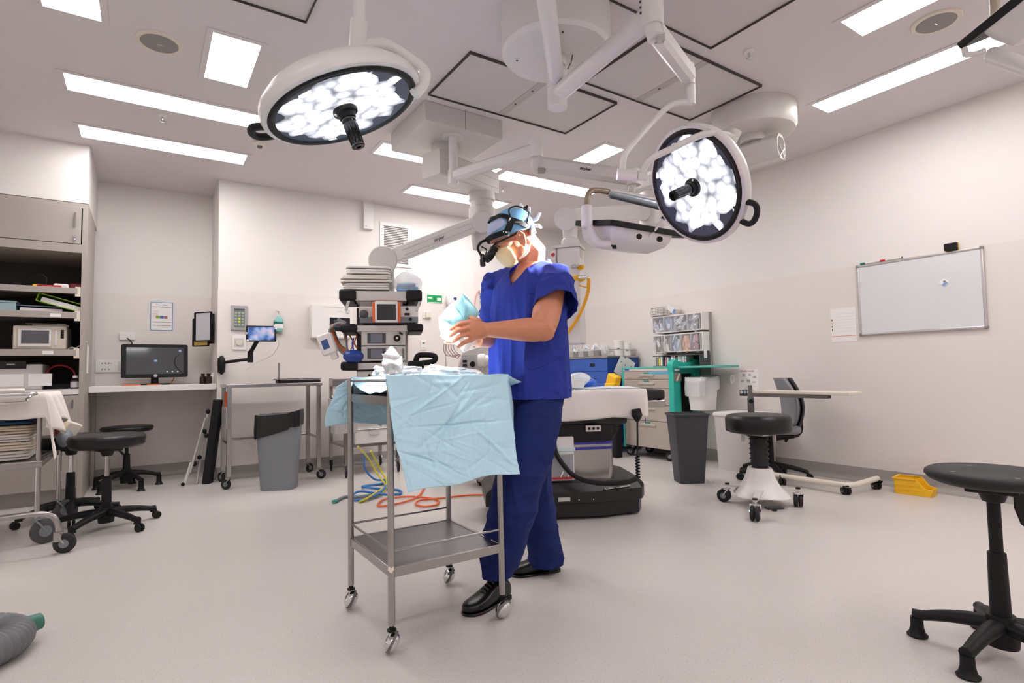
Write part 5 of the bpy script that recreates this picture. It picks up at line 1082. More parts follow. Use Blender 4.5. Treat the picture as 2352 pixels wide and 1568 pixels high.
MB().tube([J(1588, 236, 2.725), J(1560, 236, 2.725), J(1535, 245, 2.720), J(1500, 278, 2.700), J(1455, 328, 2.630), J(1436, 352, 2.600), J(1431, 375, 2.600), J(1431, 392, 2.600)], .0148, n=14, res=6).build('upper_yoke', EN, lB)
MB().cyl(J(1418, 400, 2.600), J(1462, 403, 2.600), .027, n=24).cyl(J(1464, 403, 2.600), J(1484, 404, 2.600), .023, n=24).build('yoke_joint', EN, lB)
MB().tube([J(1474, 402, 2.600), J(1480, 385, 2.600), J(1500, 362, 2.570), J(1550, 338, 2.540), J(1600, 314, 2.530), J(1630, 306, 2.530), J(1660, 308, 2.550), J(1682, 313, 2.580)], .0148, n=14, res=6).build('lower_yoke', EN, lB)
MB().cyl(J(1693, 298, 2.580), J(1678, 328, 2.600), .024, n=22).build('rim_joint', EN, lB)
MB().box(J(1706, 405, 2.750), (.012, .01, .1), Matrix((CR, CF, CU)).transposed()).build('control_strip', DGREY, lB)

# ---- pendant 2: square mount with the long monitor arm and the equipment boom
mx, my = 2.015, 3.96; zb = 2.85
t2 = thing('boom_mount', 'square white ceiling mount carrying the lettered monitor arm and the equipment boom', 'ceiling mount', (mx, my, RZ))
V2 = lambda p: Vector(p) - Vector((mx, my, RZ))
MB().bb(-.335, .335, -.335, .335, -.15, -.0005).build('canopy', ENG, t2, bevel=.004)
MB().bb(-.001, .001, -.337, -.335, -.148, -.005).build('seam', DGREY, t2)
pp = Vector((1.985, 3.775, 0)); MB().cyl(V2((pp.x, pp.y, zb - .001)), V2((pp.x, pp.y, zb - .012)), .085, n=32).build('rose', EN, t2)
zA = ad(1042, 395, 4.235).z
MB().cyl(V2((pp.x, pp.y, zb)), V2((pp.x, pp.y, zA + .03)), .034, n=22).build('post', EN, t2)
j0 = Vector((pp.x, pp.y, zA)); j1 = ad(1232, 358, 3.88); j1.z = zA + .02
m = MB().cyl(V2(j0 + Vector((0, 0, -.07))), V2(j0 + Vector((0, 0, .04))), .042, n=24); beam(m, V2(j0), V2(j1), .07, .09, cham=.3); m.cyl(V2(j1 + Vector((0, 0, -.06))), V2(j1 + Vector((0, 0, .075))), .045, n=24); m.build('first_arm', EN, t2)
j2 = ad(1236, 376, 3.86); j3 = ad(1455, 408, 3.6)
m = MB().ball(V2(j2), (.052, .052, .06), 20, 14); beam(m, V2(j2), V2(j3), .075, .1, cham=.3); m.cyl(V2(j3 + Vector((0, 0, -.05))), V2(j3 + Vector((0, 0, .05))), .045, n=22); m.build('spring_arm', ENG, t2)
MB().box(V2(ad(1244, 392, 3.83)), (.05, .05, .025), Matrix((CR, CF, CU)).transposed()).build('joint_cover', mat('taupe_cover', '9d948c', .5), t2)
onbeam(V2(j2), V2(j3), toCam(j3) + CU * .3, .53, 'stryker', .027, t2, .0395)
bp_ = ad(1450, 442, 3.6); MB().tube([V2(j3), V2(bp_)], .024, n=16).ball(V2(ad(1456, 438, 3.57)), (.012, .012, .02), 10, 8).build('drop_post', EN, t2)
# equipment boom: first box section, elbow, long lettered arm, end joint, equipment shelves
b0 = Vector((2.02, 3.98, 2.72)); b1 = ad(1106, 432, 4.86)
b1.z = 2.62
m = MB().cyl(V2((2.02, 3.98, zb)), V2((2.02, 3.98, 2.6)), .11, n=32); m.build('boom_bearing', ENG, t2)
dv = (Vector((b1.x, b1.y, 0)) - Vector((2.02, 3.98, 0))).normalized()
bA = Vector((2.02, 3.98, 2.66)) - dv * .16; bB = Vector((b1.x, b1.y, 2.66)) + dv * .12
m = MB(); beam(m, V2(bA), V2(bB), .2, .2, cham=.06); m.build('boom_arm', ENG, t2)
sdv = Vector((dv.y, -dv.x, 0))
for s_ in (-.045, .03): MB().tube([V2(bA.lerp(bB, .05) + sdv * .1005 + Vector((0, 0, s_))), V2(bA.lerp(bB, .98) + sdv * .1005 + Vector((0, 0, s_)))], .0035, n=6).build('groove', LTGREY, t2)
el = Vector((b1.x, b1.y, 0)); ze = ad(1097, 511, 4.86).z
MB().lathe([(.0, 2.57), (.115, 2.57), (.115, 2.5), (.1, 2.49), (.1, 2.44), (.115, 2.43), (.115, ze - .06), (.1, ze - .1), (.085, ze - .24), (0, ze - .24)], Vector((el.x - mx, el.y - my, -RZ)), n=36).build('elbow_column', ENG, t2)
aC = el + Vector((0, 0, ze)) + toCam(el + Vector((0, 0, ze))) * .13; dC = ad(879, 598, 4.6)
MB().cyl(V2(aC - toCam(aC) * .06), V2(aC + toCam(aC) * .065), .092, n=40).build('elbow_disc', ENG, t2, bevel=.008)
hz = toCam(dC); m = MB(); beam(m, V2(aC - toCam(aC) * .01), V2(dC - hz * .03), .1, .122, CU, cham=.08); m.build('long_arm', EN, t2)
sidev = toCam(dC)
for f_ in (-.02, .025): 
    xd = (dC - aC).normalized(); up_ = (CU - xd * CU.dot(xd)).normalized(); MB().tube([V2(aC.lerp(dC, .12) + sidev * .05 + up_ * f_), V2(aC.lerp(dC, .8) + sidev * .03 + up_ * f_)], .003, n=6).build('groove', LTGREY, t2)
onbeam(V2(dC - hz * .03), V2(aC - toCam(aC) * .01), sidev, .56, 'stryker', .032, t2, .066)
MB().cyl(V2(dC - hz * .09), V2(dC + hz * .04), .118, n=44).build('end_disc', ENG, t2, bevel=.008)
# ---- equipment tower hanging from the boom
TD = 4.45; tc_ = ad(880, 760, TD); yawT = -YAW + .2
TW = thing('equipment_tower', 'boom mounted equipment tower of black edged shelves behind the blue drape', 'equipment tower', (tc_.x, tc_.y, 0), yawT)
zT = lambda y: ad(880, y, TD).z
px2m = TD / FPX
MB().bb(-.2, .2, .2, .34, zT(845) - .4, zT(690) + .06).build('column', ENG, TW, bevel=.01)
MB().bb(-.09, .09, .12, .3, zT(690) + .06, zT(600)).build('neck', ENG, TW, bevel=.02)
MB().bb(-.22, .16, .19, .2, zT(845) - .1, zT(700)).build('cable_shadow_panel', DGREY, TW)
ends = [(789, 967, 676, 697), (791, 969, 752, 765), (792, 970, 834, 848)]
for k, (xa, xb, ya, yb_2) in enumerate(ends):
    x0, x1 = (xa - 880) * px2m, (xb - 880) * px2m; z1_, z0_ = zT(ya), zT(yb_2)
    s_ = MB().bb(x0 + .1, x1 - .1, -.2, .22, z0_, z1_).build('shelf', LTGREY, TW, bevel=.004)
    for xx, sg in ((x0, 1), (x1, -1)): MB().bb(xx, xx + sg * .125, -.225, .2, z0_ - .006, z1_ + .012).build('corner_bumper', BLACK, s_, bevel=.018)
    if k == 0:
        for xx in (x0 + .06, x1 - .03): MB().box((xx, -.2, z0_ - .04), (.02, .02, .08), Matrix.Rotation(.3, 3, 'Y')).build('bracket', LTGREY, s_)
        MB().bb(x0 + .15, x1 - .15, -.17, .2, z0_ - .05, z0_ - .001).build('under_tray', mat('shelf_grey', 'a39d99', .5), s_)
shz = [zT(676) + .014, zT(752) + .014, zT(834) + .014]
YF_ = -.23
def lx(px): return (px - 880) * px2m
def device(name, label, cat, px0, px1, y_top, z0, m, d=.34):
    t = thing(name, label, cat, TW.location + Matrix.Rotation(yawT, 3, 'Z') @ Vector(((lx(px0) + lx(px1)) / 2, YF_ + .03, z0)), yawT); return t, lx(px1) - lx(px0), zT(y_top) - z0
t, w_, h_ = device('diathermy_console', 'console with a tilted white framed screen and orange edges on the tower', 'medical console', 832, 958, 710, shz[1], None)
MB().bb(-w_ / 2, w_ / 2, .02, .34, .012, h_ * .62).bb(-w_ / 2 + .01, w_ / 2 - .01, .04, .34, h_ * .62, h_ + .012).build('body', WPLAST, t, bevel=.008)
MB().bb(-w_ / 2, w_ / 2, 0, .02, .006, h_ * .4).build('lower_panel', GREYP, t, bevel=.004)
MB().bb(-w_ / 2, w_ / 2, .004, .02, h_ * .4, h_).build('upper_panel', WPLAST, t)
fs = MB().bb(-.125, .085, -.03, .0, .01, h_ + .03).build('orange_frame', ORANGE, t, bevel=.004); MB().bb(-.105, .065, -.04, -.03, -.0 + .006, h_ + .035).build('screen_frame', WPLAST, fs, bevel=.006); MB().bb(-.09, .05, -.0425, -.04, .025, h_ + .012).build('screen', SCREEN, fs)
for x_, z_, r_ in ((.135, h_ * .85, .012), (.16, h_ * .25, .013)): MB().cyl((x_, -.012, z_), (x_, .004, z_), r_, n=16).build('socket', BLACK, t)
MB().box((.135, -.006, h_ * .55), (.04, .012, .018)).build('handle', BLACK, t, bevel=.004)
MB().tube([(-.22, -.01, .05), (-.22, -.02, h_ * .9), (-.15, -.02, h_ * .9), (-.15, -.01, .05)], .006, n=8).build('grey_handle', LTGREY, t); MB().ball((-.19, -.01, h_ * .55), (.035, .025, .03), 14, 10).build('grey_plug', DGREY, t)
for x_ in (-.2, .18): MB().bb(x_ - .02, x_ + .02, .05, .3, 0, .013).build('foot', DGREY, t)
t = thing('cable_bundle', 'black coiled pad on top of the console with the orange edges', 'cable', TW.location + Matrix.Rotation(yawT, 3, 'Z') @ Vector((lx(913), .02, zT(706))), yawT); MB().tube([(-.08, 0, .008), (-.05, 0, .026), (0, 0, .032), (.05, 0, .026), (.08, 0, .008)], .013, res=5).build('cord', BLACK, t)
sc_ = zT(801) - zT(834)
for k, (ya, yb_2, lb) in enumerate(((766, 800, 'upper of the two silver boxes with small screens on the tower'), (800.5, 833, 'lower of the two silver boxes with small screens, marked on its right edge'))):
    z0 = zT(yb_2) if k == 0 else shz[2]; z0 = zT(833) + .012 + (sc_ + .002 if k == 0 else 0)
    t = thing('video_console', lb, 'medical console', TW.location + Matrix.Rotation(yawT, 3, 'Z') @ Vector(((lx(835) + lx(930)) / 2, YF_ + .04, z0)), yawT, 'silver boxes on the tower'); w_ = lx(930) - lx(835); h_ = sc_ - .004
    MB().bb(-w_ / 2, w_ / 2, 0, .33, .001, h_).build('body', LTGREY, t, bevel=.004); MB().bb(-w_ / 2 + .045, w_ / 2 - .15, -.003, 0, .016, h_ - .016).build('screen_bezel', DGREY, t)
    MB().bb(-w_ / 2 + .07, w_ / 2 - .175, -.0045, -.003, .022, h_ - .022).build('screen', mat('lilac_screen', '7b7c8c', .2, var=.1), t)
    if k == 0: MB().cyl((w_ / 2 - .065, -.014, h_ * .5), (w_ / 2 - .065, 0, h_ * .5), .026, n=24).build('dial', BLACK, t); MB().cyl((w_ / 2 - .065, -.016, h_ * .5), (w_ / 2 - .065, -.014, h_ * .5), .009, n=14).build('dial_cap', CHROME, t); MB().box((w_ / 2 - .035, -.004, h_ - .02), (.03, .006, .014), Matrix.Rotation(.5, 3, 'Y')).build('logo_patch', BLACK, t)
    else: text('lettering', 'stryker', .026, Matrix.Translation((w_ / 2 - .02, -.0015, h_ * .5)) @ frame((0, 0, 0), (0, -1, 0)) @ Matrix.Rotation(PI / 2, 4, 'Z'), INK, t)
z0 = zT(855)
t = thing('video_console', 'flat silver box with a round button under the lowest tower shelf', 'medical console', TW.location + Matrix.Rotation(yawT, 3, 'Z') @ Vector((lx(880), YF_ + .04, zT(848) - .075)), yawT); MB().bb(-.19, .18, 0, .33, 0, .06).build('body', LTGREY, t, bevel=.004); MB().cyl((-.1, -.006, .03), (-.1, 0, .03), .01, n=14).build('button', BLACK, t)
# coiled leads, blue pouch and probe on the left of the tower
tl = TW.location; RT = Matrix.Rotation(yawT, 3, 'Z')
def onT(px, py, dy=0): q = ad(px, py, TD + dy); return q
t = thing('cable_loops', 'grey and orange cable loops hanging on the left of the tower', 'cable', onT(780, 742, -.15)); o_ = onT(780, 742, -.15)
for k in range(6):
    pts = [onT(x, y, -.2 + .03 * k) - o_ for x, y in ((792 + k, 745), (768 - 3 * k + 8, 742 + k), (757 + 2 * k, 758), (765 + 3 * k, 785 + k), (788 + 2 * k, 812 - 2 * k), (797, 800), (790 + k, 765))]
    MB().tube(pts, .008, n=8, res=6).build('grey_loop' if k not in (2, 3) else 'orange_loop', mat('cable_grey', '8a8783', .5) if k not in (2, 3) else ORANGE, t)
MB().cyl(onT(795, 745, -.1) - o_, onT(775, 735, -.1) - o_, .02).build('hook', GREYP, t)
t = thing('probe_holder', 'white hand piece with a blue square hanging left of the tower', 'probe', onT(752, 790, -.3)); Mp = Matrix((CR, CU, -CF)).transposed().to_4x4() @ Matrix.Rotation(.35, 4, 'Z')
MB().prism(rrect(.11, .16, .02), -.03, .03, Mp).build('body', WPLAST, t, bevel=.01); MB().prism(rrect(.05, .07, .004), .0305, .032, Mp @ Matrix.Translation((-.005, .0, 0))).build('blue_label', mat('label_blue', '3a5690', .5), t); MB().prism(rrect(.05, .05, .015), -.02, .02, Mp @ Matrix.Translation((.02, -.1, 0))).build('nozzle', WPLAST, t, bevel=.006)
t = thing('blue_pouch', 'shiny dark blue pouch hanging on the left tower shelf', 'pouch', onT(812, 818, -.25)); MB().ball((0, 0, 0), (.08, .05, .05), 18, 12).build('pouch', mat('pouch_blue', '23449a', .25, bump=.8, bs=16), t); MB().tube([(0, 0, .04), (.0, .03, .1), (.02, .06, .14)], .006).build('strap', mat('pouch_blue', '23449a', .25), t)
for k, (a, b_, c_) in enumerate((((803, 770), (812, 785), (820, 800)), ((820, 770), (812, 790), (806, 802)))):
    t = thing('cable', ('orange cable crossing behind the blue pouch, left one', 'orange cable crossing behind the blue pouch, right one')[k], 'cable', (0, 0, 0)); MB().tube([onT(*a, -.12), onT(*b_, -.14), onT(*c_, -.12)], .005, res=5).build('cord', ORANGE, t)
t = thing('arm_support', 'black padded loop sticking out at the right of the lowest tower shelf', 'support', (0, 0, 0)); MB().tube([onT(955, 842, -.1), onT(957, 822, -.1), onT(966, 815, -.1), onT(995, 816, -.1), onT(1000, 824, -.1), onT(992, 831, -.1), onT(968, 834, -.1), onT(955, 838, -.1)], .022, n=12, res=5).build('pad', BLACK, t)
# linen and bag on top of the tower
zt0 = zT(676) + .014
for k, (lb, hh, ws, mm) in enumerate((('white folded sheet at the bottom of the linen pile on the tower', .055, .36, LIN[1]), ('cream folded sheet in the middle of the linen pile on the tower', .06, .39, LIN[0]), ('white folded sheet topmost of the linen pile on the tower', .06, .35, LIN[1]))):
    o = folded(lb, TW.location + RT @ Vector((lx(845) + .02 * (k == 2), .0, zt0)), (ws, .34, hh), mat('tower_linen', 'e4dedb', .9, bump=.15, bs=150) if k != 1 else mat('tower_linen2', 'ddd5cc', .9, bump=.15, bs=150), 20 + k, 'linen pile on the tower', 3); o.rotation_euler = (0, 0, yawT); zt0 += hh + .004
t = thing('plastic_bag', 'clear plastic bag holding blue packs on top of the tower', 'bag', TW.location + RT @ Vector((lx(937), -.03, zT(676) + .014)), yawT); MB().bb(-.09, .08, -.07, .08, .002, .04).bb(-.085, .06, -.07, .07, .042, .07).build('blue_packs', mat('pack_blue', '8fbce6', .6), t, bevel=.008)
m = MB().ball((0, 0, .075), (.115, .1, .09), 22, 14); 
for v in m.bm.verts: v.co += v.co.normalized() * .012 * noise.noise(v.co * 14); v.co.z = max(v.co.z, .001)
m.build('film', mat('bag_film', 'eef0f4', .15, alpha=.4), t, sharp=180)

# ---- monitor on the lettered arm: yoke bracket, screen slab seen from below
t = thing('hanging_monitor', 'flat monitor seen from below with a black edge, hanging left of the right lamp', 'monitor', ad(1460, 520, 3.45)); o_ = ad(1460, 520, 3.45); J = lambda x, y, D: ad(x, y, D) - o_
MB().tube([J(1397, 440, 3.5), J(1520, 468, 3.62)], .03, n=18).build('bracket_sleeve', ENG, t); MB().tube([J(1400, 444, 3.5), J(1515, 472, 3.6)], .029, n=12).build('bracket_underside', mat('steel_blue', '9aa3ad', .3, .6), t)
MB().tube([J(1400, 441, 3.5), J(1372, 437, 3.46), J(1356, 440, 3.44), J(1349, 455, 3.42), J(1348, 478, 3.4)], .018, n=14, res=6).build('bent_tube', mat('bronze_tube', '9a8a76', .4, .3), t)
MB().cyl(J(1348, 472, 3.4), J(1348, 525, 3.38), .035, n=22).build('grip_sleeve', EN, t, bevel=.01)
MB().tube([J(1350, 515, 3.38), J(1362, 535, 3.36), J(1375, 557, 3.34), J(1400, 560, 3.36)], .024, n=12, res=5).build('lower_bracket', EN, t)
cM = ad(1405, 512, 3.25); xM = (ad(1600, 545, 3.6) - cM).normalized(); yM = ad(1325, 512, 3.5) - cM; yM = (yM - xM * yM.dot(xM)).normalized(); zM = xM.cross(yM)
Mm = Matrix((xM, yM, zM)).transposed().to_4x4(); Mm.translation = cM - o_
MB().prism(rrect(.66, .38, .02), -.012, .022, Mm @ Matrix.Translation((.33, .19, 0))).build('screen_slab', BLACK, t, bevel=.004)
rings = []
for s_, zz, yo in ((1, -.0125, 0), (.97, -.05, 0), (.9, -.09, .01), (.6, -.14, .03)): rings.append([Mm @ Vector((x * s_ + .28, .19 + y * s_ + yo, zz)) for x, y in rrect(.5, .34, .03)])
MB().loft(rings).build('rear_housing', EN, t, bevel=.003)
for px, py in ((1468, 543), (1515, 549)): 
    p = J(px, py, 3.3); MB().cyl(p - toCam(cM) * .03, p + toCam(cM) * .02, .017, n=8).build('knob', BLACK, t)
MB().prism([(0, 0), (.05, 0), (.06, -.1), (.035, -.1)], 0, .004, Matrix.Translation(J(1394, 534, 3.4)) @ Matrix((CR, CU, -CF)).transposed().to_4x4()).build('black_strap', BLACK, t)
MB().tube([J(1490, 545, 3.44), J(1510, 520, 3.42), J(1527, 497, 3.4)], .01, n=10).build('lever', EN, t); MB().cyl(J(1522, 503, 3.4), J(1530, 492, 3.4), .014, n=12).build('lever_grip', BLACK, t)
for px in (1448, 1502): MB().ball(J(px, 515 + (px - 1448) * .15, 3.44), .006, 8, 6).build('screw', CHROME, t)

# ---- pendant 3: round mount, beam, elbow and gas column
C3 = Vector((3.94, 2.47, RZ))
t3 = thing('gas_pendant', 'round ceiling mount with thick arms and a white gas column behind the man', 'ceiling pendant', C3); V3 = lambda p: Vector(p) - C3
MB().lathe([(0, -.2), (.26, -.2), (.295, -.185), (.31, -.15), (.31, -.0005), (0, -.0005)], n=56).build('canopy', ENG, t3)
k1 = ad(1495, 432, 4.95); k1.z = 2.62
d3 = (Vector((k1.x, k1.y, 0)) - Vector((C3.x, C3.y, 0))).normalized()
a3 = Vector((C3.x, C3.y, 2.66)) - d3 * .2; b3 = Vector((k1.x, k1.y, 2.66)) + d3 * .1
m = MB(); beam(m, V3(a3), V3(b3), .17, .19, cham=.28); m.build('boom_arm', ENG, t3)
MB().cyl(V3((C3.x, C3.y, 2.8)), V3((C3.x, C3.y, 2.745)), .1, n=30).build('bearing', ENG, t3)
x3 = d3.cross(Vector((0, 0, 1))).normalized(); sec = [(.06, .07), (-.06, .07), (-.06, -.07), (.06, -.07)]
MB().loft([[V3(a3 - d3 * .002 + x3 * u * 1.0 + Vector((0, 0, v))) for u, v in ((.04, .07), (-.04, .07), (-.065, .04), (-.065, -.04), (-.04, -.07), (.04, -.07), (.065, -.04), (.065, .04))], [V3(a3 + d3 * .004 + x3 * u + Vector((0, 0, v))) for u, v in ((.04, .07), (-.04, .07), (-.065, .04), (-.065, -.04), (-.04, -.07), (.04, -.07), (.065, -.04), (.065, .04))]]).build('open_end', mat('beam_hollow', '6d6863', .7), t3)
for u in (-.055, .055): MB().tube([V3(a3 - d3 * .004 + x3 * u + Vector((0, 0, -.09))), V3(a3 - d3 * .004 + x3 * (-u) + Vector((0, 0, -.0)))], .005, n=5).build('web', ENG, t3)
k2z = ad(1490, 487, 4.9).z
MB().lathe([(0, 2.57), (.1, 2.57), (.1, 2.5), (.085, 2.49), (.085, 2.42), (.11, 2.41), (.11, k2z - .12), (0, k2z - .12)], Vector((k1.x - C3.x, k1.y - C3.y, -RZ)), n=36).build('elbow_column', EN, t3)
k2 = ad(1474, 487, 4.82); k3 = ad(1300, 502, 4.5)
m = MB(); beam(m, V3(k2), V3(k3), .09, .135, CU, cham=.08); m.build('second_arm', EN, t3)
for f_ in (-.015, .03): MB().tube([V3(k2.lerp(k3, .1) + toCam(k2) * .048 + CU * f_), V3(k2.lerp(k3, .9) + toCam(k3) * .048 + CU * f_)], .003, n=6).build('groove', LTGREY, t3)
MB().cyl(V3(k2 - toCam(k2) * .08), V3(k2 + toCam(k2) * .06), .073, n=36).build('elbow_disc', EN, t3, bevel=.006)
MB().cyl(V3(k3 - toCam(k3) * .07 + CU * 0), V3(k3 + toCam(k3) * .07), .095, n=40).build('end_disc', EN, t3, bevel=.006)
g = ad(1310, 560, 4.58); gz = lambda y: ad(1310, y, 4.58).z
MB().lathe([(.0, gz(515)), (.065, gz(515)), (.06, gz(548)), (.075, gz(552)), (.075, gz(566)), (.0, gz(566))], Vector((g.x - C3.x, g.y - C3.y, -RZ)), n=28).build('neck', EN, t3)
Mg = Matrix.Translation(V3((g.x, g.y, 0)) ) @ Matrix.Rotation(-YAW - .35, 4, 'Z') @ Matrix.Translation((0, 0, RZ - RZ))
def gbox(x0, x1, y0, y1, z0, z1): 
    return MB().box(Mg @ Vector(((x0 + x1) / 2, (y0 + y1) / 2, (z0 + z1) / 2)), (x1 - x0, y1 - y0, z1 - z0), Mg.to_3x3())
gbox(-.13, .1, -.09, .1, gz(572), gz(566)).build('top_flange', EN, t3)
gbox(-.1, .09, -.08, .1, gz(680) - .4, gz(572)).build('column_body', EN, t3, bevel=.012)
gbox(.09, .093, -.05, .04, gz(596), gz(574)).build('side_panel', mat('panel_beige', 'c9c1b7', .5), t3)
gbox(-.15, -.1, -.1, .05, gz(620), gz(574)).build('side_box', ENG, t3, bevel=.004); gbox(-.145, -.105, -.106, -.1, gz(600), gz(579)).build('side_plate', WPLAST, t3)
MB().ball(Mg @ Vector((-.12, -.11, gz(588))), .016, 12, 8).build('red_button', RED, t3)
for (px, py), mm in (((1326, 610), CHROME), ((1338, 613), YELLOW), ((1328, 637), YELLOW), ((1340, 640), YELLOW)):
    p = V3(ad(px, py, 4.44)); MB().cyl(p + Vector((.0, .06, 0)), p, .02, n=16).cyl(p, p - CF * .03, .011, n=12).build('gas_outlet', mm, t3)
MB().tube([V3(ad(1330, 637, 4.4)), V3(ad(1350, 636, 4.36))], .015, n=12).build('hose_coupling', CHROME, t3)
MB().tube([V3(ad(1330, 655, 4.42)), V3(ad(1348, 660, 4.42)), V3(ad(1349, 650, 4.42))], .006, n=8).build('bracket', YELLOW, t3)
pts = [V3(ad(x, y, 4.36 + .02 * i)) for i, (x, y) in enumerate(((1352, 638), (1352, 662), (1343, 695), (1328, 728), (1308, 758), (1290, 775)))]
MB().tube(pts, .0135, n=12, res=8).build('yellow_hose', mat('hose_yellow', 'e9a41b', .4), t3)

# ---- monitor at the top right corner
t = thing('hanging_monitor', 'black edged monitor seen from below at the top right corner of the photo', 'monitor', ad(2300, 60, 2.3)); o_ = ad(2300, 60, 2.3); J = lambda x, y, D: ad(x, y, D) - o_
xM = (ad(2352, -10, 2.12) - ad(2200, 112, 2.35)).normalized(); yM = (CF * .8 + CR * .5 + CU * .15); yM = (yM - xM * yM.dot(xM)).normalized(); zM = xM.cross(yM); zM = zM if zM.z > 0 else -zM
Mm = Matrix((xM, yM, zM)).transposed().to_4x4(); Mm.translation = J(2200, 108, 2.35)
MB().prism([(0, 0), (.66, 0), (.66, .4), (0, .4)], -.016, .016, Mm).build('screen_slab', BLACK, t, bevel=.006)
MB().cyl(Mm @ Vector((.24, -.001, 0)), Mm @ Vector((.24, -.004, 0)), .007, n=14).build('power_button', CHROME, t)
MB().loft([[Mm @ Vector((.37 + x * s_, .02 + .17 * (2 - s_) + y * s_, zz)) for x, y in rrect(.58, .36, .03)] for s_, zz in ((1.0, -.0165), (.98, -.06), (.9, -.13), (.6, -.19))]).build('rear_housing', EN, t, bevel=.003)
MB().tube([J(2218, 126, 2.33), J(2240, 124, 2.31), J(2262, 116, 2.3)], .012, n=8).tube([J(2218, 126, 2.33), J(2215, 112, 2.34)], .012, n=8).build('grab_bar', EN, t)
MB().tube([J(2287, -60, 2.45), J(2286, 0, 2.45), J(2288, 40, 2.45)], .022, n=16).build('drop_tube', mat('bronze_light', 'c3b3a3', .4, .1), t)
MB().ball(J(2281, 128, 2.3), (.03, .03, .035), 16, 12).tube([J(2281, 128, 2.3), J(2352, 152, 2.15), J(2420, 175, 2.0)], .032, n=14).build('lower_bracket', EN, t)
# ------------------------------------------------------------------ front instrument trolley
TX0, TX1, TY0, TY1 = .752, 1.222, 1.95, 2.42
t = thing('instrument_trolley', 'tall stainless steel instrument trolley with chrome ball casters in the foreground', 'trolley', (0, 0, 0))
MB().bb(TX0, TX1, TY0, TY1, .895, .912).build('top_tray', STEELP, t, bevel=.002)
lip = MB()
for s_ in (0, 1): lip.bb(TX0, TX1, (TY0, TY1)[s_] - .004, (TY0, TY1)[s_] + .004, .885, .918).bb((TX0, TX1)[s_] - .004, (TX0, TX1)[s_] + .004, TY0, TY1, .885, .918)
lip.build('tray_edge', STEEL, t)
MB().bb(TX0, TX1, TY0, TY1, .285, .3).build('lower_shelf', STEELP, t, bevel=.002)
lip = MB()
for s_ in (0, 1): lip.bb(TX0, TX1, (TY0, TY1)[s_] - .006, (TY0, TY1)[s_] + .006, .268, .3035).bb((TX0, TX1)[s_] - .006, (TX0, TX1)[s_] + .006, TY0, TY1, .268, .3035)
lip.build('shelf_edge', STEEL, t, bevel=.002)
for z_ in (.36, .975):
    for a, b in (((TX0, TY0), (TX1, TY0)), ((TX0, TY0), (TX0, TY1)), ((TX0, TY1), (TX1, TY1)))[0 if z_ < .5 else 0:]:
        MB().cyl((a[0], a[1], z_), (b[0], b[1], z_), .0045, n=10).build('guard_rail', STEEL, t)
def ballcaster(x, y, yaw):
    R = Matrix.Rotation(yaw, 3, 'Z') @ Matrix.Rotation(.5, 3, 'X'); c = Vector((x, y, .0405)) + Matrix.Rotation(yaw, 3, 'Z') @ Vector((.006, 0, 0)); A = R @ Vector((0, 1, 0))
    cs = MB().lathe([(0, .0), (.0165, .0), (.0165, .006), (.009, .008), (.009, .02), (0, .02)], (x, y, .082), n=16).build('caster', BLACK, t)
    MB().lathe([(0, -.026), (.012, -.025), (.025, -.02), (.033, -.011), (.036, -.004)], c, A, 28).build('chrome_dome', CHROME, cs)
    MB().lathe([(.03, -.005), (.0385, -.005), (.0395, 0), (.0385, .005), (.03, .005)], c, A, 28).build('tyre', mat('tyre_grey', '6e6c6d', .5, var=.05), cs)
    MB().lathe([(.036, .004), (.033, .011), (.025, .02), (.012, .025), (0, .026)], c, A, 28).build('chrome_dome', CHROME, cs)
for x_, y_, a_ in ((TX0, TY0, 1.05), (TX0, TY1, 1.35), (TX1, TY0, .35), (TX1, TY1, 1.15)):
    MB().cyl((x_, y_, .102), (x_, y_, .985), .0125, n=22).build('leg', STEEL, t); ballcaster(x_, y_, a_)
MB().prism([(0, -.012), (.011, 0), (.009, .012), (-.009, .012), (-.011, 0)], 0, .001, Matrix.Translation((TX0 - .006, TY0 - .0122, .3)) @ frame((0, 0, 0), toCam((TX0, TY0, .3)))).build('worn_sticker', CREAM, t)

# ------------------------------------------------------------------ blue paper drape over the trolley
rgc = random.Random(11)
CRE = []
for k in range(80):
    a = rgc.random() * PI; p = (rgc.random(), rgc.random()); CRE.append((p[0], p[1], math.cos(a), math.sin(a), .12 + .3 * rgc.random(), .008 + .028 * rgc.random(), (rgc.random() - .45) * .011))
CRE += [(.47, .42, .8, -.6, .5, .022, .011), (.5, .45, .98, -.05, .5, .016, .01), (.45, .45, -.5, .85, .5, .022, .01), (.3, .25, .78, -.62, .45, .016, -.009), (.2, .75, .9, .42, .35, .016, .009), (.8, .7, .6, .8, .3, .025, -.009)]
def crease(u, v):
    h = 0
    for px, py, cx_, sy, Ln, w, A in CRE:
        dx, dy = u - px, v - py; al = dx * cx_ + dy * sy; pe = -dx * sy + dy * cx_
        if abs(al) < Ln and abs(pe) < w: h += A * (1 - abs(pe) / w) * (1 - abs(al) / Ln)
    # broad facets between the creases
    return h + .007 * (noise.noise(Vector((u * 3.1, v * 3.3, 4.2)))) 
def pw(pts, t_):
    for (a, p), (b, q) in zip(pts[:-1], pts[1:]):
        if t_ <= b: k = (t_ - a) / (b - a); return p + (q - p) * k
    return pts[-1][1]
FY_ = TY0 - .022
def fp(px, py): q = ay(px, py, FY_); return Vector((q.x, q.z, 0))
LE = [(0, fp(885, 862)), (.33, fp(894, 945)), (.6, fp(906, 1020)), (1, fp(926, 1127))]
RE = [(0, fp(1166, 860)), (.4, fp(1171, 960)), (.8, fp(1178, 1040)), (1, fp(1181, 1081))]
HB = [(0, 0), (.25, .004), (.5, -.004), (.75, -.002), (1, 0)]
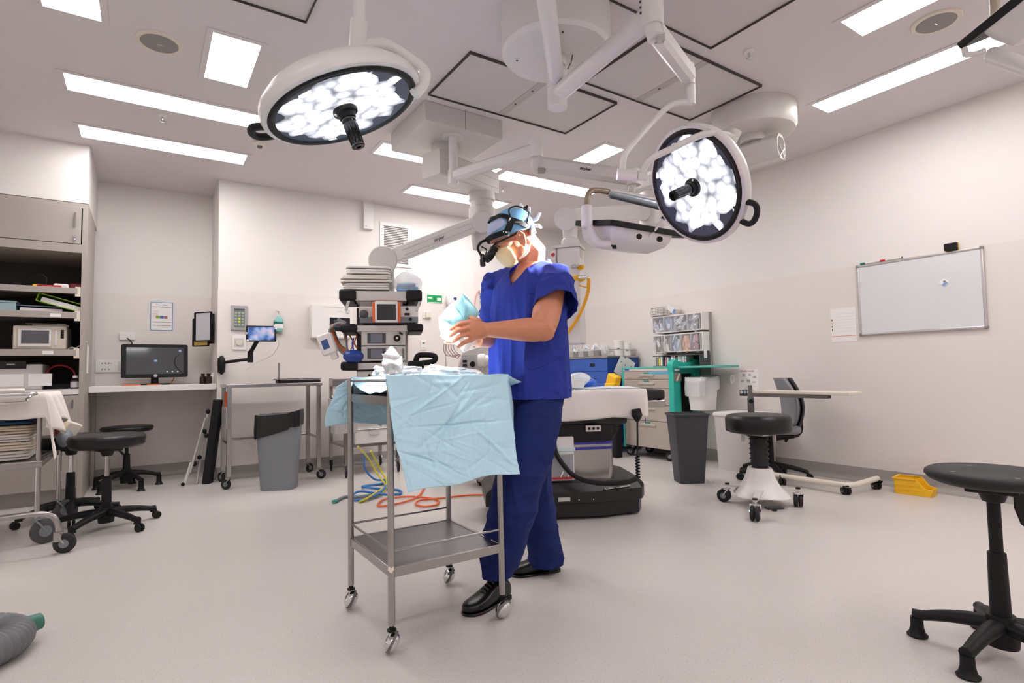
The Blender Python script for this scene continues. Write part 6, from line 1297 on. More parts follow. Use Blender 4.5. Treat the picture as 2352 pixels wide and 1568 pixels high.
def drape():
    m = MB(); nu = 150; V1, V2, V3 = 110, 30, 56
    def fn(u, j):
        w = u * 1.1   # beyond 1 the sheet turns the right hand corner
        if j <= V1:      # front fall, from hem (0) to rail (V1)
            v = 1 - j / V1; a, b = pw(LE, v), pw(RE, v); q = a + (b - a) * min(w, 1.0); z = q.y; x = q.x
            hem = .5 * (1 - math.cos(PI * min(w, 1))) - min(w, 1)
            z += .006 * noise.noise(Vector((w * 5, 2.2, 0))) * (1 - v); z += v * (.02 * hem + .006 * math.sin(w * 11) * v)
            y = FY_ - .004 - .03 * v * v + crease(min(w, 1), v) - .010 * math.sin(w * 7.5 + 1) * v
            x += .003 * math.sin(v * 9 + w * 3)
            if w > 1: e = (w - 1) / .1; x += e * (.08 + .018 * math.sin(v * 5)); y += e * (.1 + .06 * v); z += .022 * v * e + (.008 - .02 * (1 - v)) * e
            return Vector((x, y, z))
        if j <= V1 + V2:
            k = (j - V1) / V2; a, b = LE[0][1], RE[0][1]; x0 = a.x + (.765 - a.x) * min(1, k * 6); x1 = b.x + (1.25 - b.x) * k; x = x0 + (x1 - x0) * w; y = FY_ + (TY1 + .02 - FY_) * k
            dip = math.sin(PI * k) ** .5 * .068; z = .992 + .003 * math.sin(w * 20) - dip * (1 - .3 * w) + .012 * noise.noise(Vector((u * 6, k * 6, 1)))
            if w > 1: e = (w - 1) / .1; x += .03 * e; z -= .02 * e * (1 - k)
            return Vector((x, y, z))
        k = (j - V1 - V2) / V3; zb_ = .992 - k * .215
        xl = .765 - .075 * min(1, k * 5) - .03 * k + .012 * math.sin(k * 6); x = xl + (1.25 - xl) * w
        return Vector((x, TY1 + .022 + .02 * k + crease((u * 2) % 1, k) * .6, zb_ + .01 * math.sin(w * 9) * k))
    tot = V1 + V2 + V3
    return m.grid(lambda u, v: fn(u, round(v * tot)), nu, tot)
DRAPE = mat('blue_paper_drape', 'c4ebff', .75, var=.03, vs=5, bump=.12, bs=60, sheen=.1)
o = drape().build('paper_drape', DRAPE, None, sharp=180, solid=.0016, origin=(.99, 2.18, .93)); tag(o, 'creased light blue paper drape hanging over the instrument trolley', 'drape')
# white inner wrap standing up in the tray
t = thing('paper_wrap', 'bright white paper wrap standing up in points on the blue drape', 'paper wrap', (.98, 2.1, .955)); WW = mat('white_wrap', 'f2f0f2', .8, bump=.1, bs=60)
def sheet_from(pts, D0, D1, amp, seed, nu=14, nv=14):
    """quad sheet through four sight points with crumple"""
    A, B, C_, D_ = pts; m = MB()
    def fn(u, v):
        p = A.lerp(B, u).lerp(D_.lerp(C_, u), v); h = amp * noise.noise(Vector((u * 3 + seed, v * 3, seed))) + amp * .6 * abs(noise.noise(Vector((u * 6, v * 6 + seed, 2)))); return p - CF * h - t.location
    return m.grid(fn, nu, nv)
q = lambda x, y, D: ad(x, y, D)
m = MB()
sheet_from([q(882, 858, 2.12), q(928, 858, 2.12), q(924, 818, 2.13), q(877, 812, 2.13)], 0, 0, .03, 1).build('flap', WW, t, sharp=180, solid=.0015)
MB().loft([[q(888, 856, 2.16) - t.location, q(926, 858, 2.14) - t.location, q(920, 850, 2.2) - t.location], [q(880, 815, 2.15) - t.location, q(925, 826, 2.13) - t.location, q(905, 822, 2.2) - t.location], [q(898, 794, 2.15) - t.location, q(906, 800, 2.15) - t.location, q(902, 796, 2.17) - t.location]]).build('peak', WW, t, sharp=20)
for k, pts in enumerate((((905, 862), (975, 864), (968, 842), (930, 840)), ((955, 862), (1060, 864), (1050, 846), (990, 836)), ((1020, 864), (1120, 866), (1100, 850), (1045, 842)), ((855, 862), (895, 862), (888, 845), (862, 839)))):
    sheet_from([q(x, y, 2.2 + .03 * k) for x, y in pts], 0, 0, .035, 5 + k).build('flap', WW, t, sharp=180, solid=.0015)

# ------------------------------------------------------------------ things on the floor behind the trolley
def floorcable(name, label, pts, r, m, cat='cable', grp=None, zs=None):
    t = thing(name, label, cat, (0, 0, 0), 0, grp); P = [az(x, y, z) for x, y, z in pts]
    MB().tube(P, r, n=8, res=8).build('cord', m, t); return t
BLC = mat('hose_blue', '2a74bd', .45); YLC = mat('hose_yellow2', 'cfc128', .45)
floorcable('air_hose', 'blue air hose coiled on the floor behind the steel trolley', [(836, 1040, .3), (838, 1075, .14), (860, 1100, .03), (885, 1102, .012), (880, 1110, .012), (842, 1115, .012), (834, 1118, .02), (870, 1122, .012), (915, 1125, .012), (918, 1134, .012), (880, 1135, .025), (830, 1128, .03), (812, 1135, .014), (806, 1145, .014), (835, 1147, .014), (875, 1130, .03), (890, 1105, .025)], .0095, BLC, 'hose')
floorcable('air_hose', 'yellow air hose hanging down to the floor beside the blue hose', [(822, 1025, .4), (845, 1050, .25), (865, 1085, .1), (886, 1115, .014), (878, 1132, .016), (840, 1147, .012), (826, 1152, .012), (850, 1140, .03), (888, 1110, .035), (872, 1075, .14), (852, 1035, .33)], .0085, YLC, 'hose')
floorcable('power_cord', 'orange extension cord looping over the floor behind the trolley', [(975, 1118, .012), (962, 1138, .012), (930, 1152, .012), (880, 1162, .012), (868, 1158, .012), (885, 1146, .012), (940, 1140, .012), (1000, 1146, .012), (1004, 1158, .012), (975, 1163, .012), (955, 1157, .012), (968, 1148, .014), (1020, 1143, .012), (1060, 1138, .012), (1110, 1136, .012), (1150, 1140, .012)], .0075, ORANGE, 'cord')
floorcable('gas_hose', 'grey hose with a green fitting ending on the floor left of the trolley', [(880, 1128, .02), (830, 1140, .014), (795, 1140, .014), (772, 1150, .014)], .012, GREYP, 'hose')
p = az(770, 1150, .02); MB().cyl((p.x - .02, p.y, .016), (p.x + .02, p.y + .01, .016), .014, n=14).build('fitting', mat('fitting_teal', '3f9a90', .4), [o for o in COL.objects if o.name.startswith('gas_hose')][0])

# ------------------------------------------------------------------ small anaesthetic machine behind the trolley
ma = Vector((2.45, 4.72, 0)); mD = (ma - CO).dot(CF); t = thing('medical_machine', 'pale grey medical machine with dials and red and blue keys behind the man', 'medical machine', ma, -YAW)
pm = mD / FPX; X_ = lambda px: (px - (1176 + (ma.dot(CR)) / pm)) * pm; Z_ = lambda py: ad(1090, py, mD).z
MB().bb(X_(1052), X_(1160), -.03, .3, Z_(960), Z_(818)).build('body', WPLAST, t, bevel=.02)
MB().prism([(X_(1040), Z_(880)), (X_(1062), Z_(806)), (X_(1100), Z_(795)), (X_(1160), Z_(795)), (X_(1160), Z_(880))], -.045, .25, Matrix(((1, 0, 0, 0), (0, 0, 1, 0), (0, 1, 0, 0), (0, 0, 0, 1)))).build('housing', LTGREY, t, bevel=.012)
MB().bb(X_(1061), X_(1090), -.05, -.045, Z_(866), Z_(815)).build('control_panel', mat('panel_pale', 'b9b6b9', .4), t)
for a, b in (((1063, 826), (1073, 832)), ((1063, 835), (1073, 841))): MB().bb(X_(a[0]), X_(b[0]), -.052, -.05, Z_(b[1]), Z_(a[1])).build('display', BLACK, t)
MB().cyl((X_(1086), -.065, Z_(836)), (X_(1086), -.045, Z_(836)), .026, n=24).build('dial', BLACK, t)
for a, mm in ((1067, RED), (1078, BLUE)):
    MB().bb(X_(a - 4), X_(a + 5), -.053, -.05, Z_(855), Z_(848)).build('key', mm, t)
MB().lathe([(0, 0), (.055, 0), (.065, .02), (.065, .06), (.05, .075), (.05, .2), (0, .2)], (X_(1098), -.05, Z_(828)), (1, 0, 0), 28).build('canister', WPLAST, t)
MB().tube([(X_(1104), -.06, Z_(850)), (X_(1108), -.09, Z_(846)), (X_(1112), -.06, Z_(850))], .012, res=4).build('valve', CHROME, t)
MB().bb(X_(1085), X_(1125), .05, .2, Z_(795), Z_(785)).build('dark_top', BLACK, t)
cs_ = MB()
for i in range(5): x = X_(1023 + 6 * i); cs_.tube([(x, 0, Z_(770)), (x - .02, 0, Z_(800)), (x + .02 + .02 * i, 0, Z_(815 + 3 * i)), (X_(1055), 0, Z_(812))], .0045, n=6, res=6)
cs_.tube([(X_(1022), 0, Z_(770)), (X_(1022), 0, Z_(820)), (X_(1028), 0, Z_(900))], .004, n=6); cs_.build('patient_leads', mat('lead_pink', 'b79b92', .5), t)
MB().bb(-.2, .25, .0, .4, .1, .14).build('base', BLACK, t); MB().bb(-.05, .1, .1, .25, .14, Z_(950)).build('post', LTGREY, t)
for px, py in ((-.2, .0), (.25, .0), (-.2, .38), (.25, .38)):
    caster(t, px, py, .05, .13, yaw=1, w=.03)
t = thing('kick_bucket', 'round steel bucket on casters behind the trolley and the man', 'bucket', az(1118, 1112, 0), 0); MB().lathe([(0, .06), (.13, .06), (.15, .28), (.158, .285), (.15, .29), (.14, .28), (.12, .075), (0, .075)], n=32).build('bucket', STEEL, t)
for k in range(4): caster(t, .1 * math.cos(1.57 * k + .4), .1 * math.sin(1.57 * k + .4), .022, .06, w=.018)
# loops and unit on the wall behind the held pack
t = thing('tube_loop', 'pink tube loop hanging on a white hook strip behind the man', 'tubing', ay(1101, 700, RY - .03)); o_ = t.location.copy(); o_ = ay(1101, 700, RY - .03)
MB().tube([ay(x, y, RY - .03) - o_ for x, y in ((1093, 740), (1091, 700), (1094, 678), (1101, 668), (1108, 678), (1110, 705), (1109, 740))], .006, n=8, res=6).build('tube', mat('tube_pink', 'dd9488', .45), t); MB().tube([ay(x, y, RY - .03) - o_ for x, y in ((1103, 668), (1104, 740))], .007).build('rod', LTGREY, t)
MB().box(ay(1102, 668, RY - .02) - o_, (.03, .03, .02)).build('clip', LTGREY, t)
t = thing('wall_dispenser', 'white wall dispenser with a dark blue spot behind the held blue pack', 'dispenser', ay(1038, 690, RY - .06)); MB().ball((0, 0, 0), (.075, .05, .1), 20, 12).build('body', WPLAST, t); MB().ball((.02, -.045, .02), (.025, .012, .02), 12, 8).build('blue_spot', mat('spot_blue', '2a3576', .4), t); MB().bb(-.05, .05, 0, .055, -.06, .06).build('bracket', LTGREY, t)
t = thing('storage_box', 'white plastic box with a clear drawer standing on the operating table base', 'storage box', (2.36, 3.12, .252), -.48)
MB().bb(-.16, .16, -.1, .12, 0, .3).build('body', WPLAST, t, bevel=.012); MB().bb(-.165, .165, -.105, .125, .2, .225).build('rim', mat('pale_teal', 'c9dcdf', .4), t, bevel=.004); MB().bb(-.15, .15, -.106, -.1, .02, .18).build('clear_drawer', mat('smoke_clear', '9c9ca0', .2, var=.1), t)
for x_ in (.06, .11): MB().tube([(x_, -.108, .03), (x_ + .02, -.11, .07)], .008).build('clamp', CHROME, t)
MB().bb(.0, .14, -.112, -.107, .015, .03).build('red_strip', RED, t)
# ------------------------------------------------------------------ the man at the trolley
SKIN = mat('skin', 'cf8a6b', .5, var=.12, vs=18, bump=.05, bs=120, sss=.12)
SCRUB = mat('scrub_blue', '2d3a93', .85, var=.05, vs=8, bump=.12, bs=90, spec=.25)
TROU = mat('scrub_navy', '1b2963', .85, var=.05, vs=8, bump=.12, bs=90, spec=.25)
LEATH = mat('black_leather', '121214', .3, var=.08, bump=.06, bs=60)
CAPM = mat('cap_blue', '7db4e2', .75, var=.05, bump=.15, bs=60)
CAPF = mat('cap_front', 'b9c0e4', .75, var=.03, bump=.1, bs=50)
MASK = mat('mask_cream', 'f4d3a2', .75, var=.03, bump=.08, bs=60)
TIE = mat('tie_white', 'eef3fa', .75)
FB = (-.75 * CR - .65 * CF); FB.z = 0; FB.normalize(); LB = Vector((0, 0, 1)).cross(FB).normalized()
HL, HR = ad(1250, 905, 2.47), ad(1210, 905, 2.62)
KL, AL_ = ad(1192, 1110, 2.38), ad(1140, 1318, 2.39)
KR, AR = ad(1224, 1110, 2.63), ad(1253, 1278, 2.76)
SL, SR = ad(1270, 640, 2.48), ad(1143, 655, 2.70)
EL, WL = ad(1248, 757, 2.33), ad(1120, 757, 2.27)
ER, WR = ad(1140, 772, 2.66), ad(1098, 781, 2.44)
HC = ad(1176, 538, 2.50)
FH = (-.80 * CR - .18 * CF - .57 * CU).normalized(); UH = (CU - FH * CU.dot(FH)).normalized(); SH_ = UH.cross(FH).normalized()
HP = lambda f, u, s: HC + FH * f + UH * u + SH_ * s
NB_ = ad(1221, 612, 2.55)
HM = Matrix((FH, SH_, UH)).transposed()     # columns forward, left, up
def ell(c, a, b, fwd, left, n=28): return [Vector(c) + left * (a * math.cos(t)) + fwd * (b * math.sin(t)) for t in (2 * PI * i / n for i in range(n))]
def bake(o):
    dg = bpy.context.evaluated_depsgraph_get(); dg.update(); me = bpy.data.meshes.new_from_object(o.evaluated_get(dg)); old = o.data
    o.modifiers.clear(); o.data = me; bpy.data.meshes.remove(old); return o
def fuse(m, name, mt, parent, vox, smooth=6, it=.5):
    o = m.build(name, mt, None, sharp=180)
    r = o.modifiers.new('r', 'REMESH'); r.mode = 'VOXEL'; r.voxel_size = vox; r.use_smooth_shade = True
    s_ = o.modifiers.new('s', 'SMOOTH'); s_.factor = it; s_.iterations = smooth
    bake(o); o.parent = parent; me = o.data
    me.materials.clear(); me.materials.append(mt)
    for p in me.polygons: p.use_smooth = True; p.material_index = 0
    return o
def edit(o, fn):
    bm = bmesh.new(); bm.from_mesh(o.data); fn(bm); bm.to_mesh(o.data); bm.free(); o.data.update()
def cut(bm, co, no, test=None):
    """bisect and drop what lies on the side the normal points to (where test holds)"""
    fs = [f for f in bm.faces if test is None or test(f.calc_center_median())]
    ge = fs + list({e for f in fs for e in f.edges}) + list({v for f in fs for v in f.verts})
    bmesh.ops.bisect_plane(bm, geom=ge, plane_co=co, plane_no=no, dist=1e-5)
def drop(bm, test): bmesh.ops.delete(bm, geom=[f for f in bm.faces if test(f.calc_center_median())], context='FACES')
MAN = thing('person', 'man in blue scrubs, cap, mask and headlight unwrapping a blue pack', 'person', Vector((AL_.x + .2, AL_.y, 0)))
MO = MAN.location.copy(); 
def place(o): 
    o.parent = MAN; o.location = -Vector((AL_.x + .2, AL_.y, 0)); return o
# ---- body: one continuous skin surface
b = MB()
pel = (HL + HR) / 2
def ring_at(px, py, D, a, bb, fw=FB, lf=LB): return ell(ad(px, py, D), a, bb, fw, lf)
b.loft([ring_at(1226, 935, 2.55, .125, .085), ring_at(1226, 900, 2.55, .14, .095), ring_at(1224, 840, 2.55, .15, .1), ring_at(1219, 770, 2.55, .155, .105), ring_at(1214, 700, 2.55, .17, .11), ring_at(1212, 655, 2.55, .165, .1), ring_at(1218, 625, 2.55, .11, .075), ring_at(1224, 606, 2.55, .062, .062)])
b.tube([NB_ + Vector((0, 0, -.03)), NB_, HP(-.045, -.115, 0), HP(-.03, -.07, 0), HP(-.02, -.02, 0)], [.072, .06, .054, .058, .06], n=20)
for S_, E_, W_ in ((SL, EL, WL), (SR, ER, WR)):
    mid = S_.lerp(E_, .5); d_ = (W_ - E_)
    b.tube([S_.lerp(ad(1214, 650, 2.55), .25), S_, S_.lerp(E_, .3), mid, S_.lerp(E_, .8), E_, E_ + d_ * .18, E_ + d_ * .4, E_ + d_ * .7, W_, W_ + d_ * .06], [.056, .06, .063, .064, .06, .054, .052, .048, .038, .030, .029], n=20)
    b.ball(E_, .05, 16, 10)
for H_, K_, A_ in ((HL, KL, AL_), (HR, KR, AR)):
    b.tube([H_ + Vector((0, 0, .03)), H_, H_.lerp(K_, .5), K_, K_.lerp(A_, .35), K_.lerp(A_, .8), A_], [.085, .088, .075, .056, .055, .038, .035], n=18)
# head
b.ball(HP(-.003, .022, 0), (.097, .076, .08), 28, 18, HM)
b.ball(HP(.03, -.045, 0), (.062, .06, .08), 24, 16, HM)
b.ball(HP(.055, -.09, 0), (.04, .042, .035), 20, 12, HM)
for s_ in (-1, 1): b.ball(HP(.055, -.02, s_ * .04), (.035, .026, .03), 14, 10, HM); b.ball(HP(.02, -.085, s_ * .045), (.05, .018, .03), 14, 10, HM)
b.loft([[HP(.085 + f + q[0] * r_, u + q[1] * .4 * r_, q[1] * r_) for q in ((math.cos(t), math.sin(t)) for t in (2 * PI * i / 10 for i in range(10)))] for f, u, r_ in ((-.0, .01, .008), (.012, -.012, .011), (.024, -.035, .015), (.012, -.046, .014), (-.01, -.048, .012))])
b.ball(HP(.092, .022, .0), (.012, .05, .01), 16, 8, HM)
b.ball(HP(.083, -.068, 0), (.012, .022, .006), 12, 8, HM); b.ball(HP(.082, -.078, 0), (.012, .02, .007), 12, 8, HM)
for s_ in (-1, 1):
    b.tube([HP(.014, -.04, s_ * .074), HP(.004, -.014, s_ * .083), HP(-.01, -.01, s_ * .087), HP(-.017, -.03, s_ * .087), HP(-.008, -.058, s_ * .082), HP(.005, -.074, s_ * .074)], [.009, .008, .0075, .0075, .008, .009], n=10); b.ball(HP(.002, -.042, s_ * .075), (.015, .006, .026), 12, 8, HM)
# hands
def hand(W_, knuck, pips, tips, thumb, dirn):
    kc = sum(knuck, Vector()) / 4
    bk = [W_, W_.lerp(kc, .3), W_.lerp(kc, .65), kc]
    ac = (knuck[0] - knuck[3]).normalized(); dd = (kc - W_).normalized(); nn_ = dd.cross(ac).normalized()
    rings = []
    for p, a_, t_ in zip(bk, (.029, .036, .041, .041), (.023, .02, .018, .014)): rings.append([p + ac * (a_ * math.cos(q)) + nn_ * (t_ * math.sin(q)) for q in (2 * PI * i / 18 for i in range(18))])
    b.loft(rings)
    for K_, P_, T_ in zip(knuck, pips, tips):
        b.tube([K_.lerp(W_, .25), K_, K_.lerp(P_, .55), P_, P_.lerp(T_, .5) , T_], [.0105, .011, .0096, .0099, .0088, .0077], n=12); b.ball(T_, .0078, 10, 8); b.ball(K_, .012, 10, 8)
    b.tube(thumb, [.015, .0135, .011, .0095], n=12); b.ball(thumb[-1], .0098, 10, 8)
hD = 2.235
kn = [ad(1080, 739, hD), ad(1074, 753, hD - .012), ad(1074, 767, hD - .008), ad(1081, 781, hD + .005)]
pi2 = [ad(1056, 743, hD - .03), ad(1052, 758, hD - .036), ad(1056, 772.5, hD - .032), ad(1066, 786, hD - .02)]
ti = [ad(1036, 756, hD - .02), ad(1035, 771, hD - .022), ad(1042, 784, hD - .02), ad(1053, 796, hD - .012)]
hand(WL, kn, pi2, ti, [ad(1104, 741, 2.27), ad(1085, 732, 2.29), ad(1062, 728, 2.3), ad(1044, 730, 2.3)], None)
hR = 2.40
kn = [ad(1066, 752, hR - .01), ad(1062, 764, hR), ad(1060, 776, hR), ad(1062, 788, hR)]
pi2 = [ad(1040, 745, hR - .02), ad(1035, 758, hR - .02), ad(1034, 772, hR - .02), ad(1040, 786, hR - .02)]
ti = [ad(1018, 748, hR - .05), ad(1013, 759, hR - .06), ad(1014, 771, hR - .06), ad(1022, 785, hR - .05)]
hand(WR, kn, pi2, ti, [ad(1090, 770, 2.40), ad(1070, 768, 2.34), ad(1052, 766, 2.31), ad(1036, 764, 2.295)], None)
body = place(fuse(b, 'body', SKIN, MAN, .003, 6, .5))
# eyes
for s_ in (-1, 1):
    e_ = place(MB().ball(HP(.08, -.006, s_ * .032), .0115, 16, 12).build('eye', mat('eye_white', 'e8e2dd', .2), None)); MB().ball(HP(.0895, -.012, s_ * .033), (.0035, .0055, .0055), 12, 8, HM).build('iris', mat('iris_brown', '3b2a20', .2), e_)
for s_ in (-1, 1): place(MB().ball(HP(.0805, -.001, s_ * .032), (.0125, .0135, .0095), 16, 10, HM).build('eyelid', SKIN, None))
hr = place(MB().loft([[HP(f, u, s) for f, u, s in ((-.055, -.03, .073), (-.098, -.015, .03), (-.103, -.012, 0), (-.098, -.015, -.03), (-.055, -.03, -.073))], [HP(f, u, s) for f, u, s in ((-.05, -.055, .07), (-.088, -.055, .03), (-.094, -.055, 0), (-.088, -.055, -.03), (-.05, -.055, -.07))]], cap=False, closed=False).build('hair', mat('grey_hair', '9a8578', .7, bump=.5, bs=300), None, solid=.006))

def wrinkle(o, fn, amp):
    bm = bmesh.new(); bm.from_mesh(o.data); bm.normal_update()
    for v in bm.verts: v.co += v.normal * (amp * fn(v.co))
    bm.to_mesh(o.data); bm.free()
def rid(v): r_ = 1 - 2 * abs(noise.noise(v)); return r_ * r_ * r_ if r_ > 0 else r_
# ---- trousers
tr = MB()
tr.loft([ring_at(1228, 868, 2.55, .175, .125), ring_at(1228, 905, 2.55, .158, .115), ring_at(1226, 950, 2.55, .15, .11), ring_at(1226, 980, 2.55, .125, .095), ring_at(1226, 1000, 2.55, .09, .075)])
tr.tube([HL + Vector((0, 0, .0)), HL.lerp(KL, .25), HL.lerp(KL, .6), KL, KL.lerp(AL_, .35), KL.lerp(AL_, .7), AL_ + Vector((0, 0, .02)), AL_ + Vector((0, 0, -.03))], [.09, .105, .106, .1, .096, .088, .07, .068], n=26)
tr.tube([HR + Vector((0, 0, .0)), HR.lerp(KR, .25), HR.lerp(KR, .6), KR, KR.lerp(AR, .35), KR.lerp(AR, .7), AR + Vector((0, 0, .03)), AR + Vector((0, 0, -.06))], [.088, .1, .092, .082, .08, .082, .085, .086], n=26)
trou = fuse(tr, 'trousers', TROU, MAN, .008, 10, .5)
trv = lambda p: .8 * rid(Vector((p.x * 7, p.y * 7, p.z * 4 + p.x * 5))) * max(0, math.sin(p.z * 4)) ** .5 + .5 * noise.noise(p * 13) + .5 * rid(Vector((p.x * 5, p.y * 5, p.z * 11 + 3)))
wrinkle(trou, trv, .013)
def f(bm):
    zl, zr = AL_.z - .005, AR.z - .035
    nearL = lambda c: (Vector((c.x, c.y)) - Vector((AL_.x, AL_.y))).length < (Vector((c.x, c.y)) - Vector((AR.x, AR.y))).length
    cut(bm, Vector((0, 0, zl)), Vector((.0, 0, -1)), lambda c: nearL(c) and c.z < .3); drop(bm, lambda c: nearL(c) and c.z < zl)
    cut(bm, Vector((0, 0, zr)), Vector((0, 0, -1)), lambda c: not nearL(c) and c.z < .3); drop(bm, lambda c: not nearL(c) and c.z < zr)
edit(trou, f); place(trou); md = trou.modifiers.new('solid', 'SOLIDIFY'); md.thickness = .002
# ---- scrub top
tp = MB()
tp.loft([ring_at(1213, 930, 2.55, .212, .15), ring_at(1213, 905, 2.55, .21, .15), ring_at(1214, 850, 2.55, .205, .148), ring_at(1215, 780, 2.55, .2, .142), ring_at(1214, 710, 2.55, .2, .14), ring_at(1212, 665, 2.55, .19, .128), ring_at(1214, 635, 2.55, .155, .1), ring_at(1222, 612, 2.555, .1, .08), ring_at(1226, 598, 2.56, .078, .07)])
hemL, hemR = S_, S_
dL = (EL - SL).normalized(); dR = (ER - SR).normalized()
tp.tube([SL.lerp(NB_, .75), SL.lerp(NB_, .3), SL], [.05, .06, .068], n=20); tp.tube([SR.lerp(NB_, .75), SR.lerp(NB_, .3), SR], [.05, .058, .066], n=20)
tp.ball(SL + dL * .02, (.07, .07, .075), 20, 14); tp.ball(SR + dR * .02, (.068, .068, .08), 20, 14)
top = fuse(tp, 'scrub_top', SCRUB, MAN, .0075, 12, .5)
def topw(p):
    q = p - ad(1214, 700, 2.55); l, fw, z = q.dot(LB), q.dot(FB), q.z
    arm = max(0, min(1, (abs(l) - .15) / .06))
    vert = rid(Vector((l * 9, fw * 9, z * 1.6 + l * 2))) * .8 + .5 * rid(Vector((l * 16 + 3, fw * 16, z * 2.4)))
    sl = 1.1 * rid(Vector((l * 10, fw * 10, z * 15))) + .7 * noise.noise(p * 24)
    return vert * (1 - arm) * (.4 + min(1, max(0, .25 - z) * 2)) + sl * arm
wrinkle(top, topw, .013)
apex = ad(1172, 656, 2.44)
def f(bm):
    zh = ad(1210, 915, 2.48).z
    body_ = lambda c: (c - ad(1214, 800, 2.55)).xy.length < .3
    cut(bm, Vector((0, 0, zh)), Vector((0, 0, -1)), lambda c: c.z < zh + .06); drop(bm, lambda c: c.z < zh)
    # V neck: two slanting cuts on the chest, meeting at the apex
    q = lambda c: (c - apex)
    front = lambda c: (c - NB_).dot(FB) > -.015 and c.z > apex.z - .02
    n1 = (LB * -1 * .83 + Vector((0, 0, 1)) * .56); n2 = (LB * .83 + Vector((0, 0, 1)) * .56)
    cut(bm, apex, n1, front); cut(bm, apex, n2, front)
    drop(bm, lambda c: front(c) and q(c).dot(n1) > 0 and q(c).dot(n2) > 0)
    zn = NB_.z + .01; drop(bm, lambda c: (c - NB_).xy.length < .085 and c.z > zn + .0 and not front(c))
edit(top, f); place(top); md = top.modifiers.new('solid', 'SOLIDIFY'); md.thickness = .0025; md.offset = 0
def sleeve(S0, dd_, ln, prof, side):
    m = MB(); m.tube([S0 + dd_ * u for u, r in prof], [r for u, r in prof], n=28)
    o = fuse(m, 'sleeve', SCRUB, MAN, .0075, 10, .5)
    wrinkle(o, lambda p: 1.0 * rid(Vector((p.x * 9, p.y * 9, p.z * 15 + p.x * 6))) + .8 * noise.noise(p * 22) + .5 * rid(p * 17), .0095)
    def f(bm):
        no = (dd_ + LB * (side * .12)).normalized(); co = S0 + dd_ * ln; cut(bm, co, no); drop(bm, lambda c: (c - co).dot(no) > 0)
    edit(o, f); place(o); md = o.modifiers.new('solid', 'SOLIDIFY'); md.thickness = .0025; md.offset = 0
dSl = (ad(1275, 698, 2.395) - SL).normalized()
sleeve(SL, dSl, .162, [(-.045, .05), (-.025, .066), (.01, .08), (.06, .086), (.11, .09), (.16, .094), (.22, .097)], 1)
sleeve(SR, dR, .2, [(-.05, .055), (-.02, .072), (.04, .076), (.12, .08), (.19, .083), (.26, .086)], -1)
# pocket outlines and neck band
def onbody(px, py, D0=2.2, tree=[None]):
    from mathutils.bvhtree import BVHTree
    if tree[0] is None: bm = bmesh.new(); bm.from_mesh(top.data); tree[0] = BVHTree.FromBMesh(bm)
    h = tree[0].ray_cast(CO + ray(px, py) * .5, ray(px, py).normalized()); return h[0] if h[0] else None
for nm, pts in (('chest_pocket', [(1205, 670), (1216, 671), (1228, 673)]), ('side_pocket', [(1204, 829), (1212, 842), (1225, 846), (1252, 836), (1275, 826)])):
    P = [onbody(*p) for p in pts]; P = [p - CF * .002 for p in P if p]
    if len(P) > 1: place(MB().tube(P, .0032, n=6, res=6).build(nm, SCRUB, None))
# ---- shoes
def shoe(heel, toe, lab, up=0):
    d = (toe - heel); Ln = d.length; d.normalize(); s_ = Vector((0, 0, 1)).cross(d); t_ = MB(); rings = []
    for u, w, h, z0 in ((0, .026, .062, .012), (.03, .033, .075, .01), (.12, .036, .085, .01), (.25, .037, .098, .01), (.36, .038, .092, .01), (.48, .042, .075, .008), (.62, .047, .058, .007), (.76, .048, .047, .007), (.88, .042, .04, .009), (.96, .028, .033, .012), (1.0, .012, .024, .016)):
        c = heel + d * (Ln * u); rings.append([c + s_ * (w * math.copysign(abs(math.cos(a)) ** .8, math.cos(a))) + Vector((0, 0, z0 + h * (.5 + .5 * math.copysign(abs(math.sin(a)) ** .75, math.sin(a))))) for a in (2 * PI * i / 24 for i in range(24))])
    o = place(t_.loft(rings).build('shoe', LEATH, None, sharp=180, sub=1))
    sl = MB(); out = [(0, .028), (.1, .036), (.3, .036), (.45, .041), (.65, .05), (.8, .05), (.92, .04), (.99, .02), (1.015, .0)]
    poly = [(Ln * u, w) for u, w in out] + [(Ln * u, -w) for u, w in reversed(out[:-1])]
    Ms = Matrix((d, s_, (0, 0, 1))).transposed().to_4x4(); Ms.translation = heel
    sl.prism(poly, .001, .012, Ms).prism([(Ln * u, w) for u, w in ((0, .028), (.25, .034))] + [(Ln * .25, -.034), (0, -.028)], .0005, .02, Ms); sl.build('sole', BLACKG, o, bevel=.003)
    lc = MB()
    for k in range(4):
        u = .4 + .06 * k; zz = .112 - .16 * (u - .34); c = heel + d * (Ln * u) + Vector((0, 0, zz)); lc.tube([c - s_ * .02 - Vector((0, 0, .008)), c, c + s_ * .02 - Vector((0, 0, .008))], .0034, n=6)
    lc.build('laces', DGREY, o)
shoe(az(1166, 1372, 0), az(1066, 1415, 0), 'L'); shoe(az(1284, 1309, 0), az(1172, 1322, 0), 'R')
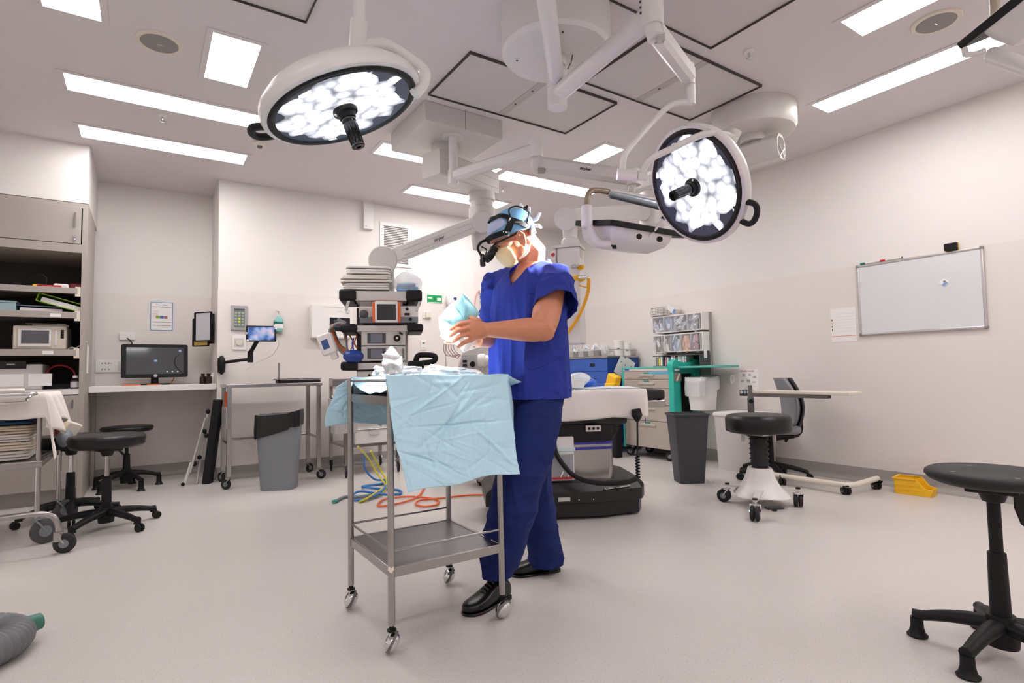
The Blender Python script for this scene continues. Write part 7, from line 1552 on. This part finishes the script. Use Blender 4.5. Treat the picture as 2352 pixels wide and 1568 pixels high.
# ---- cap
cp = MB().ball(HP(-.003, .02, 0), (.105, .085, .09), 40, 28, HM)
for v in cp.bm.verts:
    q = v.co - HC; f_, u_ = q.dot(FH), q.dot(UH); v.co += q.normalized() * (.006 * max(0, -f_ / .1) + .003 * noise.noise(v.co * 22) + .004 * rid(Vector((v.co.x * 14, v.co.y * 14, v.co.z * 10))) * max(0, -f_ / .1))
cap = cp.build('surgical_cap', CAPM, None, sharp=180)
def f(bm):
    no = (-UH * 1.0 + FH * .3).normalized(); co = HP(.0, -.006, 0); cut(bm, co, no); drop(bm, lambda c: (c - co).dot(no) > 0)
edit(cap, f); place(cap); md = cap.modifiers.new('solid', 'SOLIDIFY'); md.thickness = .002
fr = MB().ball(HP(.0, .021, 0), (.105, .086, .09), 40, 28, HM).build('cap_front_panel', CAPF, None, sharp=180)
def f(bm):
    co = HP(.016, .0, 0); cut(bm, co, -FH); drop(bm, lambda c: (c - co).dot(FH) < 0)
    co = HP(0, .05, 0); cut(bm, co, -UH); drop(bm, lambda c: (c - co).dot(UH) < 0)
    c2 = HP(0, .1, 0); cut(bm, c2, UH); drop(bm, lambda c: (c - c2).dot(UH) > 0)
edit(fr, f); place(fr)
for pts in ([(-.1, .03, .0), (-.118, .04, .01), (-.132, .058, .02)], [(-.1, .0, .01), (-.13, -.005, .025), (-.155, .01, .035)], [(-.095, -.02, .02), (-.12, -.035, .025), (-.125, -.05, .02)], [(-.085, .06, .03), (-.1, .078, .03), (-.104, .09, .025)]):
    place(MB().tube([HP(*p) for p in pts], [.01, .009, .006], n=8).build('cap_tie', TIE, None))
# ---- mask
mk = MB(); rings = []
for u_, s_w, f0 in ((-.012, .026, .112), (-.03, .05, .118), (-.055, .062, .118), (-.08, .06, .114), (-.105, .052, .105), (-.122, .03, .085)):
    rings.append([HP(.06 + (f0 - .06) * math.sin(a) ** .8 if 0 < a < PI else .06, u_, s_w * 1.12 * math.cos(a)) for a in (PI * i / 20 for i in range(21))])
mk.loft(rings, cap=False, closed=False); place(mk.build('face_mask', MASK, None, sharp=180, solid=.003))
for zz in (.3, .6): pass
for pts in ([(.05, -.015, .055), (.03, .01, .074), (.01, .045, .084), (-.01, .06, .088)], [(.05, -.11, .055), (.01, -.105, .068), (-.03, -.075, .075), (-.06, -.04, .072), (-.1, -.0, .035)]):
    place(MB().tube([HP(*p) for p in pts], .0035, n=6, res=6).build('mask_strap', TIE, None))
# ---- headlight harness and loupes
ES = (.109, .09, .095)
def surf(f_, u_, sg=1, off=.0): k = 1 - ((f_ + .003) / ES[0]) ** 2 - ((u_ - .02) / ES[1 + 1]) ** 2; s = ES[1] * math.sqrt(max(k, .0)); return HP(f_, u_, sg * (s + off))
def ribbon(pts, w, th=.004, nm='headband', mt=BLACK):
    P = spline([Vector(p) for p in pts], 6); m = MB(); rings = []
    for i, p in enumerate(P):
        t_ = (P[min(i + 1, len(P) - 1)] - P[max(i - 1, 0)]).normalized(); n_ = (p - HP(-.003, .02, 0)); n_ = (n_ - t_ * n_.dot(t_)).normalized(); b_ = t_.cross(n_)
        rings.append([p + b_ * (w / 2) + n_ * .0, p + b_ * (w / 2) + n_ * th, p - b_ * (w / 2) + n_ * th, p - b_ * (w / 2)])
    return place(m.loft(rings).build(nm, mt, None, bevel=.001))
brow = [HP(.06, .022, -.088), HP(.095, .034, -.055), HP(.112, .04, 0), HP(.098, .036, .05), surf(.06, .026), surf(.036, .017)]
ribbon(brow, .024)
for sg in (1, -1):
    ribbon([surf(.034, .02, sg), surf(.008, .038, sg), surf(-.008, .062, sg)], .03)
    ribbon([surf(-.008, .062, sg), surf(.012, .092, sg), surf(.036, .1, sg), HP(.05, .106, sg * .02), HP(.053, .107, 0)], .022)
    ribbon([surf(-.004, .056, sg), surf(-.03, .024, sg), surf(-.058, -.006, sg), surf(-.08, .006, sg), HP(-.116, .03, sg * .02), HP(-.119, .034, 0)], .024)
for p in ((.042, .018), (.05, .026)): place(MB().ball(surf(*p, 1, .005), .0045, 8, 6).build('rivet', CHROME, None))
Mtx = frame(surf(-.03, .023, 1, .0068), SH_, (UH * .82 - FH * .5)); place(text('lettering', 'VOROSCOPE', .0066, Mtx, PAPER, None))
place(MB().tube([surf(-.01, .06, 1, .006), HP(-.03, .094, .07), HP(-.07, .09, .055), HP(-.103, .062, .032), HP(-.113, .03, .02)], .0035, n=8, res=6).build('headlight_cable', BLACK, None))
place(MB().box(HP(-.118, .06, .0), (.03, .03, .022), HM).build('rear_clip', BLACK, None, bevel=.004))
# glasses and telescopes
gl = place(MB().tube([HP(-.02, -.012, .084), HP(.03, -.008, .083), HP(.075, .0, .07), HP(.1, .004, .05), HP(.112, .002, .02), HP(.114, .0, 0), HP(.112, .002, -.02), HP(.1, .004, -.05), HP(.06, .0, -.075), HP(-.02, -.012, -.084)], .0042, n=8, res=5).build('loupe_frame', BLACK, None))
for sg in (1, -1):
    a_, b_ = HP(.105, -.008, sg * .033), HP(.165, -.035, sg * .028)
    place(MB().lathe([(0, 0), (.014, 0), (.014, .022), (.017, .027), (.017, .055), (.013, .064), (.0, .062)], a_, b_ - a_, 20).build('loupe_barrel', BLACK, None))
    place(MB().tube([HP(.1 + .014 * math.sin(t), -.012 + .02 * math.cos(t), sg * (.036 + .02 * math.sin(t + 1))) for t in (2 * PI * i / 16 for i in range(16))], .0022, n=6, closed=True).build('lens_rim', BLACK, None))
arm = [HP(.114, .042, .0), HP(.142, .046, .004), HP(.168, .034, .008), HP(.174, .008, .01), HP(.172, -.006, .01)]
place(MB().tube(arm, .006, n=8, res=6).build('headlight_arm', BLACK, None))
place(MB().lathe([(0, 0), (.009, 0), (.0095, .022), (.012, .026), (.0125, .052), (.01, .056), (0, .055)], HP(.168, .002, .01), FH * .5 - UH * .86, 18).build('headlight', BLACKG, None))
place(MB().tube([HP(.15, .03, .0), HP(.138, .004, .0), HP(.165, -.012, .005)], .003, n=6, res=4).build('headlight_bracket', BLACK, None))
# ---- the pack he holds
t = thing('wrapped_pack', 'light teal and white paper pack held open in the hands of the man', 'wrapped pack', ad(1050, 740, 2.3)); PO = ad(1050, 740, 2.3); TP = mat('teal_paper', '8ec2cd', .75, var=.04, bump=.1, bs=70)
def pad(pts, th, mt, nm, seed, amp=.012, parent=t):
    """crumpled paper pad inside an outline of sight points (px, py, depth)"""
    P = [ad(*p) for p in pts]; N = len(P); c = sum(P, Vector()) / N; m = MB(); out = []
    for k in range(N):
        a, b_ = P[k], P[(k + 1) % N]
        for q in range(6): out.append(a.lerp(b_, q / 6))
    NO = len(out)
    def layer(sg):
        R = []
        for r_ in (1, .92, .78, .6, .42, .25, .1):
            row = []
            for i, p in enumerate(out):
                w = c + (p - c) * r_; h = th / 2 * (1 - r_ ** 4) + amp * (1 - .3 * r_) * (rid(Vector((w.x * 13 + seed, w.y * 13, w.z * 13))) * .6 + noise.noise(w * 22 + Vector((seed, 0, 0))) * .5)
                row.append(w - CF * (sg * h) - PO)
            R.append(row)
        return R
    A = layer(1); B = layer(-1); m.loft(list(reversed(A)) + B[1:] if False else list(reversed(A)), cap=True); m.loft(B, cap=True)
    bmesh.ops.remove_doubles(m.bm, verts=m.bm.verts, dist=.0008)
    return m.build(nm, mt, parent, sharp=28)
pad([(1056, 684, 2.3), (1064, 675, 2.3), (1074, 684, 2.3), (1103, 720, 2.31), (1086, 736, 2.29), (1062, 746, 2.28), (1036, 756, 2.28), (1022, 742, 2.28), (1010, 726, 2.29), (1030, 702, 2.3)], .03, TP, 'teal_wrap', 3)
pad([(1008, 728, 2.3), (1030, 742, 2.275), (1050, 760, 2.27), (1068, 776, 2.275), (1098, 780, 2.29), (1086, 792, 2.29), (1066, 810, 2.29), (1050, 792, 2.29), (1034, 785, 2.3), (1016, 778, 2.31), (1009, 752, 2.31)], .03, WW, 'white_wrap', 8)
pad([(1044, 703, 2.28), (1064, 679, 2.275), (1070, 712, 2.262), (1068, 736, 2.265), (1056, 716, 2.27)], .012, TP, 'folded_flap', 5, .006)
